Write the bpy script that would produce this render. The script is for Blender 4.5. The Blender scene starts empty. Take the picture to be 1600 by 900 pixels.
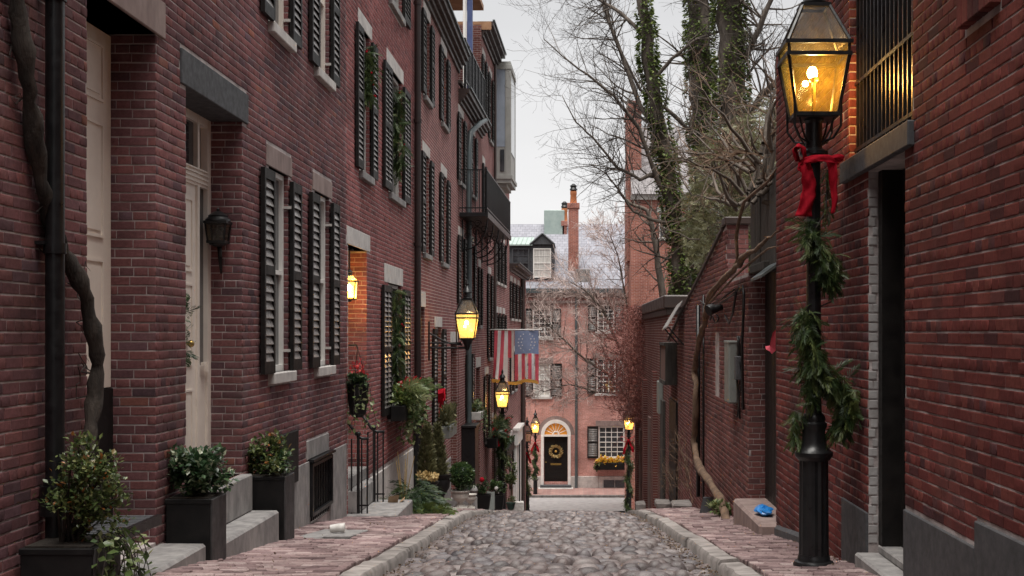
import bpy, math, random
import numpy as np
from math import sin, cos, pi, sqrt, radians, atan2, tan
from mathutils import Vector, Matrix
random.seed(11)
np.random.seed(11)
U = random.uniform
scn = bpy.context.scene
COL = scn.collection

# ------------------------------------------------------------------ camera, world, sun, exposure
FOC = 2000.0                      # focal length in photograph pixels (1600 wide)
cam = bpy.data.cameras.new("camera")
cam.sensor_width = 36.0
cam.lens = 36.0 * FOC / 1600.0
cam.shift_x = -105.0 / 1600.0
cam.shift_y = 69.0 / 1600.0
cam.clip_start = 0.1
cam.clip_end = 3000
camo = bpy.data.objects.new("camera", cam)
COL.objects.link(camo)
camo.location = (0, 0, 0)
camo.rotation_euler = (radians(90), 0, 0)
scn.camera = camo

SUN_EL, SUN_ROT = radians(78), radians(184)
world = bpy.data.worlds.new("World")
scn.world = world
world.use_nodes = True
wn, wl_ = world.node_tree.nodes, world.node_tree.links
wn.clear()
wo = wn.new("ShaderNodeOutputWorld")
bg = wn.new("ShaderNodeBackground")
sky = wn.new("ShaderNodeTexSky")
sky.sky_type = 'NISHITA'
sky.sun_disc = False
sky.sun_elevation = SUN_EL
sky.sun_rotation = SUN_ROT
sky.dust_density = 4.0
sky.air_density = 1.0
hs = wn.new("ShaderNodeHueSaturation")
hs.inputs["Saturation"].default_value = 0.06
wl_.new(sky.outputs[0], hs.inputs["Color"])
# overcast: an even cloud layer laid over the clear sky
mixc = wn.new("ShaderNodeMixRGB")
mixc.inputs[0].default_value = 0.85
wl_.new(hs.outputs[0], mixc.inputs[1])
tcd = wn.new("ShaderNodeTexCoord")
sxz = wn.new("ShaderNodeSeparateXYZ")
wl_.new(tcd.outputs["Generated"], sxz.inputs[0])
crp = wn.new("ShaderNodeValToRGB")                      # paler cloud towards the horizon, greyer overhead
crp.color_ramp.interpolation = 'EASE'
crp.color_ramp.elements[0].position = 0.02; crp.color_ramp.elements[0].color = (.57, .565, .565, 1)
crp.color_ramp.elements[1].position = 0.30; crp.color_ramp.elements[1].color = (.37, .372, .38, 1)
wl_.new(sxz.outputs[2], crp.inputs[0])
cn = wn.new("ShaderNodeTexNoise"); cn.inputs["Scale"].default_value = 2.2; cn.inputs["Detail"].default_value = 5      # faint cloud tone
cmp_ = wn.new("ShaderNodeMapping"); cmp_.inputs["Scale"].default_value = (1, 1, 3.5); wl_.new(tcd.outputs["Generated"], cmp_.inputs["Vector"]); wl_.new(cmp_.outputs[0], cn.inputs["Vector"])
cr2 = wn.new("ShaderNodeMapRange"); cr2.inputs[1].default_value = .3; cr2.inputs[2].default_value = .7; cr2.inputs[3].default_value = 9.1; cr2.inputs[4].default_value = 10.7; wl_.new(cn.outputs[0], cr2.inputs[0])
vm = wn.new("ShaderNodeVectorMath"); vm.operation = 'SCALE'; wl_.new(cr2.outputs[0], vm.inputs[3])
wl_.new(crp.outputs[0], vm.inputs[0])
wl_.new(vm.outputs[0], mixc.inputs[2])
wl_.new(mixc.outputs[0], bg.inputs["Color"])
bg.inputs["Strength"].default_value = 0.1
wl_.new(bg.outputs[0], wo.inputs[0])

sd = bpy.data.lights.new("sun", 'SUN')
sd.energy = 3.4
sd.angle = radians(50)
sd.color = (1, 0.96, 0.9)
so = bpy.data.objects.new("sun", sd)
COL.objects.link(so)
so.rotation_euler = (radians(90) - SUN_EL, 0, radians(180) - SUN_ROT)

scn.view_settings.view_transform = 'Standard'
scn.view_settings.look = 'None'
scn.view_settings.exposure = 0.90
scn.view_settings.gamma = 1.0
scn.cycles.use_denoising = True
scn.cycles.max_bounces = 6
scn.cycles.transparent_max_bounces = 12

# ------------------------------------------------------------------ projection helpers (for reading sizes off the photograph)
def PX(px, Y): return (px - 905) * Y / FOC
def PZ(py, Y): return (519 - py) * Y / FOC
def P(px, py, Y): return Vector((PX(px, Y), Y, PZ(py, Y)))
def proj(p): return 905 + FOC * p[0] / max(p[1], .1), 519 - FOC * p[2] / max(p[1], .1)

# ------------------------------------------------------------------ objects
WL = {}                            # world location of every object built
def tag(o, label=None, cat=None, group=None, kind=None):
    if label: o["label"] = label
    if cat: o["category"] = cat
    if group: o["group"] = group
    if kind: o["kind"] = kind
    return o
def thing(name, loc, label, cat, group=None):
    o = bpy.data.objects.new(name, None)
    COL.objects.link(o)
    o.empty_display_size = 0.2
    o.location = loc
    WL[o.name] = Vector(loc)
    return tag(o, label, cat, group)
def link(name, me, parent=None, loc=None):
    o = bpy.data.objects.new(name, me)
    COL.objects.link(o)
    if parent is not None: o.parent = parent
    return o
def copy_tree(o, loc, label=None, group=None, parent=None, scale=None, rotz=None):
    c = o.copy()
    COL.objects.link(c)
    c.parent = parent
    if parent is None:
        c.location = loc
        WL[c.name] = Vector(loc)
        if scale: c.scale = scale
        if rotz is not None: c.rotation_euler = (0, 0, rotz)
        if label: c["label"] = label
        if group: c["group"] = group
    for ch in list(o.children): copy_tree(ch, None, parent=c)
    return c

from mathutils import noise as mnoise
def roughen(mb, amp, sc, start=0):
    """knots and bark: push the vertices about with noise"""
    for i in range(start, len(mb.v)):
        p = Vector(mb.v[i]); q = mnoise.noise_vector(Vector((p.x * sc, p.y * sc, p.z * sc * .45))) + .5 * mnoise.noise_vector(p * sc * 2.7)
        mb.v[i] = tuple(p + q * amp)
class MB:
    """collects shapes for ONE mesh object"""
    def __init__(s): s.v, s.f, s.m, s.r = [], [], [], []
    def add(s, vs, fs, m=0, r=0.0):
        b = len(s.v)
        s.v += [tuple(p) for p in vs]
        s.r += [r] * len(vs)
        for f in fs:
            s.f.append(tuple(b + i for i in f)); s.m.append(m)
    def box(s, x0, x1, y0, y1, z0, z1, m=0, r=0.0):
        s.obox((0, 0, 0), (1, 0, 0), (0, 1, 0), (0, 0, 1), x0, x1, y0, y1, z0, z1, m, r)
    def obox(s, O, a, b, c, a0, a1, b0, b1, c0, c1, m=0, r=0.0):
        O, a, b, c = Vector(O), Vector(a), Vector(b), Vector(c)
        vs = [O + a * i + b * j + c * k for k in (c0, c1) for j in (b0, b1) for i in (a0, a1)]
        s.add(vs, [(0, 2, 3, 1), (4, 5, 7, 6), (0, 1, 5, 4), (2, 6, 7, 3), (0, 4, 6, 2), (1, 3, 7, 5)], m, r)
    def bbox(s, x0, x1, y0, y1, z0, z1, bv=0.01, m=0, r=0.0, O=(0, 0, 0), a=(1, 0, 0), b=(0, 1, 0), c=(0, 0, 1), j=0.0):
        """bevelled box (24 verts), j = jitter"""
        O, a, b, c = Vector(O), Vector(a), Vector(b), Vector(c)
        bv = min(bv, (x1 - x0) * .4, (y1 - y0) * .4, (z1 - z0) * .4)
        vs, idx = [], {}
        lo, hi = (x0, y0, z0), (x1, y1, z1)
        for sx in (0, 1):
            for sy in (0, 1):
                for sz in (0, 1):
                    sg = (sx, sy, sz)
                    jj = [U(-j, j) for _ in range(3)]
                    for ax in range(3):
                        q = []
                        for k in range(3):
                            e = hi[k] if sg[k] else lo[k]
                            if k != ax: e += -bv if sg[k] else bv
                            q.append(e + jj[k])
                        idx[(sx, sy, sz, ax)] = len(vs)
                        vs.append(O + a * q[0] + b * q[1] + c * q[2])
        fs = []
        for ax in range(3):
            o1, o2 = [k for k in range(3) if k != ax]
            for sd_ in (0, 1):
                ring = []
                for p, q in ((0, 0), (1, 0), (1, 1), (0, 1)):
                    t = [0, 0, 0]; t[ax] = sd_; t[o1] = p; t[o2] = q
                    ring.append(idx[(*t, ax)])
                fs.append(tuple(ring) if (sd_ == 1) == (ax != 1) else tuple(reversed(ring)))
        for ax in range(3):                       # edges parallel to ax
            o1, o2 = [k for k in range(3) if k != ax]
            for p in (0, 1):
                for q in (0, 1):
                    t0 = [0, 0, 0]; t0[o1] = p; t0[o2] = q
                    t1 = list(t0); t1[ax] = 1
                    fs.append((idx[(*t0, o1)], idx[(*t1, o1)], idx[(*t1, o2)], idx[(*t0, o2)]))
        for sx in (0, 1):
            for sy in (0, 1):
                for sz in (0, 1):
                    fs.append((idx[(sx, sy, sz, 0)], idx[(sx, sy, sz, 1)], idx[(sx, sy, sz, 2)]))
        s.add(vs, fs, m, r)
    def tube(s, pts, rad, n=8, m=0, r=0.0, cap=True):
        pts = [Vector(p) for p in pts]
        if not hasattr(rad, '__len__'): rad = [rad] * len(pts)
        rings, up = [], None
        vs = []
        for i, p in enumerate(pts):
            t = (pts[min(i + 1, len(pts) - 1)] - pts[max(i - 1, 0)])
            if t.length < 1e-9: t = Vector((0, 0, 1))
            t.normalize()
            if up is None:
                up = Vector((1, 0, 0)) if abs(t.x) < .8 else Vector((0, 1, 0))
            x = up - t * up.dot(t)
            if x.length < 1e-6: x = t.orthogonal()
            x.normalize(); up = x
            y = t.cross(x)
            for k in range(n):
                a = 2 * pi * k / n
                vs.append(p + (x * cos(a) + y * sin(a)) * rad[i])
        fs = []
        for i in range(len(pts) - 1):
            for k in range(n):
                k2 = (k + 1) % n
                fs.append((i * n + k, i * n + k2, (i + 1) * n + k2, (i + 1) * n + k))
        if cap:
            fs.append(tuple(reversed(range(n))))
            fs.append(tuple((len(pts) - 1) * n + k for k in range(n)))
        s.add(vs, fs, m, r)
    def lathe(s, prof, cx=0, cy=0, n=16, m=0, r=0.0, z0=0, flute=0):
        vs, fs = [], []
        for (rr, z) in prof:
            for k in range(n):
                a = 2 * pi * (k + .5) / n
                q = rr * (1 - flute * (k % 2))
                vs.append((cx + q * cos(a), cy + q * sin(a), z0 + z))
        for i in range(len(prof) - 1):
            for k in range(n):
                k2 = (k + 1) % n
                fs.append((i * n + k, i * n + k2, (i + 1) * n + k2, (i + 1) * n + k))
        fs.append(tuple(reversed(range(n))))
        fs.append(tuple((len(prof) - 1) * n + k for k in range(n)))
        s.add(vs, fs, m, r)
    def ribbon(s, pts, side, w, th=.004, m=0):
        """a band along pts, width along the vector `side`"""
        pts = [Vector(p) for p in pts]
        side = Vector(side).normalized()
        vs, fs = [], []
        for i, p in enumerate(pts):
            t = (pts[min(i + 1, len(pts) - 1)] - pts[max(i - 1, 0)]).normalized()
            nrm = t.cross(side)
            if nrm.length < 1e-6: nrm = Vector((0, 0, 1))
            nrm.normalize()
            ww = w[i] if hasattr(w, '__len__') else w
            for sg, sn in ((-1, -1), (1, -1), (1, 1), (-1, 1)):
                vs.append(p + side * (sg * ww / 2) + nrm * (sn * th / 2))
        for i in range(len(pts) - 1):
            for k in range(4):
                k2 = (k + 1) % 4
                fs.append((i * 4 + k, i * 4 + k2, (i + 1) * 4 + k2, (i + 1) * 4 + k))
        fs.append((3, 2, 1, 0)); e = (len(pts) - 1) * 4
        fs.append((e, e + 1, e + 2, e + 3))
        s.add(vs, fs, m)
    def sphere(s, c, rx, ry=None, rz=None, n=10, k=6, m=0, r=0.0):
        ry = ry or rx; rz = rz or rx
        vs, fs = [], []
        for i in range(k + 1):
            th = pi * i / k
            for q in range(n):
                a = 2 * pi * q / n
                vs.append((c[0] + rx * sin(th) * cos(a), c[1] + ry * sin(th) * sin(a), c[2] + rz * cos(th)))
        for i in range(k):
            for q in range(n):
                q2 = (q + 1) % n
                fs.append((i * n + q, (i + 1) * n + q, (i + 1) * n + q2, i * n + q2))
        s.add(vs, fs, m, r)
    def build(s, name, mats, parent=None, smooth=False, kind=None, origin=None):
        if not isinstance(mats, (list, tuple)): mats = [mats]
        base = WL[parent.name] if parent is not None else Vector(origin or (0, 0, 0))
        me = bpy.data.meshes.new(name)
        me.from_pydata([(x - base.x, y - base.y, z - base.z) for x, y, z in s.v], [], s.f)
        for mm in mats: me.materials.append(mm)
        if any(s.m): me.polygons.foreach_set("material_index", s.m)
        if any(s.r):
            at = me.attributes.new("rnd", 'FLOAT', 'POINT')
            at.data.foreach_set("value", s.r)
        if smooth is True:
            me.polygons.foreach_set("use_smooth", [True] * len(s.f))
        me.update()
        if smooth == 'auto': me.set_sharp_from_angle(angle=radians(35)); me.polygons.foreach_set("use_smooth", [True] * len(s.f))
        o = link(name, me, parent)
        if parent is None: o.location = base
        WL[o.name] = base
        if kind: o["kind"] = kind
        return o

def scatter_mesh(name, tv, tf, mats, locs, rnd, material, parent=None, smooth=False, kind=None, origin=(0, 0, 0)):
    """many copies of one small template joined into ONE mesh. mats (N,3,3): columns are the template's axes"""
    base = np.array(WL[parent.name]) if parent is not None else np.array(origin, float)
    tv = np.array(tv, float); N = len(locs); k = len(tv)
    if N == 0: return None
    vs = np.einsum('nij,kj->nki', np.asarray(mats, float), tv) + np.asarray(locs, float)[:, None, :] - base
    vs = vs.reshape(-1, 3)
    fl = [len(f) for f in tf]
    loop = np.concatenate([np.array(f) for f in tf])
    loops = (np.arange(N)[:, None] * k + loop[None, :]).reshape(-1)
    tot = np.tile(np.array(fl), N)
    start = np.concatenate([[0], np.cumsum(tot)[:-1]])
    me = bpy.data.meshes.new(name)
    me.vertices.add(len(vs)); me.loops.add(len(loops)); me.polygons.add(len(tot))
    me.vertices.foreach_set("co", vs.astype(np.float32).reshape(-1))
    me.loops.foreach_set("vertex_index", loops.astype(np.int32))
    me.polygons.foreach_set("loop_start", start.astype(np.int32))
    me.polygons.foreach_set("loop_total", tot.astype(np.int32))
    if smooth: me.polygons.foreach_set("use_smooth", np.ones(len(tot), bool))
    me.materials.append(material)
    at = me.attributes.new("rnd", 'FLOAT', 'POINT')
    at.data.foreach_set("value", np.repeat(np.asarray(rnd, float), k).astype(np.float32))
    me.update(calc_edges=True)
    me.validate()
    o = link(name, me, parent)
    if parent is None: o.location = base
    WL[o.name] = Vector(base)
    if kind: o["kind"] = kind
    return o

# ------------------------------------------------------------------ materials
def newmat(name):
    m = bpy.data.materials.new(name)
    m.use_nodes = True
    nt = m.node_tree
    return m, nt.nodes, nt.links, nt.nodes["Principled BSDF"]
def rgba(c): return (c[0], c[1], c[2], 1)
def ramp(N, cols):
    r = N.new("ShaderNodeValToRGB")
    e = r.color_ramp.elements
    while len(e) > 1: e.remove(e[-1])
    e[0].position = cols[0][0]; e[0].color = rgba(cols[0][1])
    for p, c in cols[1:]:
        q = e.new(p); q.color = rgba(c)
    return r
def rnd_node(N, L):
    a = N.new("ShaderNodeAttribute"); a.attribute_name = "rnd"; a.attribute_type = 'GEOMETRY'
    b = N.new("ShaderNodeAttribute"); b.attribute_name = "rnd"; b.attribute_type = 'OBJECT'
    ad = N.new("ShaderNodeMath"); ad.operation = 'ADD'
    L.new(a.outputs["Fac"], ad.inputs[0]); L.new(b.outputs["Fac"], ad.inputs[1])
    return ad.outputs[0]
def noise(N, L, vec, scale, detail=4, rough=.55, dim='3D'):
    t = N.new("ShaderNodeTexNoise")
    t.inputs["Scale"].default_value = scale
    t.inputs["Detail"].default_value = detail
    t.inputs["Roughness"].default_value = rough
    if vec is not None: L.new(vec, t.inputs["Vector"])
    return t
def mapr(N, L, val, a, b, c, d):
    m = N.new("ShaderNodeMapRange")
    m.inputs[1].default_value, m.inputs[2].default_value, m.inputs[3].default_value, m.inputs[4].default_value = a, b, c, d
    L.new(val, m.inputs[0])
    return m.outputs[0]
def mixrgb(N, L, fac, c1, c2, mode='MIX'):
    m = N.new("ShaderNodeMixRGB"); m.blend_type = mode
    for i, x in ((0, fac), (1, c1), (2, c2)):
        if isinstance(x, (int, float)): m.inputs[i].default_value = x
        elif isinstance(x, tuple): m.inputs[i].default_value = rgba(x)
        else: L.new(x, m.inputs[i])
    return m.outputs[0]
def bumpn(N, L, h, strength, dist, bsdf):
    b = N.new("ShaderNodeBump")
    b.inputs["Strength"].default_value = strength
    b.inputs["Distance"].default_value = dist
    L.new(h, b.inputs["Height"])
    L.new(b.outputs[0], bsdf.inputs["Normal"])
def posn(N, L, sc=None):
    g = N.new("ShaderNodeNewGeometry")
    if sc is None: return g.outputs["Position"]
    m = N.new("ShaderNodeMapping"); m.vector_type = 'POINT'
    m.inputs["Scale"].default_value = sc
    L.new(g.outputs["Position"], m.inputs["Vector"])
    return m.outputs[0]

def M(name, c1, c2=None, scale=6, rough=.6, bump=.0, bscale=40, bdist=.004, metal=0., spec=.5, detail=5, stretch=None, var=0.):
    """plain surface: two colours blended by noise, grain as bump, optional per-piece variation from rnd"""
    m, N, L, b = newmat(name)
    v = posn(N, L, stretch)
    n = noise(N, L, v, scale, detail, .6)
    c2 = c2 or tuple(x * .72 for x in c1)
    col = mixrgb(N, L, mapr(N, L, n.outputs[0], .35, .65, 0, 1), c1, c2)
    if var:
        k = mapr(N, L, rnd_node(N, L), 0, 1, 1 - var, 1 + var)
        h = N.new("ShaderNodeHueSaturation"); L.new(col, h.inputs["Color"]); L.new(k, h.inputs["Value"])
        col = h.outputs[0]
    L.new(col, b.inputs["Base Color"])
    b.inputs["Roughness"].default_value = rough
    L.new(mapr(N, L, n.outputs[0], .3, .7, max(.02, rough - .1), min(1, rough + .1)), b.inputs["Roughness"])
    b.inputs["Metallic"].default_value = metal
    b.inputs["Specular IOR Level"].default_value = spec
    if bump:
        n2 = noise(N, L, v, bscale, 5, .65)
        bumpn(N, L, n2.outputs[0], bump, bdist, b)
    return m

def brick_mat(name, cols, soot=.35, pale=.12, val=1.0):
    m, N, L, b = newmat(name)
    rn = rnd_node(N, L)
    r = ramp(N, cols); r.color_ramp.interpolation = 'LINEAR'
    L.new(rn, r.inputs[0])
    v = posn(N, L)
    fine = noise(N, L, v, 38, 6, .7)
    c = mixrgb(N, L, 1.0, r.outputs[0], mapr(N, L, fine.outputs[0], .25, .75, .62, 1.3), 'MULTIPLY')
    big = noise(N, L, v, .9, 4, .6)
    c = mixrgb(N, L, mapr(N, L, big.outputs[0], .5, .72, 0, soot), c, (.030, .022, .022))
    pat = noise(N, L, posn(N, L, (.8, .8, 1.1)), .75, 3, .5)                # relaid, paler patches
    c = mixrgb(N, L, 1.0, c, mapr(N, L, pat.outputs[0], .52, .60, 1.0, 1.32), 'MULTIPLY')
    vs = posn(N, L, (2.2, 2.2, .35))
    streak = noise(N, L, vs, 1.7, 5, .65)
    c = mixrgb(N, L, mapr(N, L, streak.outputs[0], .55, .78, 0, pale), c, (.42, .36, .34))
    speck = noise(N, L, v, 90, 3, .6)
    c = mixrgb(N, L, mapr(N, L, speck.outputs[0], .68, .78, 0, .35), c, (.02, .014, .014))
    L.new(c, b.inputs["Base Color"])
    b.inputs["Roughness"].default_value = .9
    b.inputs["Specular IOR Level"].default_value = .10
    hb = noise(N, L, v, 60, 6, .75)
    bumpn(N, L, hb.outputs[0], .55, .006, b)
    return m

def brick_tex(name, c1, c2, mortar, axis='Y', row=.068, width=.214, msize=.012, vary=.3):
    """far walls: courses laid by the Brick Texture with relief, along world axis + height"""
    m, N, L, b = newmat(name)
    g = N.new("ShaderNodeNewGeometry")
    s = N.new("ShaderNodeSeparateXYZ"); L.new(g.outputs["Position"], s.inputs[0])
    cb = N.new("ShaderNodeCombineXYZ")
    L.new(s.outputs[axis], cb.inputs[0]); L.new(s.outputs["Z"], cb.inputs[1])
    t = N.new("ShaderNodeTexBrick")
    L.new(cb.outputs[0], t.inputs["Vector"])
    t.inputs["Scale"].default_value = 1
    t.inputs["Brick Width"].default_value = width
    t.inputs["Row Height"].default_value = row
    t.inputs["Mortar Size"].default_value = msize * .5
    t.inputs["Mortar Smooth"].default_value = .2
    t.inputs["Bias"].default_value = -.1
    t.inputs["Color1"].default_value = rgba(c1); t.inputs["Color2"].default_value = rgba(c2)
    t.inputs["Mortar"].default_value = rgba(mortar)
    n = noise(N, L, g.outputs["Position"], 1.1, 5, .65)
    c = mixrgb(N, L, 1.0, t.outputs[0], mapr(N, L, n.outputs[0], .3, .7, 1 - vary, 1 + vary * .6), 'MULTIPLY')
    n3 = noise(N, L, g.outputs["Position"], 22, 5, .7)
    c = mixrgb(N, L, 1.0, c, mapr(N, L, n3.outputs[0], .3, .7, .75, 1.2), 'MULTIPLY')
    L.new(c, b.inputs["Base Color"])
    b.inputs["Roughness"].default_value = .85
    b.inputs["Specular IOR Level"].default_value = .10
    inv = N.new("ShaderNodeMath"); inv.operation = 'SUBTRACT'; inv.inputs[0].default_value = 1
    L.new(t.outputs["Fac"], inv.inputs[1])
    bumpn(N, L, inv.outputs[0], .8, .008, b)
    return m

def leaf_mat(name, cols, rough=.45, trans=.25):
    m, N, L, b = newmat(name)
    r = ramp(N, cols); L.new(rnd_node(N, L), r.inputs[0])
    n = noise(N, L, posn(N, L), 30, 2)
    c = mixrgb(N, L, 1.0, r.outputs[0], mapr(N, L, n.outputs[0], .3, .7, .75, 1.25), 'MULTIPLY')
    L.new(c, b.inputs["Base Color"])
    b.inputs["Roughness"].default_value = rough
    out = N["Material Output"]
    tr = N.new("ShaderNodeBsdfTranslucent"); L.new(c, tr.inputs[0])
    mx = N.new("ShaderNodeMixShader"); mx.inputs[0].default_value = trans
    L.new(b.outputs[0], mx.inputs[1]); L.new(tr.outputs[0], mx.inputs[2])
    L.new(mx.outputs[0], out.inputs[0])
    return m

def glass_mat(name, col=(.02, .022, .025), rough=.06):
    m, N, L, b = newmat(name)
    n = noise(N, L, posn(N, L), 3.5, 3)
    c = mixrgb(N, L, mapr(N, L, n.outputs[0], .35, .65, 0, 1), col, tuple(x * 2.6 + .012 for x in col))
    L.new(c, b.inputs["Base Color"])
    b.inputs["Roughness"].default_value = rough
    b.inputs["Specular IOR Level"].default_value = .8
    bumpn(N, L, n.outputs[0], .12, .02, b)
    return m
def emit_mat(name, col, strength):
    m, N, L, b = newmat(name)
    b.inputs["Base Color"].default_value = rgba(col)
    b.inputs["Emission Color"].default_value = rgba(col)
    b.inputs["Emission Strength"].default_value = strength
    return m
def roofglass_mat():
    m, N, L, b = newmat("lamp_roof_glass")
    n = noise(N, L, posn(N, L), 12, 5, .7)
    L.new(mixrgb(N, L, n.outputs[0], (.05, .052, .058), (.15, .15, .155)), b.inputs["Base Color"])
    b.inputs["Roughness"].default_value = .12
    tp = N.new("ShaderNodeBsdfTransparent"); tp.inputs[0].default_value = (.9, .88, .84, 1)
    mx = N.new("ShaderNodeMixShader"); L.new(mapr(N, L, n.outputs[0], .3, .7, .35, .65), mx.inputs[0])
    L.new(tp.outputs[0], mx.inputs[1]); L.new(b.outputs[0], mx.inputs[2]); L.new(mx.outputs[0], N["Material Output"].inputs[0])
    return m
def lampglass_mat(name, col, tr=.45, em=.6, tl_k=1.0):
    """dusty lamp glass: lets light through, scatters some of the flame's light"""
    m, N, L, b = newmat(name)
    n = noise(N, L, posn(N, L), 14, 6, .7)
    out = N["Material Output"]
    tp = N.new("ShaderNodeBsdfTransparent"); tp.inputs[0].default_value = (1, .93, .75, 1)
    tl = N.new("ShaderNodeBsdfTranslucent"); tl.inputs[0].default_value = rgba(tuple(x * tl_k for x in col))
    b.inputs["Base Color"].default_value = rgba(tuple(x * .25 for x in col))
    b.inputs["Roughness"].default_value = .15
    b.inputs["Emission Color"].default_value = rgba(col)
    L.new(mapr(N, L, n.outputs[0], .3, .7, em * .5, em * 1.4), b.inputs["Emission Strength"])  # weak glow put into the panes for the flame behind them
    m1 = N.new("ShaderNodeMixShader"); m1.inputs[0].default_value = .5
    L.new(tl.outputs[0], m1.inputs[1]); L.new(b.outputs[0], m1.inputs[2])
    m2 = N.new("ShaderNodeMixShader"); L.new(mapr(N, L, n.outputs[0], .3, .7, 1 - tr + .2, 1 - tr - .1), m2.inputs[0])
    L.new(tp.outputs[0], m2.inputs[1]); L.new(m1.outputs[0], m2.inputs[2])
    L.new(m2.outputs[0], out.inputs[0])
    return m

D = {}
D['brickL1'] = brick_mat("brick_plum", [(0, (.085, .052, .060)), (.10, (.132, .065, .070)), (.5, (.172, .076, .079)), (.85, (.196, .083, .080)), (.96, (.125, .077, .092)), (1, (.24, .095, .07))], soot=.75, pale=.18)
D['brickL2'] = brick_mat("brick_rose", [(0, (.14, .060, .062)), (.12, (.23, .088, .088)), (.7, (.28, .105, .100)), (1, (.19, .080, .082))], soot=.3, pale=.16)
D['brickR'] = brick_mat("brick_rust", [(0, (.065, .028, .031)), (.10, (.115, .033, .031)), (.6, (.150, .040, .036)), (.92, (.175, .054, .045)), (1, (.090, .042, .047))], soot=.65, pale=.06)
D['brickG'] = brick_mat("brick_garden", [(0, (.065, .038, .039)), (.15, (.145, .060, .057)), (.7, (.185, .076, .070)), (1, (.11, .058, .058))], soot=.45, pale=.22)
D['paintedbrick'] = M("white_painted_brick", (.44, .43, .43), (.30, .285, .28), 9, .7, .3)
D['mortarL'] = M("mortar_pale", (.52, .46, .45), (.27, .235, .23), 5, .95, .5, 80)
D['mortar'] = M("mortar", (.46, .40, .38), (.22, .19, .18), 5, .95, .5, 80)
D['btL'] = brick_tex("brick_courses_rose", (.29, .108, .103), (.195, .072, .073), (.58, .50, .47))
D['btL1'] = brick_tex("brick_courses_plum", (.20, .080, .080), (.15, .064, .066), (.42, .36, .35))
D['btR'] = brick_tex("brick_courses_rust", (.17, .058, .049), (.12, .042, .039), (.34, .29, .27))
D['btLx'] = brick_tex("brick_side_courses", (.23, .088, .076), (.14, .054, .05), (.42, .34, .32), 'X')
D['btRx'] = brick_tex("brick_cross_courses", (.21, .075, .062), (.13, .048, .044), (.42, .36, .33), 'X')
D['btF'] = brick_tex("brick_courses_salmon", (.60, .305, .265), (.50, .23, .195), (.64, .48, .44), 'X')
D['btS'] = brick_tex("brick_courses_orange", (.42, .16, .115), (.31, .11, .085), (.50, .38, .34), 'X')
D['btSy'] = brick_tex("brick_courses_orange_flank", (.46, .20, .15), (.36, .14, .11), (.50, .38, .34), 'Y')
D['granite'] = M("granite", (.36, .345, .335), (.21, .20, .20), 7, .85, .5, 70, .006, stretch=(1, 1, .6), var=.12)
D['granite_dark'] = M("granite_dark", (.070, .072, .080), (.045, .046, .05), 14, .75, .4, 90)
D['brownstone'] = M("brownstone", (.30, .225, .205), (.20, .145, .135), 5, .85, .4, 60, stretch=(1, 1, .5))
D['palestone'] = M("pale_stone", (.58, .55, .52), (.42, .395, .38), 6, .85, .4, 60)
D['kerb'] = M("kerb_granite", (.31, .28, .265), (.15, .135, .127), 4, .85, .6, 45, .008, var=.2)
D['blackpaint'] = M("black_shutter_paint", (.009, .008, .008), (.016, .014, .013), 10, .5, .25, 50, .003, spec=.22)
D['slat'] = M("slat_highlight_paint", (.27, .25, .24), (.15, .138, .132), 9, .30, .15, 60, .002, spec=.9)  # pale slats: highlights on black louvres put into the colour
D['iron'] = M("black_iron", (.006, .006, .007), (.012, .012, .013), 14, .36, .35, 60, .003, spec=.42)
D['rustpipe'] = M("brown_downpipe", (.030, .017, .016), (.020, .013, .013), 5, .45, .2, 40, spec=.3)
D['greypipe'] = M("grey_green_pipe", (.085, .105, .11), (.05, .062, .066), 4, .45, .2, 40, stretch=(1, 1, .4))
D['whitepaint'] = M("white_paint", (.80, .78, .75), (.72, .70, .67), 4, .5, .15, 30)
D['creampaint'] = M("cream_paint", (.84, .76, .68), (.74, .66, .59), 3, .5, .15, 30)
D['greypaint'] = M("grey_oriel_paint", (.40, .40, .38), (.33, .33, .31), 2.5, .55, .15, 30)
D['bluegrey'] = M("blue_grey_cladding", (.36, .42, .50), (.30, .35, .42), 2.5, .55, .15, 30)
D['browntrim'] = M("brown_trim", (.058, .036, .030), (.036, .024, .022), 4, .5, .2, 30)
D['woodbeam'] = M("raw_wood", (.40, .22, .12), (.30, .15, .08), 4, .7, .2, 30)
D['bluepost'] = M("blue_post", (.11, .15, .33), (.08, .11, .26), 4, .6, .1)
D['glass'] = glass_mat("window_glass")
D['curtain'] = M("curtain", (.62, .60, .56), (.42, .41, .39), 5, .8, stretch=(6, 6, .4))
D['warmglass'] = emit_mat("lit_fanlight_glass", (.60, .24, .03), .10)
D['brass'] = M("brass", (.55, .38, .12), (.45, .30, .09), 20, .3, metal=.9)
D['bark'] = M("bark", (.135, .108, .088), (.065, .052, .042), 9, .9, 1.0, 26, .02, stretch=(1, 1, .3))
D['barkpale'] = M("vine_bark", (.21, .135, .088), (.10, .064, .044), 8, .9, 1.0, 30, .012, stretch=(1, 1, .25))
D['barkdark'] = M("dark_vine_bark", (.055, .040, .031), (.022, .017, .014), 14, .9, 1.0, 34, .02, stretch=(1, 1, .22))
D['twig'] = M("twig_bark", (.060, .047, .042), (.034, .028, .025), 9, .9)
D['twigpale'] = M("pale_twig_bark", (.60, .49, .45), (.44, .34, .31), 4, .9)
D['redtwig'] = M("red_twig", (.22, .085, .065), (.13, .055, .045), 5, .9)
D['holly'] = leaf_mat("variegated_leaf", [(0, (.022, .050, .022)), (.5, (.040, .085, .035)), (.8, (.08, .13, .06)), (.92, (.36, .40, .26)), (1, (.42, .45, .32))], .3)
D['rose'] = leaf_mat("shrub_leaf", [(0, (.045, .07, .025)), (.4, (.085, .125, .04)), (.8, (.15, .18, .06)), (.93, (.24, .24, .10)), (.97, (.30, .10, .03)), (1, (.40, .16, .04))], .35)
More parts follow.
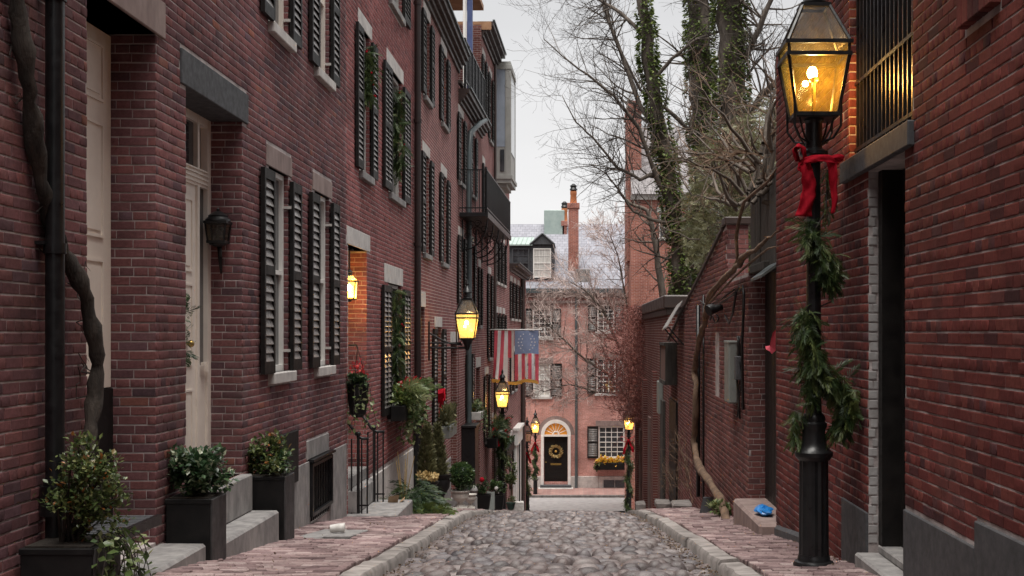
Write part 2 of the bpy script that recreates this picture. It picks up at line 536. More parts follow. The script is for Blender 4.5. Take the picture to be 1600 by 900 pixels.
D['ivy'] = leaf_mat("ivy_leaf", [(0, (.055, .085, .022)), (.5, (.115, .165, .04)), (1, (.24, .28, .085))], .4)
D['ivypale'] = leaf_mat("trailing_leaf", [(0, (.05, .09, .03)), (.5, (.12, .17, .055)), (1, (.34, .36, .19))], .4)
D['conifer'] = leaf_mat("conifer_needles", [(0, (.018, .040, .018)), (.5, (.038, .072, .028)), (1, (.085, .12, .045))], .5)
D['garland'] = leaf_mat("garland_needles", [(0, (.020, .042, .014)), (.5, (.046, .080, .022)), (1, (.12, .15, .045))], .5)
D['box'] = leaf_mat("boxwood_leaf", [(0, (.025, .055, .018)), (.6, (.055, .105, .03)), (1, (.11, .16, .05))], .4)
D['olive'] = leaf_mat("evergreen_olive", [(0, (.060, .062, .028)), (.5, (.125, .125, .056)), (1, (.23, .22, .11))], .5)
D['flower_y'] = leaf_mat("yellow_petal", [(0, (.75, .50, .05)), (.6, (.85, .65, .08)), (1, (.70, .12, .05))], .6)
D['flower_r'] = leaf_mat("red_petal", [(0, (.45, .03, .04)), (1, (.6, .05, .05))], .5)
D['straw'] = leaf_mat("straw", [(0, (.42, .29, .12)), (1, (.58, .44, .20))], .7)
D['deadleaf'] = leaf_mat("dead_leaf", [(0, (.09, .055, .038)), (.6, (.17, .115, .075)), (1, (.30, .23, .16))], .8)
D['bow'] = M("red_ribbon", (.36, .008, .020), (.26, .005, .014), 12, .9, .3, 200, .002, spec=.1)
D['blackpot'] = M("black_planter", (.006, .006, .0065), (.012, .011, .011), 9, .55, .3, 40, spec=.25)
D['litplanter'] = M("lit_planter_side", (.050, .048, .05), (.032, .031, .032), 9, .6, .3, 40)  # black planter colour lightened to stand for light on one side
D['whitepot'] = M("white_stone_urn", (.60, .56, .51), (.44, .41, .37), 12, .8, .3, 60)
D['greenpot'] = M("dark_green_pot", (.03, .065, .05), (.022, .05, .04), 9, .5)
D['soil'] = M("soil", (.03, .022, .016), (.02, .015, .011), 30, .95, 1, 50, .02)
D['cobble'] = None
D['slate'] = None
D['asphalt'] = M("cross_street_asphalt", (.33, .315, .315), (.25, .24, .24), 3, .85, .4, 60)
D['sidebrick'] = brick_mat("paving_brick", [(0, (.12, .082, .084)), (.3, (.215, .150, .150)), (.7, (.27, .195, .19)), (1, (.36, .285, .275))], soot=.35, pale=.35)
D['paversheet'] = M("pavement_bed", (.085, .065, .06), (.05, .04, .038), 8, .95, .6, 60)
D['roadbed'] = M("road_bed", (.040, .031, .028), (.022, .017, .015), 10, .95, .9, 50, .01)
D['earth'] = M("earth", (.10, .085, .07), (.06, .05, .042), 4, .95, .6)
D['copper'] = M("green_copper", (.36, .43, .40), (.28, .35, .33), 3, .6, .1)
D['blueplastic'] = M("blue_plastic", (.02, .22, .62), (.02, .18, .5), 4, .3)
D['pinkcloth'] = M("pink_cloth", (.70, .11, .16), (.55, .08, .12), 14, .8, .3, 50)
D['utilgrey'] = M("grey_utility_box", (.22, .24, .225), (.18, .19, .18), 4, .5, .1)
D['oldwood'] = M("weathered_board", (.060, .052, .045), (.030, .026, .023), 6, .85, .6, 30, .008, stretch=(4, 4, .35), var=.3)
D['fencewood'] = M("brown_board", (.20, .12, .105), (.13, .08, .07), 5, .85, .5, 30, stretch=(4, 4, .3), var=.2)
D['redflag'] = M("flag_red", (.66, .10, .14), (.58, .08, .12), 9, .8, .1)
D['whiteflag'] = M("flag_white", (.86, .83, .84), (.76, .73, .75), 9, .8, .1)
D['blueflag'] = M("flag_blue", (.24, .29, .46), (.20, .25, .40), 9, .8, .1)
D['gold'] = M("gold_fringe", (.62, .36, .08), (.45, .25, .05), 30, .7)
D['paper'] = M("paper", (.72, .70, .67), (.55, .53, .5), 14, .7)
D['card'] = M("cardboard", (.34, .23, .14), (.26, .17, .10), 8, .85)
D['mantle'] = emit_mat("gas_mantle", (1.0, .80, .42), 60)
D['lampglass'] = lampglass_mat("lamp_glass_lit", (.86, .60, .11), .84, .16, .22)
D['lampglassfar'] = lampglass_mat("lamp_glass_pale", (1.0, .72, .26), .45, .75, .5)
D['roofglass'] = roofglass_mat()
D['deadglass'] = lampglass_mat("lamp_glass_unlit", (.5, .5, .5), .7, .0)

def cobble_mat():
    m, N, L, b = newmat("cobblestone")
    rn = rnd_node(N, L)
    r = ramp(N, [(0, (.060, .050, .052)), (.25, (.115, .093, .092)), (.5, (.155, .120, .116)), (.7, (.115, .106, .116)), (.85, (.25, .21, .20)), (1, (.052, .046, .052))])
    L.new(rn, r.inputs[0])
    v = posn(N, L)
    n = noise(N, L, v, 26, 6, .7)
    c = mixrgb(N, L, 1.0, r.outputs[0], mapr(N, L, n.outputs[0], .25, .75, .6, 1.35), 'MULTIPLY')
    n2 = noise(N, L, v, 1.3, 3)
    c = mixrgb(N, L, mapr(N, L, n2.outputs[0], .45, .7, 0, .4), c, (.10, .08, .072))
    L.new(c, b.inputs["Base Color"])
    L.new(mapr(N, L, n.outputs[0],   .3, .7, .34, .62), b.inputs["Roughness"])
    n3 = noise(N, L, v, 45, 6, .7)
    bumpn(N, L, n3.outputs[0], .5, .010, b)
    return m
D['cobble'] = cobble_mat()
D['slategrey'] = brick_tex("grey_roof_slates", (.27, .255, .26), (.20, .185, .19), (.13, .12, .12), 'X', .17, .28, .012, .12)
def slate_mat():
    m = brick_tex("roof_slates", (.29, .29, .325), (.23, .23, .26), (.13, .13, .145), 'X', .17, .28, .014, .12)
    return m
D['slate'] = slate_mat()
# ------------------------------------------------------------------ ground profile (z relative to the camera)
def G(Y): return float(np.interp(Y, [-20, 0, 5, 9, 14, 18, 22, 30, 44, 60, 62.5, 66.5, 69.5, 200], [1.1, -.8, -1.3, -1.7, -2.2, -2.6, -3.06, -4.18, -6.13, -8.40, -8.72, -8.60, -8.48, -8.48]))
def KL(Y): return float(np.interp(Y, [-5, 9, 21, 30, 44, 60], [-1.40, -1.50, -1.78, -1.90, -2.02, -2.25]))
def KR(Y): return float(np.interp(Y, [-5, 9, 22, 30, 44, 60], [1.18, 1.12, 1.0, 1.27, 1.72, 2.2]))
WX = -3.1
def WLX(Y): return WX if Y < 32.5 else -3.686 + .0183 * Y     # left wall line
WR = 2.05

class Fr:
    """wall frame: u along the wall, n out of it, z up"""
    def __init__(s, O, t, n): s.O, s.t, s.n = Vector(O), Vector(t), Vector(n)
    def p(s, u, n, z): return s.O + s.t * u + s.n * n + Vector((0, 0, z))
    def box(s, mb, u0, u1, n0, n1, z0, z1, m=0, r=0.): mb.obox(s.O, s.t, s.n, (0, 0, 1), u0, u1, n0, n1, z0, z1, m, r)
    def bbox(s, mb, u0, u1, n0, n1, z0, z1, bv=.008, m=0, r=0., j=0.): mb.bbox(u0, u1, n0, n1, z0, z1, bv, m, r, s.O, s.t, s.n, (0, 0, 1), j)
FA = Fr((WX, 0, 0), (0, 1, 0), (1, 0, 0))
FB = Fr((-3.686, 0, 0), (.0183, 1, 0), (1, -.0183, 0))
FR = Fr((WR, 0, 0), (0, 1, 0), (-1, 0, 0))
def uA(px): return FOC * 3.1 / (905 - px)
def uB(px): return 3.686 / (.0183 - (px - 905) / FOC)
def uR(px): return FOC * WR / (px - 905)
def ZZ(py, u): return (519 - py) * u / FOC

def wallmesh(mb, fr, u0, u1, z0, z1, ops=(), depth=.2, m=0, mrev=None, n=0.):
    """a wall face with openings (u0,u1,z0,z1[,depth]) cut out and their reveals"""
    us = sorted({u0, u1, *[min(max(o[k], u0), u1) for o in ops for k in (0, 1)]})
    zs = sorted({z0, z1, *[min(max(o[k], z0), z1) for o in ops for k in (2, 3)]})
    for i in range(len(us) - 1):
        for k in range(len(zs) - 1):
            a, b, c, d = us[i], us[i + 1], zs[k], zs[k + 1]
            if b - a < 1e-5 or d - c < 1e-5: continue
            if any(o[0] < (a + b) / 2 < o[1] and o[2] < (c + d) / 2 < o[3] for o in ops): continue
            mb.add([fr.p(a, n, c), fr.p(b, n, c), fr.p(b, n, d), fr.p(a, n, d)], [(0, 1, 2, 3)], m)
    mr = m if mrev is None else mrev
    for o in ops:
        dd = o[4] if len(o) > 4 else depth
        a, b, c, d = o[:4]
        q = lambda u, nn, z: fr.p(u, nn, z)
        mb.add([q(a, n, c), q(a, -dd, c), q(a, -dd, d), q(a, n, d)], [(0, 1, 2, 3)], mr)
        mb.add([q(b, n, c), q(b, -dd, c), q(b, -dd, d), q(b, n, d)], [(0, 1, 2, 3)], mr)
        mb.add([q(a, n, c), q(b, n, c), q(b, -dd, c), q(a, -dd, c)], [(0, 1, 2, 3)], mr)
        mb.add([q(a, n, d), q(b, n, d), q(b, -dd, d), q(a, -dd, d)], [(0, 1, 2, 3)], mr)
        mb.add([q(a, -dd, c), q(b, -dd, c), q(b, -dd, d), q(a, -dd, d)], [(0, 1, 2, 3)], mr)

# ------------------------------------------------------------------ bricks laid one by one
COURSE = .068
# template brick: x along the wall (unit), y out of the wall, z up; a chamfered front and four sides
_B = .045
BV = [(-.5, -1, -.5), (.5, -1, -.5), (.5, -1, .5), (-.5, -1, .5),
      (-.5, .7, -.5), (.5, .7, -.5), (.5, .7, .5), (-.5, .7, .5),
      (-.5 + .022, 1, -.5 + .09), (.5 - .022, 1, -.5 + .09), (.5 - .022, 1, .5 - .09), (-.5 + .022, 1, .5 - .09)]
BF = [(8, 9, 10, 11), (4, 5, 9, 8), (5, 6, 10, 9), (6, 7, 11, 10), (7, 4, 8, 11), (0, 1, 5, 4), (1, 2, 6, 5), (2, 3, 7, 6), (3, 0, 4, 7)]
_brick_me = {}
def brick_mesh(material):
    if material.name not in _brick_me:
        me = bpy.data.meshes.new("brick")
        me.from_pydata(BV, [], BF); me.materials.append(material); me.update()
        _brick_me[material.name] = me
    return _brick_me[material.name]

def lay(out, fr, u0, u1, z0, z1, ops=(), every=6, proud=.0042, ztop=None, dark=None, half=0.0):
    k0 = math.floor(z0 / COURSE); k = k0
    while k * COURSE < z1 - .02:
        za, zb = k * COURSE + .0055, (k + 1) * COURSE - .0055
        za, zb = max(za, z0), min(zb, z1)
        if zb - za < .02: k += 1; continue
        zc = (za + zb) / 2
        cuts = sorted([(o[0], o[1]) for o in ops if o[2] - .01 < zc < o[3] + .01])
        iv, a = [], u0
        for c0, c1 in cuts:
            if c0 > a: iv.append((a, min(c0, u1)))
            a = max(a, c1)
        if a < u1: iv.append((a, u1))
        hd = (k % every == 0)
        L = .0985 if hd else .205
        st = L + .0065
        off = (k % 2) * st * .5 + ((k * 37) % 11) * .004 + half
        for a, b in iv:
            i = math.floor((a - off) / st)
            while True:
                ua, ub = off + i * st, off + i * st + L
                i += 1
                if ua >= b: break
                ua, ub = max(ua, a), min(ub, b)
                if ub - ua < .025: continue
                if ztop is not None and zb > ztop((ua + ub) / 2): continue
                out.append((fr, ua, ub, za + U(-.0012, .0012), zb + U(-.0012, .0012), random.random() if dark is None or not dark(ua, zc) else U(0, .12), proud + U(-.002, .0022)))
        k += 1

def emit_bricks(house, cand, material, limit=300, nameof="brick"):
    sc = []
    for c in cand:
        fr, ua, ub, za, zb, r, pr = c
        p0, p1 = fr.p(ua, 0, za), fr.p(ub, 0, zb)
        if p0.y < .5 or p1.y < .5: sc.append(0); continue
        a, b = proj(p0), proj(p1)
        cx, cy = (a[0] + b[0]) / 2, (a[1] + b[1]) / 2
        vis = 8 < cx < 1592 and 6 < cy < 894
        sc.append(abs(a[0] - b[0]) * (zb - za) * FOC / p0.y if vis else 0)
    order = sorted(range(len(cand)), key=lambda i: -sc[i])
    single = set(i for i in order[:limit] if sc[i] > 30)
    me = brick_mesh(material)
    base = WL[house.name]
    ms, ls, rs = [], [], []
    for i, (fr, ua, ub, za, zb, r, pr) in enumerate(cand):
        ax = -fr.t if fr.t.cross(fr.n).z < 0 else fr.t
        loc = fr.p((ua + ub) / 2, 0, (za + zb) / 2)
        if i in single:
            o = link(nameof, me, house)
            mt = Matrix.Identity(4)
            for q in range(3):
                mt[q][0] = ax[q] * (ub - ua); mt[q][1] = fr.n[q] * pr; mt[q][2] = (0, 0, zb - za)[q]
                mt[q][3] = loc[q] - base[q]
            o.matrix_local = mt
            o["rnd"] = r
        else:
            ms.append([[ax[q] * (ub - ua), fr.n[q] * pr, (0, 0, zb - za)[q]] for q in range(3)])
            ls.append(tuple(loc)); rs.append(r)
    if ls: scatter_mesh("brickwork", BV, BF, ms, ls, rs, material, house, kind="stuff")

# ------------------------------------------------------------------ windows, shutters, doors, trim
_slat = {}
def slat_mesh(w, pitch, material):
    key = (round(w, 2), round(pitch, 3), material.name)
    if key not in _slat:
        mb = MB()
        # along x, blade tilted: outer edge low
        h, d = pitch * 1.05, .030
        mb.add([(-w / 2, -d / 2, h / 2), (w / 2, -d / 2, h / 2), (w / 2, d / 2, -h / 2 + .006), (-w / 2, d / 2, -h / 2 + .006),
                (-w / 2, -d / 2, h / 2 - .007), (w / 2, -d / 2, h / 2 - .007), (w / 2, d / 2, -h / 2 - .001), (-w / 2, d / 2, -h / 2 - .001)],
               [(0, 1, 2, 3), (7, 6, 5, 4), (2, 6, 7, 3), (0, 4, 5, 1), (0, 3, 7, 4), (1, 5, 6, 2)])
        me = bpy.data.meshes.new("slat"); me.from_pydata(mb.v, [], mb.f); me.materials.append(material); me.update()
        _slat[key] = me
    return _slat[key]

def shutter(house, fr, u0, u1, z0, z1, cols=1, single=False, pitch=.072, n0=.022, label=None):
    mb = MB(); th = .042; st = .05
    edges = [u0 + (u1 - u0) * k / cols for k in range(cols + 1)]
    zr = [z0, (z0 + z1) / 2 - .03, z1 - .11]
    fr.box(mb, u0, u0 + st, n0, n0 + th, z0, z1); fr.box(mb, u1 - st, u1, n0, n0 + th, z0, z1)
    for e in edges[1:-1]: fr.box(mb, e - .02, e + .02, n0 + .002, n0 + th - .002, z0 + .01, z1 - .01)
    rails = [(z0, z0 + .12), (zr[1], zr[1] + .09), (z1 - .10, z1)]
    for a, b in rails: fr.box(mb, u0 + st, u1 - st, n0 + .001, n0 + th - .001, a, b)
    fr.box(mb, u0 + st, u1 - st, n0 + .002, n0 + .006, z0 + .05, z1 - .05)      # closes the back
    fr.box(mb, u0 + .02, u1 - .02, 0, n0, z0 + .25, z0 + .30); fr.box(mb, u0 + .02, u1 - .02, 0, n0, z1 - .30, z1 - .25)
    o = mb.build("shutter", D['blackpaint'], house)
    if label: o["label"] = label
    ax = -fr.t if fr.t.cross(fr.n).z < 0 else fr.t
    ax = ax.normalized()
    base = WL[o.name]
    ms, ls = [], []
    for c in range(cols):
        ca = edges[c] + (st if c == 0 else .02); cb = edges[c + 1] - (st if c == cols - 1 else .02)
        for (za, zb) in ((rails[0][1], rails[1][0]), (rails[1][1], rails[2][0])):
            nn = max(1, int((zb - za) / pitch)); pt = (zb - za) / nn
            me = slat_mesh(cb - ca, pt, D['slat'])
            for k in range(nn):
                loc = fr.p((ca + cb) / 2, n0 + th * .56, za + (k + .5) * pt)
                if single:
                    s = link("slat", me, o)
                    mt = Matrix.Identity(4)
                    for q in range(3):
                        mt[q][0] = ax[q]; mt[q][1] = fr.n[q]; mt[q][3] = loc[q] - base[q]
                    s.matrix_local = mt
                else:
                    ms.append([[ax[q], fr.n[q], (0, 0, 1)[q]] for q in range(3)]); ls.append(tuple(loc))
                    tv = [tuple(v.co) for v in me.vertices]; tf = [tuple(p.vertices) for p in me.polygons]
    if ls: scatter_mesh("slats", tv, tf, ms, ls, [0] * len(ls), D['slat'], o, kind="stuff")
    return o

def lintel(house, fr, u0, u1, z0, z1, material, n=.012, d=.1, label=None):
    mb = MB(); fr.bbox(mb, u0, u1, -d, n, z0, z1, .006)
    o = mb.build("lintel", material, house)
    if label: o["label"] = label
def sill(house, fr, u0, u1, z0, z1, material, n=.07, d=.16):
    mb = MB(); fr.bbox(mb, u0, u1, -d, n, z0, z1, .008)
    mb.build("sill", material, house)

def sash(house, fr, u0, u1, z0, z1, n=-.14, frame=None, lights=(1, 1), curtain=False, mid=True, glass=None, fw=.055, name="window", bar=.010):
    """window > pane: box frame, meeting rail, glazing bars, glass (and a curtain behind clear glass)"""
    frame = frame or D['whitepaint']
    mb = MB()
    fr.box(mb, u0, u0 + fw, n - .05, n + .03, z0, z1); fr.box(mb, u1 - fw, u1, n - .05, n + .03, z0, z1)
    fr.box(mb, u0 + fw, u1 - fw, n - .05, n + .028, z1 - fw, z1); fr.box(mb, u0 + fw, u1 - fw, n - .05, n + .028, z0, z0 + fw * 1.2)
    zm = (z0 + z1) / 2
    if mid: fr.box(mb, u0 + fw, u1 - fw, n - .03, n + .022, zm - .022, zm + .022)
    cols, rows = lights
    for (za, zb) in (((z0 + fw * 1.2, zm - .022), (zm + .022, z1 - fw)) if mid else ((z0 + fw * 1.2, z1 - fw),)):
        for k in range(1, cols):
            uu = u0 + fw + (u1 - u0 - 2 * fw) * k / cols
            fr.box(mb, uu - bar, uu + bar, n - .012, n + .008, za, zb)
        for k in range(1, rows):
            zz = za + (zb - za) * k / rows
            fr.box(mb, u0 + fw, u1 - fw, n - .011, n + .007, zz - bar, zz + bar)
    w = mb.build(name, frame, house)
    gl = MB()
    for (za, zb) in (((z0 + fw, zm), (zm, z1 - fw)) if mid else ((z0 + fw, z1 - fw),)):
        g = MB(); fr.box(g, u0 + fw * .8, u1 - fw * .8, n - .022, n - .014, za + .002, zb - .002)
        g.build("pane", glass or D['glass'], w)
    if curtain:
        c = MB(); k = 14; us = [u0 + fw + (u1 - u0 - 2 * fw) * i / k for i in range(k + 1)]
        vs, fs = [], []
        for i, uu in enumerate(us):
            for zz in (z0 + fw, z1 - fw): vs.append(fr.p(uu, n - .008 + .003 * (i % 2), zz))
        fs = [(2 * i, 2 * i + 2, 2 * i + 3, 2 * i + 1) for i in range(k)]
        c.add(vs, fs); c.build("curtain", D['curtain'], w)
    return w

def panel_door(house, fr, u0, u1, z0, z1, n, material, rows=((.06, .28), (.34, .62), (.68, .94)), cols=2, label=None, handle=True, name="door"):
    mb = MB()
    fr.box(mb, u0, u1, n - .05, n, z0, z1)
    H, W = z1 - z0, u1 - u0
    for a, b in rows:
        for c in range(cols):
            ua = u0 + W * (.1 + c * (.8 / cols) + .02); ub = u0 + W * (.1 + (c + 1) * (.8 / cols) - .02)
            za, zb = z0 + H * a, z0 + H * b
            for (p, q, r_, s_) in ((ua, ub, za, za + .02), (ua, ub, zb - .02, zb), (ua, ua + .02, za + .02, zb - .02), (ub - .02, ub, za + .02, zb - .02)):
                fr.box(mb, p, q, n, n + .012, r_, s_)
            fr.box(mb, ua + .05, ub - .05, n, n + .008, za + .05, zb - .05)
    d = mb.build(name, material, house)
    if label: d["label"] = label
    if handle:
        h = MB(); q = fr.p(u0 + .09, n + .035, z0 + H * .42); h.sphere(q, .03); fr.box(h, u0 + .08, u0 + .10, n, n + .03, z0 + H * .42 - .01, z0 + H * .42 + .01)
        h.build("handle", D['brass'], d, smooth=True)
    return d

def cornice(house, fr, u0, u1, zb, prof=((.0, .06, 0), (.05, .14, 0), (.14, .22, 0), (.22, .30, 0)), material=None, hh=.12, gutter=True):
    """stepped cornice hung under the eave; prof: (height, projection, -)"""
    mb = MB(); z = zb
    for i, (h, pj, _) in enumerate(prof):
        z1 = zb + (prof[i + 1][0] if i + 1 < len(prof) else h + hh)
        fr.box(mb, u0 - (.001 * i), u1 + .001 * i, -.1, pj, zb + h, z1 - .001)
    o = mb.build("cornice", material or D['browntrim'], house)
    if gutter:
        g = MB(); e = prof[-1]
        fr.box(g, u0 - .01, u1 + .01, e[1] - .02, e[1] + .05, zb + e[0] + hh, zb + e[0] + hh + .05)
        g.build("gutter", D['greypipe'], house)
    return o

def shell(house, fr, u0, u1, z0, z1, depth, mat_side, roofmat=None):
    """side, back and roof of a building so that it is closed"""
    mb = MB(); e = .004
    a, b = u0 + e, u1 - e
    q = fr.p
    mb.add([q(a, -e, z0), q(a, -depth, z0), q(a, -depth, z1), q(a, -e, z1)], [(0, 1, 2, 3)])
    mb.add([q(b, -e, z0), q(b, -depth, z0), q(b, -depth, z1), q(b, -e, z1)], [(0, 1, 2, 3)])
    mb.add([q(a, -depth, z0), q(b, -depth, z0), q(b, -depth, z1), q(a, -depth, z1)], [(0, 1, 2, 3)])
    mb.build("side_wall", mat_side, house)
    r = MB(); fr.box(r, u0 + .01, u1 - .01, -depth + .01, -.01, z1 - .15, z1 - .02)
    r.build("roof", roofmat or D['browntrim'], house)

# ------------------------------------------------------------------ ground, street, pavements
Ys = [-20 + .75 * i for i in range(111)]
def strip(name, fl, fr_, zf, material, ylist, nx=6, z_side=None):
    mb = MB(); vs, fs = [], []
    for y in ylist:
        a, b = fl(y), fr_(y)
        for k in range(nx + 1):
            t = k / nx; vs.append((a + (b - a) * t, y, zf(y, t)))
    for i in range(len(ylist) - 1):
        for k in range(nx):
            p = i * (nx + 1) + k
            fs.append((p, p + 1, p + nx + 2, p + nx + 1))
    mb.add(vs, fs)
    return mb.build(name, material, None, smooth=True, kind="structure")
yl = [y for y in Ys if y <= 62.2] + [62.5]
def roadz(y, t): return G(y) - .125 + .05 * (1 - (2 * t - 1) ** 2)
street = strip("street", lambda y: KL(y) + .02, lambda y: KR(y) - .02, roadz, D['roadbed'], yl, 8)
pavL = strip("pavement", lambda y: WLX(y) - .5, lambda y: KL(y) - .17, lambda y, t: G(y) - .02 + .05 * (1 - t), D['paversheet'], yl, 4)
pavR = strip("pavement", lambda y: KR(y) + .17, lambda y: 2.6 + max(0, (y - 40) * .05), lambda y, t: G(y) - .02 + .03 * t, D['paversheet'], yl, 4)
gy = [-60, -20] + [float(y) for y in range(-18, 64, 2)] + [63, 72, 90, 200, 900]
mb = MB(); vs, fs = [], []
for y in gy:
    for x in (-500, -60, -20, -3, 0, 3, 20, 60, 500): vs.append((x, y, G(y) - .35))
for i in range(len(gy) - 1):
    for k in range(8): fs.append((i * 9 + k, i * 9 + k + 1, i * 9 + k + 10, i * 9 + k + 9))
mb.add(vs, fs); mb.build("ground", D['earth'], None, kind="structure")
# cross street at the foot of the hill, its far pavement and kerb
mb = MB(); mb.add([(-40, 62.4, -8.715), (40, 62.4, -8.715), (40, 66.5, -8.60), (-40, 66.5, -8.60)], [(0, 1, 2, 3)])
mb.build("cross_street", D['asphalt'], None, kind="structure")
mb = MB(); mb.add([(-40, 66.68, -8.48), (40, 66.68, -8.48), (40, 69.3, -8.42), (-40, 69.3, -8.42)], [(0, 1, 2, 3)])
fp = mb.build("far_pavement", brick_tex("far_paving", (.36, .225, .20), (.28, .17, .155), (.30, .26, .24), 'X', .5, .214), None, kind="structure")
for k in range(14):
    mb = MB(); x = -14 + k * 2.0; mb.bbox(x + .006, x + 1.994, 66.5, 66.675, -8.85, -8.475, .012)
    mb.build("kerb_stone", D['kerb'], fp)

# cobbles: rounded stones in rough rows
def stone_template(seed, n=10):
    rr = random.Random(seed)
    ph = [1 + rr.uniform(-.06, .06) for _ in range(n)]
    vs = []
    for (q, z) in ((.90, -.4), (1.0, .20), (.84, .66), (.48, .93)):
        for k in range(n):
            a = 2 * pi * k / n
            c_, s_ = cos(a), sin(a)
            e = .80
            vs.append((math.copysign(abs(c_) ** e, c_) * q * ph[k], math.copysign(abs(s_) ** e, s_) * q * ph[(k + 2) % n], z + rr.uniform(-.03, .03)))
    vs.append((rr.uniform(-.1, .1), rr.uniform(-.1, .1), 1.0))
    fs = []
    for i in range(3):
        for k in range(n):
            k2 = (k + 1) % n
            fs.append((i * n + k, i * n + k2, (i + 1) * n + k2, (i + 1) * n + k))
    for k in range(n): fs.append((3 * n + k, 3 * n + (k + 1) % n, 4 * n))
    return vs, fs
TMPL = [stone_template(s) for s in range(6)]
STME = []
for vs, fs in TMPL:
    me = bpy.data.meshes.new("cobblestone"); me.from_pydata(vs, [], fs); me.materials.append(D['cobble'])
    me.polygons.foreach_set("use_smooth", [True] * len(fs)); me.update(); STME.append(me)
stones = []
y = 7.0
while y < 62.0:
    ln = U(.115, .165) * (1.0 if y < 30 else 1.5)
    a, b = KL(y) + .05, KR(y) - .05
    x = a + U(-.1, .02)
    while x < b:
        w = U(.13, .245) * (1.0 if y < 30 else 1.4)
        xc = x + w / 2; t = (xc - a) / (b - a)
        dy = .045 * sin(xc * 5.1 + y * 1.7) + U(-.015, .015)
        edge = min(t, 1 - t)
        h = (.062 + .048 * random.random() ** 1.5) * (.75 if edge < .10 else 1)
        stones.append((xc, y + ln / 2 + dy, w * .50, ln * U(.43, .51), h, U(-.2, .2), U(-.07, .07), U(-.08, .08), random.random(), random.randrange(6)))
        x += w + U(.001, .012)
    y += ln
def stone_m(s):
    xc, yc, w, l, h, rz, rx, ry, r, k = s
    return (Matrix.Rotation(rz, 3, 'Z') @ Matrix.Rotation(rx - .1, 3, 'X') @ Matrix.Rotation(ry, 3, 'Y')) @ Matrix.Diagonal((w, l, h))
def stone_loc(s):
    t = (s[0] - KL(s[1])) / (KR(s[1]) - KL(s[1]))
    return Vector((s[0], s[1], roadz(s[1], t) - .030))
def in_view(p):
    a, b = proj(p); return 0 < a < 1600 and b < 898
single = sorted([i for i, s in enumerate(stones) if in_view(stone_loc(s))], key=lambda i: stones[i][1])[:300]
ss = set(single)
for i in single:
    s = stones[i]; o = link("cobblestone", STME[s[9]], street)
    o.matrix_local = Matrix.Translation(stone_loc(s) - WL[street.name]) @ stone_m(s).to_4x4(); o["rnd"] = s[8]
rest = [s for i, s in enumerate(stones) if i not in ss]
for k in range(6):
    rs = [s for s in rest if s[9] == k]
    if k == 0: allv = []
    allv.append((rs, k))
# one joined part for all the remaining stones (same vertex count in every template)
ms = [np.array(stone_m(s)) for s in rest]; ls = [tuple(stone_loc(s)) for s in rest]; rr_ = [s[8] for s in rest]
o = scatter_mesh("cobblestones", TMPL[0][0], TMPL[0][1], ms, ls, rr_, D['cobble'], street, smooth=True, kind="stuff")
nv = len(TMPL[0][0])
co = np.empty(len(o.data.vertices) * 3, np.float32); o.data.vertices.foreach_get("co", co); co = co.reshape(-1, nv, 3)
tv = np.array([TMPL[s[9]][0] for s in rest])
co[:] = np.einsum('nij,nkj->nki', np.array(ms), tv) + np.array(ls)[:, None, :] - np.array(WL[street.name])
o.data.vertices.foreach_set("co", co.reshape(-1)); o.data.update()

# kerbs: granite stones, each its own
def kerb(pav, fx, side, ymax):
    y = 5.5
    while y < ymax:
        L = U(1.1, 2.2); y1 = min(y + L, ymax)
        a, b = Vector((fx(y), y, G(y))), Vector((fx(y1), y1, G(y1)))
        d = (b - a); ln = d.length; t = d.normalized(); s_ = Vector((side, 0, 0))
        up = s_.cross(t) if side < 0 else t.cross(s_)
        if up.z < 0: up = -up
        s2 = Vector((side, 0, 0))
        mb = MB(); nseg = max(3, int(ln / .22)); w = .18
        base = a + Vector((U(-.012, .012), 0, U(-.012, .010)))
        prof = [(0.0, -.30), (0.002, -.035), (.022, -.004), (w - .02, .004), (w, -.02), (w, -.30)]
        vs, fs = [], []
        for i in range(nseg + 1):
            p = base + t * (.006 + (ln - .012) * i / nseg)
            jx, jz = U(-.010, .010), U(-.008, .006)
            for (q, z) in prof: vs.append(p + s2 * (q + (jx if q < .05 else jx * .3)) + Vector((0, 0, z + (jz if z > -.2 else 0) + U(-.003, .003))))
        m_ = len(prof)
        for i in range(nseg):
            for k in range(m_ - 1): fs.append((i * m_ + k, i * m_ + k + 1, (i + 1) * m_ + k + 1, (i + 1) * m_ + k))
        fs.append(tuple(range(m_))); fs.append(tuple(nseg * m_ + k for k in reversed(range(m_))))
        mb.add(vs, fs, 0, random.random())
        mb.build("kerb_stone", D['kerb'], pav, smooth='auto')
        y = y1
kerb(pavL, KL, -1, 62.0)
kerb(pavR, KR, 1, 62.0)

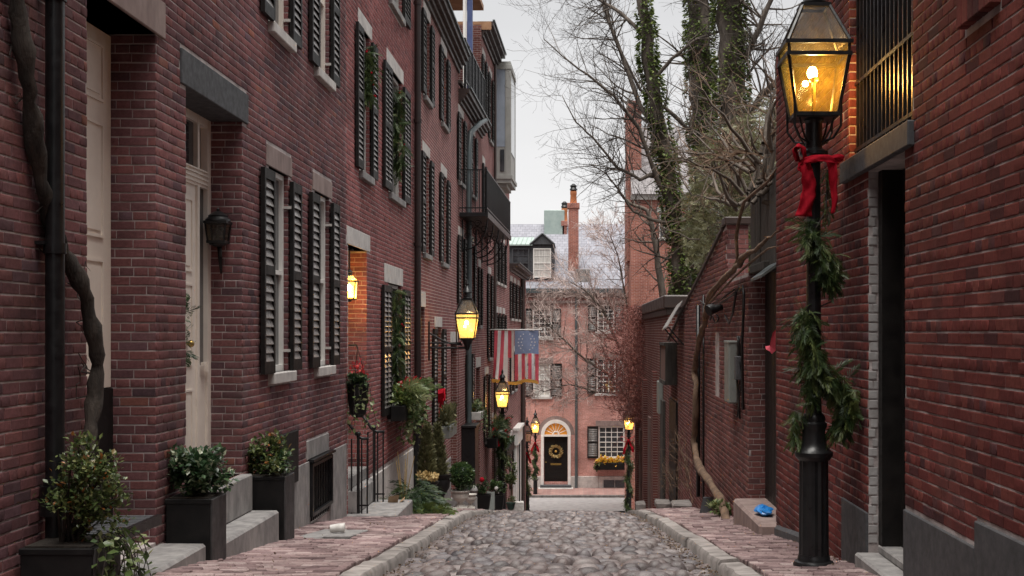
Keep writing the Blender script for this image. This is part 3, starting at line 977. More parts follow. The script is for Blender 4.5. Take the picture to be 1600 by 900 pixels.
# paving bricks
PBV = [(-.5, -.5, -1), (.5, -.5, -1), (.5, .5, -1), (-.5, .5, -1), (-.5, -.5, .6), (.5, -.5, .6), (.5, .5, .6), (-.5, .5, .6),
       (-.46, -.43, 1), (.46, -.43, 1), (.46, .43, 1), (-.46, .43, 1)]
pbm = bpy.data.meshes.new("paving_brick"); pbm.from_pydata(PBV, [], BF); pbm.materials.append(D['sidebrick']); pbm.update()
def pave(pav, fx0, fx1, zoff, skip, ymax=40):
    items = []; y = 6.0; row = 0
    while y < ymax:
        a, b = fx0(y), fx1(y)
        wob = .02 * sin(y * 1.3)
        x = a - (row % 2) * .105 - U(0, .03)
        while x < b:
            xa, xb = max(x, a), min(x + .2, b)
            if xb - xa > .04 and not any(s[0] < (xa + xb) / 2 < s[1] and s[2] < y < s[3] for s in skip):
                t = ((xa + xb) / 2 - a) / (b - a)
                yy = y + .05 + .03 * sin(xa * 2.4 + 1.1) + wob + U(-.004, .004)
                items.append((xa, xb, yy, zoff(yy, t) + .012 * sin(xa * 4 + yy * 2.2) + U(-.005, .005), U(-.03, .03), U(-.03, .03), random.random(), U(-.02, .02)))
            x += .206
        y += .102; row += 1
    def mt(i): return Matrix.Rotation(i[7], 3, 'Z') @ Matrix.Rotation(i[4] - .1, 3, 'X') @ Matrix.Rotation(i[5], 3, 'Y') @ Matrix.Diagonal((i[1] - i[0], .096, .022))
    def lc(i): return Vector(((i[0] + i[1]) / 2, i[2], i[3]))
    order = [k for k in sorted(range(len(items)), key=lambda k: items[k][2]) if 0 < proj(lc(items[k]))[0] < 1600 and proj(lc(items[k]))[1] < 897][:300]
    sset = set(order)
    for k in order:
        o = link("paving_brick", pbm, pav); o.matrix_local = Matrix.Translation(lc(items[k]) - WL[pav.name]) @ mt(items[k]).to_4x4(); o["rnd"] = items[k][6]
    rest = [i for k, i in enumerate(items) if k not in sset]
    scatter_mesh("paving_bricks", PBV, BF, [np.array(mt(i)) for i in rest], [tuple(lc(i)) for i in rest], [i[6] for i in rest], D['sidebrick'], pav, kind="stuff")
SLAB = (-2.83, -2.28, 12.55, 14.2)
pave(pavL, lambda y: WLX(y) + .0, lambda y: KL(y) - .19, lambda y, t: G(y) - .012 + .05 * (1 - t), [SLAB])
pave(pavR, lambda y: KR(y) + .19, lambda y: 2.05, lambda y, t: G(y) - .012 + .03 * t, [])
# granite slabs let into the left pavement
for (x0, x1, y0, y1, dz) in ((-2.82, -2.56, 12.6, 14.15, .012), (-2.55, -2.29, 12.75, 13.9, .02)):
    mb = MB()
    mb.bbox(x0, x1, 0, y1 - y0, -.08, 0, .008, O=(0, y0, G(y0) + dz + .025), b=(0, 1, (G(y1) - G(y0)) / (y1 - y0)))
    mb.build("paving_slab", D['granite'], pavL)
# ================================================================== LEFT HOUSE 1 (nearest)
h1 = thing("brick_house", (WX, 10, G(10)), "nearest plum brick house on the left with two recessed cream doors", "house")
GR = (14.66, 15.88, -2.22, -1.46, .16)
ops1 = [(8.05, 9.37, -1.54, 2.18, .36), (10.08, 11.77, -1.30, 1.94, .36), (12.78, 13.63, -.41, 1.66, .20), (15.0, 15.86, -.41, 1.66, .20),
        (12.78, 13.63, 3.10, 5.0, .20), (15.0, 15.86, 3.10, 5.0, .20), GR]
mb = MB()
wallmesh(mb, FA, 5.6, 16.99, -2.9, 5.2, ops1, .2, 0)
wallmesh(mb, FA, 5.6, 16.99, 5.2, 8.5, [], .2, 1)
wallmesh(mb, FA, -24, 5.6, -2.9, 8.5, [], .2, 1)
mb.build("wall", [D['mortarL'], D['btL1']], h1)
shell(h1, FA, -24, 16.99, -2.9, 8.5, 7, D['btLx'])
cand = []
lin1 = [(7.95, 9.54, 2.18, 2.45), (9.93, 11.93, 1.935, 2.21), (12.66, 13.78, 1.66, 1.87), (14.86, 16.02, 1.66, 1.87)]
sil1 = [(12.74, 13.72, -.52, -.41), (14.94, 15.94, -.52, -.41), (12.74, 13.72, 2.99, 3.10), (14.94, 15.94, 2.99, 3.10)]
stn1 = [(14.52, 15.78, -1.455, -1.24), (13.84, 14.655, -3, -1.475), (15.885, 16.99, -3, -1.475), (14.66, 15.88, -3, -2.2)]
darker_bricks = lambda u, z: (10.0 < u < 10.12 and z < -.4) or (13 < u < 14 and -1.5 < z < -.6 and random.random() < .35)  # bricks by the farther door and below a window picked darker
lay(cand, FA, 5.6, 16.985, -2.6, 5.2, ops1 + lin1 + sil1 + stn1, dark=darker_bricks)
for o in ops1[:6]:
    fj = Fr((WX, o[1], 0), (-1, 0, 0), (0, -1, 0))
    lay(cand, fj, .0, o[4] if o[4] > .3 else .05, o[2], o[3], [], half=.05)
emit_bricks(h1, cand, D['brickL1'])
lintel(h1, FA, *lin1[0], D['brownstone'], .02, .36, label="pale brownstone lintel over the nearer doorway")
lintel(h1, FA, *lin1[1], D['granite_dark'], .02, .36, label="dark slate lintel over the farther doorway")
for l in lin1[2:]: lintel(h1, FA, *l, D['brownstone'], .012, .15)
for s in sil1: sill(h1, FA, *s, D['palestone'], .075, .18)
for s in stn1[:3]:
    mb = MB(); FA.bbox(mb, s[0] + .003, s[1] - .003, -.1, .016, s[2], s[3], .006); mb.build("foundation_stone", D['granite'], h1)
# doors
panel_door(h1, FA, 8.0, 9.36, -.40, 2.16, -.325, D['creampaint'], ((.03, .36), (.42, .74), (.80, .96)), 2, label="cream six-panel door, the nearer of the two")
mb = MB(); FA.box(mb, 8.055, 9.365, -.355, -.31, -1.53, -.41); mb.build("threshold", D['blackpot'], h1)
w = MB()
for a, b in ((10.08, 10.20), (10.36, 10.42), (11.36, 11.42), (11.66, 11.77)): FA.box(w, a, b, -.35, -.285, -1.28, 1.94)
FA.box(w, 10.2, 11.66, -.35, -.287, 1.30, 1.46); FA.box(w, 10.2, 11.66, -.35, -.288, 1.86, 1.94)
for z in (1.325, 1.365, 1.405, 1.44): FA.box(w, 10.2, 11.66, -.288, -.272, z, z + .014)
df = w.build("door_frame", D['creampaint'], h1)
panel_door(h1, FA, 10.42, 11.36, -1.27, 1.30, -.305, D['creampaint'], ((.05, .30), (.38, .66), (.70, .95)), 2, label="cream door with a twig wreath, the farther of the two")
mb = MB(); mb.sphere(FA.p(11.08, -.262, -.10), .032); FA.box(mb, 11.07, 11.09, -.305, -.262, -.11, -.09); FA.box(mb, 11.05, 11.11, -.305, -.298, -.17, -.03); mb.build("door_knob", D['brass'], h1, smooth='auto')
for (a, b, c, d_) in ((10.42, 11.36, 1.46, 1.86), (10.2, 10.36, -.3, 1.30), (11.42, 11.66, -.3, 1.30)):
    mb = MB(); FA.box(mb, a, b, -.33, -.325, c, d_); mb.build("pane", D['glass'], df)
for a, b in ((10.2, 10.36), (11.42, 11.66)):
    mb = MB(); FA.box(mb, a, b, -.345, -.31, -1.28, -.3); FA.box(mb, a + .03, b - .03, -.31, -.30, -1.2, -.4); mb.build("panel", D['creampaint'], df)
mb = MB(); FA.box(mb, 11.45, 11.63, -.285, -.255, -.30, -.27); FA.box(mb, 11.50, 11.53, -.255, -.235, -.36, -.27); mb.build("letter_plate", D['creampaint'], df)
# windows and shutters
for (a, b, z0, z1, _) in ops1[2:6]:
    sash(h1, FA, a, b, z0, z1, -.075, D['whitepaint'] if z1 < 2 else D['creampaint'], (1, 1))
    w_ = .43
    for (p, q) in ((a - w_ + .02, a + .02), (b - .02, b + w_ - .02)):
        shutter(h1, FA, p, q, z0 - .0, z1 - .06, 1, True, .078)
    mb = MB()
    FA.box(mb, b - .03, b, -.12, .04, z1 - .35, z1 - .32); FA.box(mb, b - .03, b, -.12, .03, z0 + .20, z0 + .23)
    mb.build("shutter_hook", D['palestone'], h1)
# cellar grille, cellar cover
mb = MB()
for k in range(12):
    u = GR[0] + .06 + (GR[1] - GR[0] - .12) * k / 11
    FA.box(mb, u - .011, u + .011, -.015, .012, GR[2] + .03, GR[3] - .03)
for (a, b, c, d_) in ((GR[0], GR[1], GR[2] + .10, GR[2] + .14), (GR[0], GR[1], GR[3] - .09, GR[3] - .05), (GR[0], GR[0] + .05, GR[2] + .14, GR[3] - .09), (GR[1] - .05, GR[1], GR[2] + .14, GR[3] - .09)):
    FA.box(mb, a, b, .013, .05, c, d_)
FA.box(mb, GR[0] - .03, GR[1] + .06, .0, .07, GR[3] - .03, GR[3] + .0)
mb.build("cellar_grille", D['iron'], h1)
mb = MB(); FA.box(mb, GR[0], GR[1], -.15, -.13, GR[2], GR[3]); mb.build("cellar_pane", D['glass'], h1)
mb = MB(); FA.bbox(mb, 12.72, 13.92, .008, .05, -1.62, -1.06, .006); mb.build("cellar_cover", D['blackpot'], h1)
# downpipe
mb = MB(); u = 7.35
mb.tube([(WX + .09, u, -2.0), (WX + .09, u, 8.4)], .053, 14)
for z in (-1.42, -.90, .45, 1.9, 3.4): mb.tube([(WX + .09, u, z), (WX + .09, u, z + .06)], .064, 14)
mb.tube([(WX + .09, u, -1.05), (WX + .09, u, -.88)], [.085, .082], 14)
for z in (.5, 1.95): mb.box(WX, WX + .06, u - .075, u + .075, z, z + .02)
mb.build("downpipe", D['iron'], h1, smooth='auto')
# granite steps at the two doors
st1 = MB(); st1.bbox(WX - .3, -2.77, 7.7, 9.52, -2.3, -1.565, .02, j=.006)
st1.build("doorstep", D['granite'], h1)
mb = MB(); mb.bbox(WX - .3, -2.76, 9.98, 11.80, -2.6, -1.64, .02, j=.006); mb.build("doorstep", D['granite'], h1)
mb = MB(); mb.bbox(WX - .34, -3.0, 10.10, 11.76, -1.638, -1.30, .012); mb.build("doorstep", D['granite'], h1)

# ================================================================== LEFT HOUSE 2
h2 = thing("brick_house", (WX, 20, G(20)), "rose brick house on the left with lantern-lit doorway and garlanded windows", "house")
ZL2 = 1.18
ops2 = [(17.12, 18.67, -2.35, ZL2, .34), (18.06, 18.92, 2.28, 4.34, .2), (20.85, 22.35, 2.28, 4.34, .2), (20.75, 22.30, -1.33, .80, .2), (20.85, 22.35, 5.45, 7.2, .2), (18.06, 18.92, 5.45, 7.2, .2)]
mb = MB()
wallmesh(mb, FA, 17.0, 24.1, -4.2, 6.1, [o for o in ops2[:4]] + [(o[0], o[1], o[2], 6.1, o[4]) for o in ops2[4:]], .2, 0)
wallmesh(mb, FA, 17.0, 24.1, 6.1, 8.6, [(o[0], o[1], 6.1, o[3], o[4]) for o in ops2[4:]], .2, 1)
mb.build("wall", [D['mortarL'], D['btL']], h2)
shell(h2, FA, 17.0, 24.1, -4.2, 8.6, 7, D['btLx'])
lin2 = [(17.05, 18.92, ZL2, ZL2 + .24), (17.92, 19.1, 4.34, 4.55), (20.57, 22.52, 4.34, 4.58), (20.32, 22.25 + .2, .80, 1.10)]
sil2 = [(18.0, 19.0, 2.17, 2.28), (20.78, 22.42, 2.17, 2.28), (20.68, 22.38, -1.45, -1.33), (20.8, 22.4, 5.34, 5.45)]
cand = []
fnd2 = [(18.9, 24.1, -5, -2.15)]
lay(cand, FA, 17.005, 24.09, -3.2, 6.1, ops2 + lin2 + sil2 + fnd2)
for o in ops2[:5]:
    lay(cand, Fr((WX, o[1], 0), (-1, 0, 0), (0, -1, 0)), 0, o[4] if o[4] > .3 else .055, o[2], min(o[3], 6.1), [], half=.05)
emit_bricks(h2, cand, D['brickL2'])
for l in lin2: lintel(h2, FA, *l, D['palestone'], .012, .3)
for s in sil2: sill(h2, FA, *s, D['granite'], .07, .18)
for (a, b) in ((18.9, 20.6), (20.62, 22.3), (22.32, 24.05)):
    mb = MB(); FA.bbox(mb, a, b, -.1, .02, -4.0, -2.16, .008); mb.build("foundation_stone", D['palestone'], h2)
for i, (a, b, z0, z1, _) in enumerate(ops2[1:]):
    sash(h2, FA, a, b, z0, z1, -.085, D['palestone'], (1, 1) if b - a < 1.2 else (3, 1))
    w_ = (b - a) / 2 + .03; c = 1 if b - a < 1.2 else 2
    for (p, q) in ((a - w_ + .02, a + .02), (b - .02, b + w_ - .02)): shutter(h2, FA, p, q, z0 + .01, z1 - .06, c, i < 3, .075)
panel_door(h2, FA, 17.16, 18.64, -2.0, ZL2 - .3, -.315, D['creampaint'], cols=2)
mb = MB(); FA.box(mb, 17.14, 18.66, -.335, -.318, ZL2 - .28, ZL2 - .02); mb.build("fanlight_pane", D['glass'], h2)
mb = MB(); FA.box(mb, 17.122, 17.16, -.30, -.0, -2.3, ZL2 - .01); mb.build("door_frame", D['whitepaint'], h2)
mb = MB(); u = 23.85
mb.tube([(WX + .09, u, -1.25), (WX + .09, u, 8.4)], .064, 14)
for z in (1.6, 3.9, 6.1): mb.tube([(WX + .09, u, z), (WX + .09, u, z + .07)], .075, 14)
mb.build("downpipe", D['rustpipe'], h2, smooth='auto')
mb = MB(); mb.tube([(WX + .09, u, -3.4), (WX + .09, u, -1.24)], .078, 14); mb.build("downpipe_base", D['iron'], h2, smooth='auto')
# granite doorstep
mb = MB(); mb.bbox(WX - .3, -2.42, 17.0, 18.62, -3.0, -2.43, .015, j=.004); mb.build("doorstep", D['granite'], h2)
mb = MB(); mb.bbox(WX - .33, -2.95, 17.14, 18.6, -2.43, -2.12, .015); mb.build("doorstep", D['granite'], h2)
mb = MB(); mb.bbox(WX - .33, -3.08, 17.14, 18.6, -2.12, -1.95, .012); mb.build("doorstep", D['granite'], h2)

# ================================================================== the other houses of the left row
def far_house(loc_u, fr, u0, u1, z0, z1, label, wins, doors, mat, side=None, depth=7, trim='palestone'):
    h = thing("brick_house", tuple(fr.p(loc_u, 0, G(loc_u))), label, "house")
    ops = [(w[0], w[1], w[2], w[3], .16) for w in wins] + [(d[0], d[1], d[2], d[3], .30) for d in doors]
    mb = MB(); wallmesh(mb, fr, u0, u1, z0, z1, ops, .2, 0, 1)
    mb.build("wall", [mat, D['btLx']], h)
    shell(h, fr, u0, u1, z0, z1, depth, side or D['btLx'])
    for w in wins:
        a, b, c, d_ = w[:4]; o = w[4] if len(w) > 4 else {}
        sash(h, fr, a, b, c, d_, -.10, D[o.get('frame', 'whitepaint')], o.get('lights', (2, 2)), fw=.05, curtain=o.get('curtain', False))
        sw = o.get('sw', (b - a) * .5)
        if sw:
            for (p, q) in ((a - sw + .02, a + .02), (b - .02, b + sw - .02)): shutter(h, fr, p, q, c + .01, d_ - .04, 1, False, .082)
        lintel(h, fr, a - .1, b + .1, d_, d_ + .22, D[trim], .014, .12)
        sill(h, fr, a - .06, b + .06, c - .1, c, D[o.get('sill', 'granite')], .08, .12)
    for d in doors:
        a, b, c, d_ = d[:4]; o = d[4] if len(d) > 4 else {}
        panel_door(h, fr, a + .02, b - .02, c, d_ - .02, -.26, D[o.get('mat', 'blackpaint')], cols=2, handle=True)
        if o.get('lintel', True): lintel(h, fr, a - .1, b + .1, d_, d_ + .3, D[trim], .014, .2)
        mb = MB(); fr.bbox(mb, a - .1, b + .1, -.25, .32, c - .6, c - .004, .012); mb.build("doorstep", D['granite'], h)
    return h
def gz(u): return G(u) + .03

h3 = far_house(28, FA, 24.1, 32.75, -5.4, 7.0, "rose brick house left behind the brown downpipe with two rows of shuttered windows", [
    (27.5, 28.75, -2.10, .11, {'curtain': True}),
    (25.4, 26.4, 1.57, 3.58), (28.75, 29.8, 1.57, 3.58), (25.5, 26.5, 4.72, 6.39), (28.75, 29.8, 4.72, 6.39)],
    [(24.35, 25.65, -3.3, .50), (30.9, 32.45, -4.0, -.29)], D['btL'])
cornice(h3, FA, 24.1, 32.75, 6.62, ((0, .06, 0), (.10, .12, 0), (.2, .2, 0), (.30, .27, 0)))
mb = MB(); FA.bbox(mb, 25.7, 30.8, -.1, .02, -4.6, -3.0, .008); mb.build("foundation_stone", D['granite'], h3)

h4 = far_house(35, FB, 32.76, 38.9, -6.6, 6.35, "brick house on the left carrying the black iron balcony and the grey downpipe", [
    (uB(717), uB(723.5), 3.87, 5.62), (uB(736), uB(741.5), 3.87, 5.62),
    (uB(717), uB(723.5), .72, 2.5), (uB(734), uB(739.5), .72, 2.5), (uB(747.5), uB(750.6), .2, 1.95),
    (uB(729.5), uB(735.5), -2.26, -.57, {'curtain': True})],
    [(uB(744), uB(750), -4.9, -1.04, {'mat': 'browntrim'})], D['btL'])
cornice(h4, FB, 32.8, 38.88, 5.88, ((0, .06, 0), (.08, .13, 0), (.16, .2, 0), (.25, .27, 0)))
mb = MB()
def pB(px, n, z): return FB.p(uB(px), n, z)
mb.tube([pB(742, .30, 6.1), pB(736, .26, 5.85), pB(729, .10, 5.4), pB(727.5, .09, 4.9), pB(727.5, .09, -2.5)], .075, 12)
for z in (4.3, 2.0, -.3): mb.tube([pB(727.5, .09, z), pB(727.5, .09, z + .07)], .087, 12)
mb.build("downpipe", D['greypipe'], h4, smooth='auto')
mb = MB(); a = uB(722); FB.bbox(mb, a - .2, a + .75, .0, .36, -5.2, -2.5, .02); FB.bbox(mb, a - .24, a + .79, .0, .40, -2.5, -2.43, .01)
mb.build("porch_cheek", D['iron'], h4)
# railed roof deck above house 4
deck = thing("roof_deck", tuple(FB.p(34.5, -.6, 6.4)), "railed black roof deck with a blue post, poking above the cornice over the balcony house", "roof deck")
mb = MB(); FB.box(mb, 33.0, 38.6, -3.5, .05, 6.42, 6.5); mb.build("deck_floor", D['browntrim'], deck)
for u in (33.1, 34.0, 34.9, 35.8, 36.7, 37.6, 38.4):
    mb = MB(); FB.box(mb, u - .03, u + .03, .10, .16, 6.3, 7.6); mb.build("rail_post", D['iron'], deck)
mb = MB()
for z in (6.52, 7.56): FB.box(mb, 33.0, 38.5, .11, .15, z, z + .035)
for k in range(54): FB.box(mb, 33.05 + k * .1, 33.065 + k * .1, .125, .135, 6.55, 7.56)
mb.build("railing", D['iron'], deck)
mb = MB(); FB.box(mb, 35.0, 35.16, -.02, .12, 6.4, 9.7); mb.build("blue_post", D['bluepost'], deck)
mb = MB(); FB.box(mb, 33.6, 33.66, .02, .08, 6.4, 9.7); FB.box(mb, 34.2, 34.27, .0, .05, 6.4, 9.7); mb.build("white_post", D['whitepaint'], deck)
mb = MB(); FB.box(mb, 33.4, 38.6, -2.2, .10, 9.7, 9.85); FB.box(mb, 33.4, 33.52, -2.2, -2.08, 6.5, 9.7); FB.box(mb, 38.3, 38.45, -2.2, -2.05, 6.5, 9.7); mb.build("wooden_canopy", D['woodbeam'], deck)

h5 = far_house(41, FB, 38.91, 43.75, -7.6, 9.35, "tall narrow brick house on the left rising above its neighbours with a heavy cornice", [
    (uB(753.8), uB(757.5), 6.4, 8.5), (uB(764), uB(768), 6.25, 8.4), (uB(762.5), uB(766.5), -.84, 1.9), (uB(757.5), uB(762.5), -3.4, -1.33),
    (uB(754), uB(757), 3.2, 5.2)],
    [(uB(768.5), uB(772), -5.9, -3.0)], D['btL'])
cornice(h5, FB, 38.95, 43.75, 9.0, ((0, .06, 0), (.12, .14, 0), (.22, .24, 0), (.34, .36, 0)))
mb = MB(); FB.box(mb, 38.92, 39.0, -3, .3, 9.2, 9.45); mb.build("end_beam", D['woodbeam'], h5)
mb = MB(); u = uB(770)
mb.tube([FB.p(u, .08, 9), FB.p(u, .08, -5.9)], .05, 8); mb.build("downpipe", D['browntrim'], h5)

h6 = far_house(47, FB, 43.76, 50.6, -8.6, 7.6, "brick house on the left with a small cornice and the tall grey oriel", [
    (uB(775), uB(778), 1.75, 3.3, {'sill': 'palestone'}), (uB(780.2), uB(783), 1.75, 3.3, {'sill': 'palestone'}), (uB(785.5), uB(788.3), 1.75, 3.3, {'sill': 'palestone'}),
    (uB(775), uB(778), -1.1, .68), (uB(780.2), uB(783), -1.1, .68), (uB(785.5), uB(788.3), -1.1, .68),
    (uB(775.5), uB(778), -5.6, -3.9), (uB(775), uB(777.5), 4.6, 6.6)],
    [(uB(787), uB(792), -7.6, -4.6)], D['btL'])
cornice(h6, FB, 46.3, 50.55, 7.2, ((0, .06, 0), (.1, .12, 0), (.2, .18, 0)))
# the oriel: boarded flank, corner posts, windows, moulded base and brackets
ou0, ou1, on = 43.8, 46.1, .52
mb = MB(); FB.box(mb, ou0, ou1, -.05, on, 5.35, 9.1); orl = mb.build("oriel", [D['greypaint']], h6)
mb = MB(); FB.box(mb, ou0 - .012, ou0 - .001, -1.6, on - .17, 6.35, 9.12); mb.build("flank_boarding", D['bluegrey'], orl)
mb = MB()
for (a, b) in ((ou0 - .03, ou0 + .13), (ou1 - .13, ou1 + .03)): FB.box(mb, a, b, on - .16, on + .03, 5.35, 9.0)
FB.box(mb, ou0 - .05, ou1 + .05, -.02, on + .05, 9.0, 9.14); FB.box(mb, ou0 - .02, ou1 + .02, .0, on + .02, 9.14, 9.26)
FB.box(mb, ou0 - .07, ou1 + .07, -.02, on + .08, 5.24, 5.36); FB.box(mb, ou0 - .03, ou1 + .03, -.02, on + .03, 5.10, 5.24)
FB.box(mb, ou0 + .1, ou1 - .1, -.02, on - .12, 4.98, 5.10); FB.box(mb, ou0 + .2, ou1 - .2, -.02, on - .32, 4.86, 4.98)
mb.build("moulding", D['greypaint'], orl)
mb = MB(); FB.box(mb, ou0 - .02, ou0 - .003, on - .34, on - .20, 5.5, 6.25); mb.build("window", D['glass'], orl)
mb = MB(); FB.box(mb, ou0 + .3, ou1 - .3, on + .002, on + .02, 6.2, 8.8); mb.build("window", D['glass'], orl)

h7 = far_house(55, FB, 50.61, 60.6, -9.4, 2.74, "low brick house at the bottom corner of the left row under a brown eave", [
    (uB(797.5), uB(800.5), .55, 2.05, {'sill': 'palestone'}), (uB(803), uB(806), .55, 2.05, {'sill': 'palestone'}), (uB(808.5), uB(811.5), .55, 2.05, {'sill': 'palestone'}),
    (uB(797.5), uB(800.5), -2.4, -.8), (uB(803), uB(806), -2.4, -.8), (uB(797), uB(800), -6.2, -4.2)],
    [(uB(803), uB(808), -8.0, -4.6, {'lintel': False, 'mat': 'whitepaint'})], D['btL'])
cornice(h7, FB, 50.6, 60.7, 2.42, ((0, .05, 0), (.1, .16, 0), (.2, .36, 0)), hh=.1)
mb = MB(); u = uB(813.5); mb.tube([FB.p(u, .10, 2.4), FB.p(u, .10, -8.3)], .09, 8); mb.build("downpipe", D['browntrim'], h7)
mb = MB(); a, b = uB(802.2), uB(808.8)
for q in (a, b): FB.box(mb, q - .22, q + .22, 0, .14, -8.2, -4.65)
FB.box(mb, a - .3, b + .3, 0, .2, -4.65, -4.05); FB.box(mb, a - .35, b + .35, 0, .28, -4.05, -3.95)
mb.build("door_surround", D['whitepaint'], h7)
mb = MB(); FB.box(mb, uB(816), 60.62, .0, .05, -8.6, 2.4); mb.build("corner_pier", D['btL'], h7)

# balcony across houses 4 and 5
bal = thing("iron_balcony", tuple(FB.p(36, 0, 3.05)), "black iron balcony with scrolled brackets jutting from the left row high above the street", "balcony")
b0, b1, bn = 32.9, 41.3, .72
mb = MB(); FB.box(mb, b0, b1, -.05, bn, 2.98, 3.08); FB.box(mb, b0 - .01, b1 + .01, bn - .03, bn + .02, 2.95, 3.10); mb.build("deck", D['iron'], bal)
mb = MB()
for z in (3.18, 4.16):
    FB.box(mb, b0, b1, bn - .03, bn, z, z + .03); FB.box(mb, b0, b0 + .03, 0, bn, z, z + .03); FB.box(mb, b1 - .03, b1, 0, bn, z, z + .03)
mb.build("handrail", D['iron'], bal)
bme = MB(); bme.box(-.011, .011, -.011, .011, 0, 1.08)
me = bpy.data.meshes.new("baluster"); me.from_pydata(bme.v, [], bme.f); me.materials.append(D['iron'])
for k in range(70):
    p = FB.p(b0 + .06 + (b1 - b0 - .12) * k / 69, bn - .015, 3.09); o = link("baluster", me, bal); o.location = p - WL[bal.name]
for k in range(6):
    for e in (b0 + .015, b1 - .015):
        p = FB.p(e, .08 + k * .11, 3.09); o = link("baluster", me, bal); o.location = p - WL[bal.name]
for u in (b0 + .6, b0 + 2.4, b0 + 4.2, b0 + 6.0, b0 + 7.8):
    mb = MB()
    mb.tube([FB.p(u, .02, 2.1), FB.p(u, .02, 2.95)], .022, 6)
    pts = [FB.p(u, .05 + .62 * math.sin(t * pi / 2), 2.15 + .8 * (1 - math.cos(t * pi / 2))) for t in [i / 8 for i in range(9)]]
    mb.tube(pts, .02, 6)
    for (cx, cz, rr) in ((.22, 2.78, .15), (.42, 2.84, .10), (.14, 2.52, .09)):
        mb.tube([FB.p(u, cx + rr * (1 - i / 22) * cos(i * .5), cz + rr * (1 - i / 22) * sin(i * .5)) for i in range(18)], .012, 5)
    mb.build("scroll_bracket", D['iron'], bal)

# ================================================================== RIGHT HOUSES
r1 = thing("brick_house", (WR, 7, G(7)), "near rust red brick house on the right with a barred window over a dark doorway", "house")
DR = (8.04, 9.07, -1.60, 1.135, .34); BW = (7.86, 9.70, 1.30, 3.5, .30); UW = (5.2, 6.72, 1.82, 3.6, .2)
opsr = [DR, BW, UW]
mb = MB(); wallmesh(mb, FR, 4.2, 9.93, -2.4, 3.9, opsr, .2, 0); wallmesh(mb, FR, 4.2, 9.93, 3.9, 7.5, [], .2, 1); wallmesh(mb, FR, -24, 4.2, -2.4, 7.5, [], .2, 1)
mb.build("wall", [D['mortarL'], D['btR']], r1)
shell(r1, FR, -24, 9.93, -2.4, 7.5, 6, D['btRx'])
LG = (7.82, 9.86, 1.14, 1.298)
fst = [(4.2, 6.59, -2.4, -.97), (6.592, 8.035, -2.4, -1.11), (9.075, 9.93, -2.4, -1.28)]
cand = []
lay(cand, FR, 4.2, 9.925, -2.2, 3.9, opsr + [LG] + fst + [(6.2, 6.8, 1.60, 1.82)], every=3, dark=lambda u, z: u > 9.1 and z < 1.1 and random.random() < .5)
lay(cand, Fr((WR, BW[1], 0), (1, 0, 0), (0, -1, 0)), 0, .125, BW[2], BW[3], [], half=.05)
lay(cand, Fr((WR + .24, 0, 0), (0, 1, 0), (-1, 0, 0)), BW[0], BW[1], BW[2], BW[3], [])
emit_bricks(r1, cand, D['brickR'])
mb = MB(); wallmesh(mb, Fr((WR + .24, 0, 0), (0, 1, 0), (-1, 0, 0)), BW[0], BW[1], BW[2], BW[3], [], .1); mb.build("window_infill", D['mortar'], r1)
cand = []
lay(cand, Fr((WR, DR[1] - .004, 0), (1, 0, 0), (0, -1, 0)), 0, .062, DR[2] + .1, DR[3], [], every=1, half=.0)
me0 = dict(_brick_me)
for (fr, ua, ub, za, zb, r, pr) in cand:
    o = link("painted_brick", brick_mesh(D['paintedbrick']), r1); loc = fr.p((ua + ub) / 2, 0, (za + zb) / 2) - WL[r1.name]
    mt = Matrix.Identity(4); ax = -fr.t if fr.t.cross(fr.n).z < 0 else fr.t
    for q in range(3): mt[q][0] = ax[q] * (ub - ua); mt[q][1] = fr.n[q] * pr; mt[q][2] = (0, 0, zb - za)[q]; mt[q][3] = loc[q]
    o.matrix_local = mt; o["rnd"] = r
mb = MB(); FR.bbox(mb, *LG[:2], -.3, .045, *LG[2:], .008); mb.build("window_ledge", D['granite_dark'], r1)
for s in fst:
    mb = MB(); FR.bbox(mb, s[0], s[1], -.1, .018, s[2], s[3], .006); mb.build("foundation_stone", D['granite_dark'], r1)
panel_door(r1, FR, DR[0] + .01, DR[1] - .11, DR[2] + .1, DR[3] - .01, -.20, D['blackpaint'], cols=2, handle=False)
mb = MB(); FR.box(mb, DR[1] - .12, DR[1] - .01, -.30, -.068, DR[2] + .1, DR[3]); mb.build("door_frame", D['blackpaint'], r1)
mb = MB(); FR.bbox(mb, DR[0] + .005, DR[1] - .01, -.33, .10, -2.1, -1.56, .015, j=.004); mb.build("doorstep", D['granite'], r1)
mb = MB(); FR.bbox(mb, DR[0] + .01, DR[1] - .02, -.30, -.06, -1.56, -1.50, .01); mb.build("doorstep", D['granite'], r1)
mb = MB()                                                            # dark frame behind the bars
FR.box(mb, BW[1] - .14, BW[1] - .0, -.235, -.13, BW[2], BW[3]); mb.build("window_frame", D['blackpaint'], r1)
mb = MB(); mb.box(-.011, .011, -.011, .011, 0, BW[3] - BW[2])
me = bpy.data.meshes.new("window_bar"); me.from_pydata(mb.v, [], mb.f); me.materials.append(D['iron'])
grl = MB()
for z in (1.36, 1.86, 2.6): FR.box(grl, BW[0], BW[1], -.065, -.035, z, z + .025)
grl = grl.build("window_grille", D['iron'], r1)
for k in range(16):
    o = link("window_bar", me, grl); o.location = FR.p(BW[0] + .06 + k * .115, -.05, BW[2]) - WL[grl.name]
for k in range(6):                                                   # soldier bricks of the high sill
    mb = MB(); FR.bbox(mb, 6.22 + k * .094, 6.22 + k * .094 + .085, -.05, .055, 1.60, 1.815, .006, r=random.random())
    mb.build("sill_brick", D['brickR'], r1)
sash(r1, FR, UW[0], UW[1], UW[2], UW[3], -.12, D['palestone'])

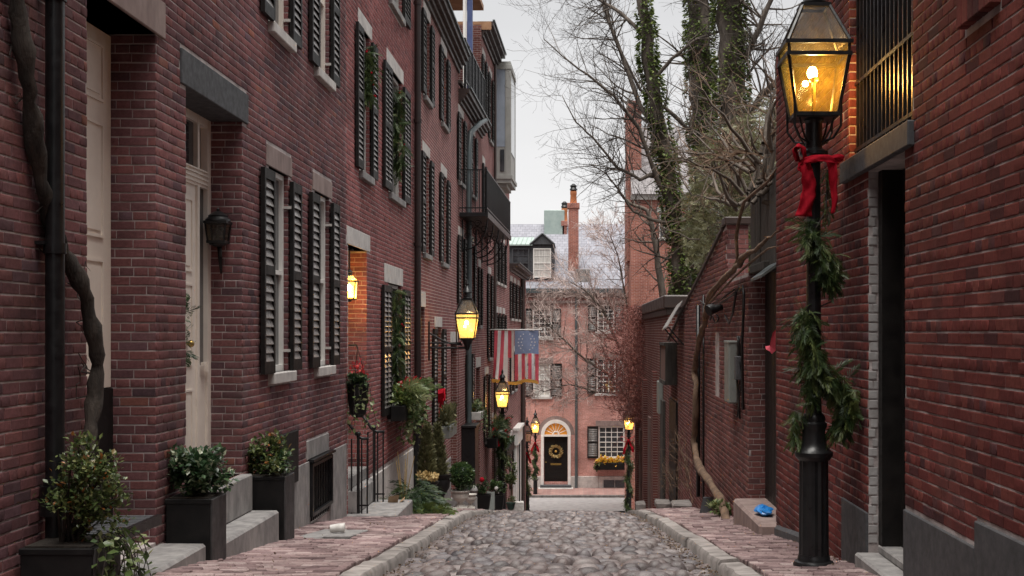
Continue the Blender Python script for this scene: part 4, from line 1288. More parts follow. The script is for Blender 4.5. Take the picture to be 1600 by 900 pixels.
r2 = thing("brick_house", (WR, 11.5, G(11.5)), "weathered brick wall of the house standing directly behind the lamp post on the right", "house")
mb = MB(); wallmesh(mb, FR, 9.932, 13.3, -3.0, 2.9, [], .2, 0); mb.build("wall", D['mortarL'], r2)
cand = []
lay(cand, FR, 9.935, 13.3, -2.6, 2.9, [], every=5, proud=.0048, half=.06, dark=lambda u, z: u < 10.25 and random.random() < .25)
lay(cand, Fr((WR, 13.3, 0), (1, 0, 0), (0, 1, 0)), 0, .4, -2.6, 2.9, [])
emit_bricks(r2, cand, D['brickR'])
shell(r2, FR, 9.932, 13.3, -3.0, 2.9, 6, D['btRx'])
mb = MB(); mb.bbox(2.0, 2.3, 0, 2.3, -.5, 0, .03, O=(0, 10.9, G(10.9) + .13), b=(0, 1, -.1), j=.01); mb.build("footing", D['granite_dark'], r2)

# gate in the garden wall with a tin hood, boards above
gw = thing("brick_garden_wall", (WR, 20, G(20)), "long old brick garden wall on the right with a sloping coping and a doorway", "wall")
def wtop(u): return float(np.interp(u, [15.3, 17.789, 17.791, 21, 25, 29.7], [.72, .70, 1.50, 1.02, .45, -.25]))
GO = (13.3, 15.5)
us = [15.5, 16.6, 17.788, 17.792, 19, 20, 21, 23, 25, 27, 29.7]
WOP = (26.5, 28.6, -4.2, -1.45)
mb = MB()
for i in range(len(us) - 1):
    a, b = us[i], us[i + 1]
    mb.add([FR.p(a, 0, -4.6), FR.p(b, 0, -4.6), FR.p(b, 0, wtop(b)), FR.p(a, 0, wtop(a)), FR.p(a, -.3, -4.6), FR.p(b, -.3, -4.6), FR.p(b, -.3, wtop(b)), FR.p(a, -.3, wtop(a))],
           [(0, 1, 2, 3), (5, 4, 7, 6), (3, 2, 6, 7), (0, 3, 7, 4), (1, 5, 6, 2)])
mb.build("wall", D['mortarL'], gw)
cand = []
BLN = (18.6, 19.3, -2.0, .0)
lay(cand, FR, 15.5, 29.65, -4.4, 1.6, [(26.5, 28.6, -4.6, -1.45), (18.7, 19.25, -.95, .02)], every=7, proud=.005, ztop=wtop)
lay(cand, Fr((WR, 15.5, 0), (1, 0, 0), (0, -1, 0)), 0, .3, -3.0, .74, [], half=.03)
lay(cand, Fr((WR, 17.786, 0), (1, 0, 0), (0, -1, 0)), 0, .3, .68, 1.5, [], half=.03)
emit_bricks(gw, cand, D['brickG'])
mb = MB(); mb.bbox(WR - .03, WR + .36, 17.74, 18.2, 1.50, 1.60, .01); mb.build("coping_stone", D['browntrim'], gw)
for i in range(7):
    a, b = 18.2 + i * 1.6, min(29.7, 18.2 + (i + 1) * 1.6 - .01)
    mb = MB(); mb.add([FR.p(u, n, wtop(u) + z) for u in (a, b) for (n, z) in ((.04, .0), (.04, .05), (-.15, .10), (-.34, .05), (-.34, 0))], [(0, 5, 6, 1), (1, 6, 7, 2), (2, 7, 8, 3), (3, 8, 9, 4), (0, 1, 2, 3, 4), (9, 8, 7, 6, 5), (4, 9, 5, 0)])
    mb.build("coping_stone", D['browntrim'], gw)
mb = MB()
for k in range(9):
    FR.bbox(mb, GO[0] + .01 + k * .243, GO[0] + .01 + (k + 1) * .243 - .008, -.24, -.20, -2.10, .80, .004)
mb.build("plank_door", D['blackpaint'], gw)
mb = MB(); FR.box(mb, 26.52, 28.58, .012, .05, -4.5, -1.46); mb.build("plank_door", D['blackpaint'], gw)
mb = MB(); FR.bbox(mb, 13.31, 15.49, -.6, .18, -3.0, -2.0, .03, j=.01); mb.build("doorstep", D['brownstone'], gw)
mb = MB()
mb.add([FR.p(13.33, -.1, .78), FR.p(14.3, -.1, .77), FR.p(14.2, .15, .59), FR.p(13.33, .15, .60), FR.p(13.33, -.1, .75), FR.p(14.3, -.1, .74), FR.p(14.2, .15, .56), FR.p(13.33, .15, .57)],
       [(0, 1, 2, 3), (7, 6, 5, 4), (3, 2, 6, 7), (0, 3, 7, 4), (1, 5, 6, 2)])
mb.build("tin_hood", D['greypipe'], gw)
mb = MB(); FR.bbox(mb, 14.3, 15.49, -.28, -.01, .70, .80, .01); mb.build("lintel", D['oldwood'], gw)
fb = thing("board_fence", (WR + .1, 14.5, .7), "dark weathered vertical board fence above the tin hooded gateway", "fence")
for k in range(11):
    a = 13.32 + k * .235
    mb = MB(); mb.bbox(WR + .06 + U(0, .02), WR + .10, a, a + .222, .72, 1.72 + U(-.08, .06), .004, r=random.random()); mb.build("board", D['oldwood'], fb)

# low shed wall farther down on the right
r4 = thing("brick_outbuilding", (WR, 36, G(36)), "low flat topped brick outbuilding beyond the garden wall with a dark coping", "outbuilding")
mb = MB(); wallmesh(mb, FR, 29.72, 46.0, -8.4, .55, [], .2, 0)
mb.build("wall", D['btR'], r4)
shell(r4, FR, 29.72, 46.0, -8.4, .72, 3.6, D['btRx'])
mb = MB(); mb.bbox(WR - .1, WR + 3.7, 29.62, 46.1, .55, .86, .03); mb.bbox(WR - .04, WR + 3.65, 29.68, 46.05, .40, .55, .02); mb.build("coping", D['browntrim'], r4)
for u in (33.5, 38.5, 43.5):
    mb = MB(); FR.box(mb, u, u + .9, 0, .12, -8.3, -1.0 - (u - 33) * .08); mb.build("pier", D['btR'], r4)
for k, u in enumerate((30.4, 36.0, 41.5)):
    mb = MB(); FR.bbox(mb, u, u + 1.0, 0, .07, G(u) - .2, G(u) + 2.6, .01); mb.build("plank_door", D['fencewood'] if k else D['oldwood'], r4)

# ================================================================== gabled brick house beyond the garden, right
r5 = thing("brick_house", (4, 53, G(53)), "orange brick house with slate roof and chimney behind the bare trees", "house")
Y5 = 57.0; x0, x1 = PX(986, Y5), PX(1122, Y5); ze = PZ(300, Y5); zr = PZ(196, Y5 + 3)
F5 = Fr((0, Y5, 0), (1, 0, 0), (0, -1, 0))
w5 = [(PX(1068, Y5), PX(1098, Y5), PZ(440, Y5), PZ(392, Y5)), (PX(1030, Y5), PX(1052, Y5), PZ(372, Y5), PZ(332, Y5)), (PX(1020, Y5), PX(1044, Y5), PZ(560, Y5), PZ(500, Y5)), (PX(1075, Y5), PX(1100, Y5), PZ(360, Y5), PZ(315, Y5))]
mb = MB(); wallmesh(mb, F5, x0, x1, -9, ze, w5, .15); mb.build("wall", D['btS'], r5)
mb = MB()
mb.add([(x0, Y5, -9), (x0, Y5 + 8, -9), (x0, Y5 + 8, ze), (x0, Y5 + 4, zr), (x0, Y5, ze)], [(0, 1, 2, 3, 4)])
mb.add([(x1, Y5, -9), (x1, Y5 + 8, -9), (x1, Y5 + 8, ze), (x1, Y5 + 4, zr), (x1, Y5, ze)], [(0, 1, 2, 3, 4)])
mb.add([(x0, Y5 + 8, -9), (x1, Y5 + 8, -9), (x1, Y5 + 8, ze), (x0, Y5 + 8, ze)], [(0, 1, 2, 3)])
mb.build("side_wall", D['btSy'], r5)
mb = MB(); a = .25
mb.add([(x0 + .01, Y5 - a, ze - .12), (x1 + .2, Y5 - a, ze - .12), (x1 + .2, Y5 + 4, zr + .08), (x0 + .01, Y5 + 4, zr + .08), (x0 + .01, Y5 + 8 + a, ze - .12), (x1 + .2, Y5 + 8 + a, ze - .12)], [(0, 1, 2, 3), (3, 2, 5, 4)])
mb.build("roof", D['slategrey'], r5)
mb = MB(); mb.bbox(x0 - .1, x0 + .52, Y5 + 1.2, Y5 + 4.4, ze - 3, PZ(178, Y5 + 2), .02); mb.bbox(x0 - .16, x0 + .58, Y5 + 1.14, Y5 + 4.46, PZ(178, Y5 + 2), PZ(170, Y5 + 2), .02); mb.bbox(x0 - .1, x0 + .52, Y5 + 1.2, Y5 + 4.4, PZ(170, Y5 + 2), PZ(162, Y5 + 2), .02)
mb.build("chimney", D['btS'], r5)
for w in w5: sash(r5, F5, *w, -.08, D['whitepaint'], (3, 2)); lintel(r5, F5, w[0] - .1, w[1] + .1, w[3], w[3] + .25, D['palestone']); sill(r5, F5, w[0] - .1, w[1] + .1, w[2] - .12, w[2], D['palestone'])
mb = MB(); F5.box(mb, x0 - .02, x1, .0, .14, ze - .35, ze - .12); mb.build("eave_board", D['palestone'], r5)

# ================================================================== house across the foot of the street
YF = 69.3
hf = thing("brick_house", (0, YF, G(YF)), "salmon brick house facing up the street with slate mansard roof and a wreathed black door", "house")
FF = Fr((0, YF, 0), (1, 0, 0), (0, -1, 0))
fx = lambda px: PX(px, YF); fz = lambda py: PZ(py, YF)
wf = [(fx(832), fx(862), fz(528), fz(482), {'sh': .5}), (fx(833), fx(860), fz(620), fz(568), {'sh': .62, 'cur': True}),
      (fx(933), fx(960), fz(518), fz(476), {'sh': .5}), (fx(932), fx(962), fz(615), fz(560), {'sh': .5}),
      (fx(935), fx(976), fz(716), fz(666), {'sh': .6}),
      (fx(1035), fx(1062), fz(518), fz(476), {'sh': .5}), (fx(1035), fx(1062), fz(618), fz(566), {'sh': .5})]
dop = (fx(850), fx(887), fz(753), fz(680), .22)
opf = [(*w[:4], .14) for w in wf] + [dop]
zg = fz(458)
mb = MB(); wallmesh(mb, FF, -7, 7.6, -9.2, zg, opf, .14); mb.build("wall", D['btF'], hf)
for (a, b) in ((-7, fx(850) - .15), (fx(890), fx(902) - .01), (fx(902) + .01, fx(935)), (fx(935) + .01, fx(1010)), (fx(1010) + .01, 7.6)):
    mb = MB(); FF.bbox(mb, a, b, -.05, .05, -9.2, fz(744), .02); mb.build("foundation_stone", D['palestone'], hf)
mb = MB(); FF.box(mb, -7, 7.6, -8, -.6, -9.2, zg - .02); mb.build("body", D['btSy'], hf)
for w in wf:
    a, b, c, d_, o = w
    sash(hf, FF, a, b, c, d_, -.06, D['whitepaint'], (4 if b - a > 1.2 else 3, 3), curtain=o.get('cur', False), fw=.08, bar=.02)
    lintel(hf, FF, a - .15, b + .15, d_, d_ + .3, D['brownstone'], .03); sill(hf, FF, a - .1, b + .1, c - .12, c, D['palestone'], .1)
    s = o['sh']
    for (p, q) in ((a - s, a - .01), (b + .01, b + s)):
        if w is wf[4] and p > a: continue
        shutter(hf, FF, p, q, c, d_, 1, False, .09)
# fine mullion in the street-level window
# door with fanlight and white surround
panel_door(hf, FF, dop[0] + .02, dop[1] - .02, dop[2], dop[3] - .01, -.12, D['blackpaint'], ((.05, .2), (.26, .40), (.58, .95)), 2)
mb = MB(); FF.box(mb, dop[0] + .35, dop[1] - .35, -.12, -.10, fz(727), fz(724)); mb.build("letter_plate", D['brass'], hf)
cxd, rfo = (dop[0] + dop[1]) / 2, (dop[1] - dop[0]) / 2
mb = MB()
for q in (dop[0] - .15, dop[1] + .03): FF.bbox(mb, q - .02, q + .14, 0, .1, -8.45, fz(680), .02)
FF.box(mb, dop[0] - .17, dop[1] + .17, 0, .09, fz(682), fz(679))
n = 18
ri, ro = rfo - .02, rfo + .17
vs, fs = [], []
for i in range(n + 1):
    a = pi * i / n
    for (r_, nn) in ((ri, -.05), (ri, .09), (ro, .09), (ro, -.05)): vs.append(FF.p(cxd + r_ * cos(a), nn, fz(679) + r_ * sin(a)))
for i in range(n):
    for k in range(4): fs.append((i * 4 + k, i * 4 + (k + 1) % 4, i * 4 + 4 + (k + 1) % 4, i * 4 + 4 + k))
mb.add(vs, fs)
for k in range(1, 8):
    a = pi * k / 8; p0 = FF.p(cxd + .1 * cos(a), .012, fz(679) + .1 * sin(a)); p1 = FF.p(cxd + ri * cos(a), .012, fz(679) + ri * sin(a)); mb.tube([p0, p1], .016, 4)
mb.tube([FF.p(cxd + .16 * cos(pi * i / 8), .02, fz(679) + .16 * sin(pi * i / 8)) for i in range(9)], .03, 5)
mb.build("door_surround", D['whitepaint'], hf)
mb = MB(); mb.add([FF.p(cxd, .004, fz(679))] + [FF.p(cxd + ri * cos(pi * i / n), .004, fz(679) + ri * sin(pi * i / n)) for i in range(n + 1)], [tuple(range(n + 2))]); mb.build("fanlight", D['warmglass'], hf)
# brick ring over the arch
mb = MB(); vs, fs = [], []
for i in range(n + 1):
    a = pi * i / n
    for (r_, nn) in ((ro + .005, .012), (ro + .2, .012)): vs.append(FF.p(cxd + r_ * cos(a), nn, fz(679) + r_ * sin(a)))
for i in range(n): fs.append((i * 2, i * 2 + 1, i * 2 + 3, i * 2 + 2))
mb.add(vs, fs); mb.build("arch_ring", D['brownstone'], hf)
mb = MB(); FF.bbox(mb, dop[0] - .2, dop[1] + .2, -.1, .35, -9, fz(757), .02); mb.build("doorstep", D['granite_dark'], hf)
mb = MB(); FF.bbox(mb, dop[0] - .3, dop[1] + .3, 0, .55, -9, fz(761), .02); mb.build("doorstep", D['palestone'], hf)
for (a, b) in ((fx(943), fx(960)), (fx(961), fx(979))):
    mb = MB(); FF.box(mb, a, b, .05, .10, fz(761), fz(750)); mb.build("cellar_grille", D['granite_dark'], hf)
mb = MB(); mb.tube([FF.p(fx(900.5), .1, zg), FF.p(fx(900.5), .1, fz(705))], .075, 8); mb.tube([FF.p(fx(900.5), .1, fz(705)), FF.p(fx(900.5), .1, -8.42)], .08, 8); mb.build("downpipe", D['greypipe'], hf)
# cornice, slate slope, upper mansard
mb = MB(); FF.box(mb, -7, 7.6, 0, .12, zg - .55, zg - .4); FF.box(mb, -7, 7.6, 0, .3, zg - .08, zg + .10); FF.box(mb, -7, 7.6, 0, .22, zg - .22, zg - .08)
mb.build("cornice", D['brownstone'], hf)
for k in range(46):
    mb = MB(); a = -6.6 + k * .3; FF.box(mb, a, a + .15, .0, .11, zg - .40, zg - .25); mb.build("dentil_brick", D['btF'], hf)
mb = MB()
def rp(x, py, back): return (x, YF + back, PZ(py, YF + back))
z1_, z2_, z3_ = rp(0, 447, .5)[2], rp(0, 425, 1.2)[2], rp(0, 347, 6.0)[2]
mb.add([(-7, YF - .3, zg + .10), (7.6, YF - .3, zg + .10), (7.6, YF + .9, z2_), (-7, YF + .9, z2_), (7.6, YF + 7.5, z3_), (-7, YF + 7.5, z3_), (7.6, YF + 12, zg), (-7, YF + 12, zg)], [(0, 1, 2, 3), (3, 2, 4, 5), (5, 4, 6, 7)])
mb.build("roof", D['slate'], hf)
mb = MB(); FF.box(mb, -7, 7.6, .31, .36, zg + .0, zg + .24); FF.box(mb, -7, 7.6, -.52, -.45, zg + .25, zg + .75); mb.build("gutter", D['greypipe'], hf)
mb = MB(); mb.box(-7.02, fx(862), YF + .3, YF + 1.2, zg + .5, fz(438)); mb.build("attic_wall", D['btF'], hf)
# chimneys
def chim(xa, xb, yt, yb, ya, pot, lab):
    c = MB(); Yc = YF + ya; X0, X1 = PX(xa, Yc), PX(xb, Yc)
    c.bbox(X0, X1, Yc, Yc + .8, PZ(yb, Yc), PZ(yt, Yc), .015); c.bbox(X0 - .06, X1 + .06, Yc - .06, Yc + .86, PZ(yt + 3, Yc), PZ(yt - 5, Yc), .015)
    o = c.build("chimney", D['btS'], hf)
    p = MB(); cx = (X0 + X1) / 2; p.lathe([(.20, PZ(yt - 5, Yc)), (.17, PZ(pot + 6, Yc)), (.19, PZ(pot + 5, Yc)), (.19, PZ(pot, Yc))], cx, Yc + .3, 12)
    p.build("chimney_pot", M("terracotta", (.55, .20, .08), (.42, .15, .06), 5, .8), o, smooth='auto')
    p = MB(); p.lathe([(.14, 0), (.22, .08), (.16, .2), (.2, .3), (.05, .42)], cx, Yc + .3, 10, z0=PZ(pot, Yc)); p.build("chimney_cowl", D['iron'], o, smooth='auto')
chim(888, 904, 322, 470, 1.0, 298, "")
chim(878.5, 885.5, 350, 400, 6.0, 325, "")
mb = MB(); Yc = YF + 6; mb.bbox(PX(850, Yc), PX(882, Yc), Yc, Yc + 2, z2_, PZ(328, Yc), .03); mb.build("roof_hatch", D['copper'], hf)
# dormers with a green copper roof
Yd = YF + .25
dm = MB(); dm.box(PX(770, Yd), PX(866, Yd), Yd + .05, Yd + 3.2, PZ(436, Yd), PZ(382, Yd)); dorm = dm.build("dormer", D['granite_dark'], hf)
FD = Fr((0, Yd, 0), (1, 0, 0), (0, -1, 0))
for (a, b, cur) in ((PX(800, Yd), PX(827, Yd), False), (PX(833, Yd), PX(861, Yd), True)): sash(dorm, FD, a, b, PZ(434, Yd), PZ(388, Yd), .02, D['granite_dark'] if not cur else D['whitepaint'], (3, 2), curtain=cur, fw=.06)
mb = MB(); Yb = Yd + 3.2
mb.add([(PX(770, Yd), Yd - .15, PZ(382, Yd)), (PX(832, Yd), Yd - .15, PZ(382, Yd)), (PX(832, Yd), Yb, PZ(364, Yd)), (PX(770, Yd), Yb, PZ(364, Yd)),
        (PX(770, Yd), Yd - .15, PZ(384, Yd)), (PX(832, Yd), Yd - .15, PZ(384, Yd))], [(0, 1, 2, 3), (4, 5, 1, 0)])
for k in range(9):
    xx = PX(772 + k * 7, Yd); mb.tube([(xx, Yd - .14, PZ(381.5, Yd)), (xx, Yb, PZ(363.4, Yd))], .02, 4)
mb.build("dormer_roof", D['copper'], dorm)
mb = MB(); pa, pb, pc = (PX(828, Yd), PZ(382, Yd)), (PX(867, Yd), PZ(382, Yd)), (PX(847.5, Yd), PZ(366, Yd))
mb.add([(pa[0], Yd - .12, pa[1]), (pb[0], Yd - .12, pb[1]), (pc[0], Yd - .12, pc[1]), (pa[0], Yb, pa[1]), (pb[0], Yb, pb[1]), (pc[0], Yb, pc[1])], [(0, 1, 2), (0, 2, 5, 3), (1, 4, 5, 2), (3, 5, 4)])
for (p, q) in ((pa, pc), (pb, pc)): mb.tube([(p[0], Yd - .16, p[1]), (q[0], Yd - .16, q[1] + .03)], .05, 4)
mb.build("pediment", D['granite_dark'], dorm)
# skylight on the slope
mb = MB(); mb.bbox(PX(900, YF), PX(922, YF), YF + .25, YF + 1.1, PZ(445, YF), PZ(420, YF), .02); mb.build("skylight", D['granite'], hf)
# ================================================================== foliage makers
LEAF_V = [(0, 0, 0), (.5, .32, .10), (.5, 0, -.03), (.5, -.32, .10), (1, 0, .02)]
LEAF_F = [(0, 2, 1), (0, 3, 2), (1, 2, 4), (2, 3, 4)]
NARROW_V = [(0, 0, 0), (.5, .16, .05), (.5, 0, 0), (.5, -.16, .05), (1, 0, -.08)]
def spray(n=9, seed=1, droop=.3, spread=1.0, w=.05):
    """a flat fan of needles on a twig: template pointing along +x"""
    rr = random.Random(seed); V, Fc = [], []
    for i in range(n):
        t = (i + .5) / n; sd_ = 1 if i % 2 else -1
        bx = t * .75; a = sd_ * (.9 - .6 * t) * spread + rr.uniform(-.15, .15); L = .42 * (1 - .45 * t) + rr.uniform(-.05, .05)
        ux, uy = cos(a), sin(a); b = len(V)
        z0, z1 = -droop * bx * bx, -droop * (bx + L * ux) ** 2 + rr.uniform(-.06, .06)
        V += [(bx - uy * w * .5, ux * w * .5 * 0, z0), (bx + ux * L * .5 - uy * w, uy * L * .5 + ux * w, (z0 + z1) / 2 + .01), (bx + ux * L, uy * L, z1), (bx + ux * L * .5 + uy * w, uy * L * .5 - ux * w, (z0 + z1) / 2 - .01)]
        Fc.append((b, b + 1, b + 2, b + 3))
    b = len(V); V += [(0, -.012, 0), (.95, 0, -droop * .9), (0, .012, 0)]; Fc.append((b, b + 1, b + 2))
    return V, Fc
SPRAY = spray(13, 3, .35, 1.0, .034)
NEEDLE = spray(15, 5, .15, .8, .022)
def rot_to(d, roll=None):
    d = Vector(d).normalized(); up = Vector((0, 0, 1))
    if abs(d.z) > .98: up = Vector((0, 1, 0))
    y = up.cross(d).normalized(); z = d.cross(y)
    m = Matrix((d, y, z)).transposed()
    return m @ Matrix.Rotation(U(-pi, pi) if roll is None else roll, 3, 'X')
def rdir(up=0.0):
    while True:
        v = Vector((U(-1, 1), U(-1, 1), U(-1, 1)))
        if .05 < v.length < 1: break
    v.normalize(); v.z += up
    return v.normalized()
def foliage(parent, items, tmpl, material, name="foliage"):
    """items: (loc, dir, size, roll)"""
    ms = [np.array(rot_to(d, ro)) * s for (p, d, s, ro) in items]
    return scatter_mesh(name, tmpl[0], tmpl[1], ms, [tuple(p) for p, _, _, _ in items], [random.random() for _ in items], material, parent)
def bush_items(c, rad, n, size, up=.35, shell=.45, clumps=9, low=None):
    """leaves gathered in clumps through an ellipsoid"""
    cl = []
    for _ in range(clumps):
        d = rdir(.15); q = U(.35, .95)
        cl.append(Vector((d.x * rad[0] * q, d.y * rad[1] * q, d.z * rad[2] * q)))
    out = []
    for _ in range(n):
        b = random.choice(cl); d = rdir()
        p = b + Vector((d.x * rad[0], d.y * rad[1], d.z * rad[2])) * shell * U(.1, 1)
        o = Vector((p.x / rad[0], p.y / rad[1], p.z / rad[2]))
        if low is not None and p.z < low: continue
        out.append((Vector(c) + p, (o * .6 + rdir(up)).normalized(), size * U(.6, 1.25), U(-.7, .7)))
    return out
def stems(mb, c, items, k, r=.005, base=None):
    for it in random.sample(items, min(k, len(items))):
        b = Vector(base or c) + Vector((U(-.05, .05), U(-.05, .05), 0)); e = it[0]; m = (b + e) / 2 + Vector((U(-.04, .04), U(-.04, .04), U(0, .06)))
        mb.tube([b, m, e], [r * 1.5, r, r * .5], 4)
def trail_items(starts, length, size, n, drop=1.0, out=(0, 0, 0)):
    it, paths = [], []
    for s in starts:
        p = Vector(s); d = Vector((U(-.5, .5), U(-.5, .5), .2)) + Vector(out); pts = [p.copy()]; L = length * U(.5, 1.15); step = L / n
        for i in range(n):
            d = (d * .8 + Vector((U(-.35, .35), U(-.35, .35), -.45 * drop))).normalized(); p = p + d * step; pts.append(p.copy())
            it.append((p.copy(), (rdir(-.2) + Vector((.4, -.5, 0))).normalized(), size * U(.6, 1.3), U(-.9, .9)))
        paths.append(pts)
    return it, paths

# ================================================================== planters and plants on the left pavement
def box_planter(x0, x1, y0, y1, z0, z1, label):
    t = thing("box_planter", ((x0 + x1) / 2, (y0 + y1) / 2, z0), label, "planter")
    mb = MB(); mb.bbox(x0, x1, y0, y1, z0, z1, .008)
    mb.build("box", D['blackpot'], t)
    mb = MB(); mb.bbox(x1 - .004, x1 + .012, y0 + .004, y1 - .004, z0, z1 + .004, .004); mb.build("lit_side", D['litplanter'], t)  # thin paler face on the street side, its light put into the colour
    mb = MB(); mb.bbox(x0 - .006, x1 + .006, y0 - .006, y1 + .006, z1 - .03, z1 + .006, .004); mb.build("rim", D['blackpot'], t)
    mb = MB(); mb.box(x0 + .02, x1 - .02, y0 + .02, y1 - .02, z1 + .006, z1 + .016); mb.build("soil", D['soil'], t)
    return t
box_planter(-3.06, -2.66, 7.00, 7.40, -1.62, -1.19, "low black planter by the drainpipe at the nearest doorway, holding a rangy shrub")
t = thing("potted_shrub", (-2.85, 7.2, -1.19), "rangy shrub with small green and orange leaves and trailing stems beside the nearest downpipe", "shrub")
it = bush_items((-2.77, 7.2, -.95), (.29, .26, .24), 1500, .037, .35, .36, 22)
it += bush_items((-2.72, 7.2, -.72), (.22, .2, .12), 800, .034, .4, .5, 9)
foliage(t, it, (LEAF_V, LEAF_F), D['rose'])
mb = MB(); stems(mb, (-2.86, 7.2, -1.18), it, 34, .006); mb.build("stem", D['barkdark'], t)
tr, paths = trail_items([(-2.62 + U(-.08, .06), 7.15 + U(-.15, .2), -1.12) for _ in range(22)], .55, .060, 12, 1.0, (.25, 0, .1))
foliage(t, tr, (LEAF_V, LEAF_F), D['ivypale'], "trailing_foliage")
mb = MB()
for p in paths: mb.tube(p, .003, 3)
mb.build("trailing_stem", D['twig'], t)
# grated iron step in front of the nearer door
t = thing("grated_step", (-2.95, 7.9, -1.3), "black slatted iron step jutting out below the nearest door", "step")
mb = MB(); mb.box(-3.09, -2.73, 7.52, 8.31, -1.235, -1.20)
for x in (-3.08, -2.75): mb.box(x, x + .03, 7.5, 8.34, -1.25, -1.185)
mb.build("frame", D['iron'], t)
me = MB(); me.box(0, .33, 0, .05, 0, .012); sm = bpy.data.meshes.new("tread_slat"); sm.from_pydata(me.v, [], me.f); sm.materials.append(D['granite_dark'])
for k in range(12): o = link("tread_slat", sm, t); o.location = Vector((-3.075, 7.53 + k * .0655, -1.199)) - WL[t.name]
for y in (7.56, 8.26): mb = MB(); mb.tube([(-3.07, y, -1.24), (-3.07, y, -1.565)], .018, 6); mb.build("leg", D['iron'], t)

box_planter(-3.08, -2.745, 9.53, 9.92, -1.84, -1.25, "black box planter between the two granite doorsteps, holding variegated holly")
t = thing("potted_holly", (-2.9, 9.7, -1.25), "bushy variegated holly in the box planter between the two doorsteps", "shrub")
it = bush_items((-2.89, 9.70, -1.06), (.235, .22, .21), 1500, .06, .3, .45, 16)
foliage(t, it, (LEAF_V, LEAF_F), D['holly'])
mb = MB(); stems(mb, (-2.9, 9.7, -1.24), it, 22, .005); mb.build("stem", D['barkdark'], t)
box_planter(-3.07, -2.735, 11.86, 12.25, -2.05, -1.345, "tall black box planter in front of the cellar cover, beyond the farther doorstep")
t = thing("potted_shrub", (-2.9, 12.0, -1.345), "open leafy shrub in the tall planter under the nearest shuttered window", "shrub")
it = bush_items((-2.90, 12.05, -1.16), (.26, .22, .19), 950, .055, .3, .45, 14)
foliage(t, it, (LEAF_V, LEAF_F), D['rose'])
it2 = bush_items((-2.95, 12.0, -1.26), (.30, .2, .12), 260, .055, .2, .5, 8); foliage(t, it2, (LEAF_V, LEAF_F), D['holly'], "low_foliage")
mb = MB(); stems(mb, (-2.9, 12.05, -1.34), it, 22, .005); mb.build("stem", D['barkdark'], t)

# old vine trunk winding past the downpipe
def wl_px(px, X): return FOC * -X / (905 - px)
t = thing("climbing_vine", (-3.0, 7.8, G(7.8)), "thick bare vine trunk twisting up the wall behind the nearest downpipe", "vine")
pts = []
for px, py, X in ((22, -120, -3.04), (24, -20, -3.04), (33, 60, -3.04), (44, 140, -3.03), (55, 220, -3.04), (68, 300, -3.045), (86, 360, -3.045), (108, 405, -3.02), (130, 455, -2.98), (145, 510, -2.96), (151, 570, -2.96), (147, 630, -2.97), (137, 690, -2.97), (131, 760, -2.96), (126, 840, -2.95)):
    Y = wl_px(px, X); pts.append(Vector((X + U(-.006, .006), Y, PZ(py, Y))))
fine = []
for i in range(len(pts) - 1):
    for k in range(4): fine.append(pts[i].lerp(pts[i + 1], k / 4) + Vector((U(-.006, .006), U(-.006, .006), 0)))
fine.append(pts[-1])
mb = MB(); mb.tube(fine, [.046 + .010 * sin(i * .9) + .006 * sin(i * 2.3) for i in range(len(fine))], 14); roughen(mb, .012, 9); mb.build("trunk", D['barkdark'], t, smooth=True)
mb = MB()
for _ in range(26):
    i = random.randrange(4, 44); p = fine[i].copy(); q = [p.copy()]
    for k in range(7): p = p + Vector((0, U(-.07, .12), U(-.07, .09))); p.x = -3.085 + U(0, .012); q.append(p.copy())
    mb.tube(q, [.005, .004, .004, .003, .003, .002, .002, .001], 4)
mb.build("tendril", D['twig'], t)

# wreath of twigs on the farther cream door
t = thing("twig_wreath", (-3.36, 10.6, -.1), "small green bough hanging on the farther cream door", "wreath")
it = []
for k in range(60):
    a = U(0, 2 * pi); p = Vector((-3.38 + U(0, .05), 10.75 + .16 * cos(a), .02 + .24 * sin(a))); it.append((p, (Vector((.3, cos(a), sin(a))) + rdir() * .7).normalized(), U(.09, .15), None))
foliage(t, it, SPRAY, D['holly'])

# ================================================================== wall lanterns
def small_lantern(t, c, w, h, lit, glassm, tail=0):
    x, y, z = c
    mb = MB(); a, b = w / 2 * .78, w / 2
    for sx in (-1, 1):
        for sy in (-1, 1):
            mb.tube([(x + sx * a, y + sy * a, z - h * .5), (x + sx * b, y + sy * b, z + h * .18)], .009, 5)
    for (q, zz) in ((a, z - h * .5), (b, z + h * .18)):
        for s in (-1, 1):
            mb.box(x - q - .012, x + q + .012, y + s * q - .01, y + s * q + .01, zz - .012, zz + .012); mb.box(x + s * q - .01, x + s * q + .01, y - q + .012, y + q - .012, zz - .0115, zz + .0115)
    mb.build("frame", D['iron'], t)
    g = MB()
    def tr(q0, q1, z0, z1, gm, nm):
        for (dx, dy) in ((0, -1), (0, 1), (-1, 0), (1, 0)):
            p = MB(); px_, py_ = -dy, dx
            p.add([(x + dx * q0 - px_ * q0, y + dy * q0 - py_ * q0, z0), (x + dx * q0 + px_ * q0, y + dy * q0 + py_ * q0, z0), (x + dx * q1 + px_ * q1, y + dy * q1 + py_ * q1, z1), (x + dx * q1 - px_ * q1, y + dy * q1 - py_ * q1, z1)], [(0, 1, 2, 3)])
            p.build(nm, gm, t)
    tr(a - .003, b - .003, z - h * .5, z + h * .18, glassm, "pane")
    if lit: tr(b - .003, b * .45, z + h * .2, z + h * .40, glassm, "upper_pane")
    return a, b
t = thing("wall_lantern", (-3.285, 11.66, .7), "unlit black wall lantern with domed cap on the brick jamb beside the farther cream door", "wall lantern")
c = (-3.285, 11.64, PZ(356, 11.64)); small_lantern(t, c, .185, .26, False, D['deadglass'])
mb = MB(); z = c[2]
mb.lathe([(.10, .04), (.115, .06), (.112, .075), (.085, .10), (.09, .108), (.04, .145), (.012, .155), (.016, .17), (.004, .185)], c[0], c[1], 18, z0=z)
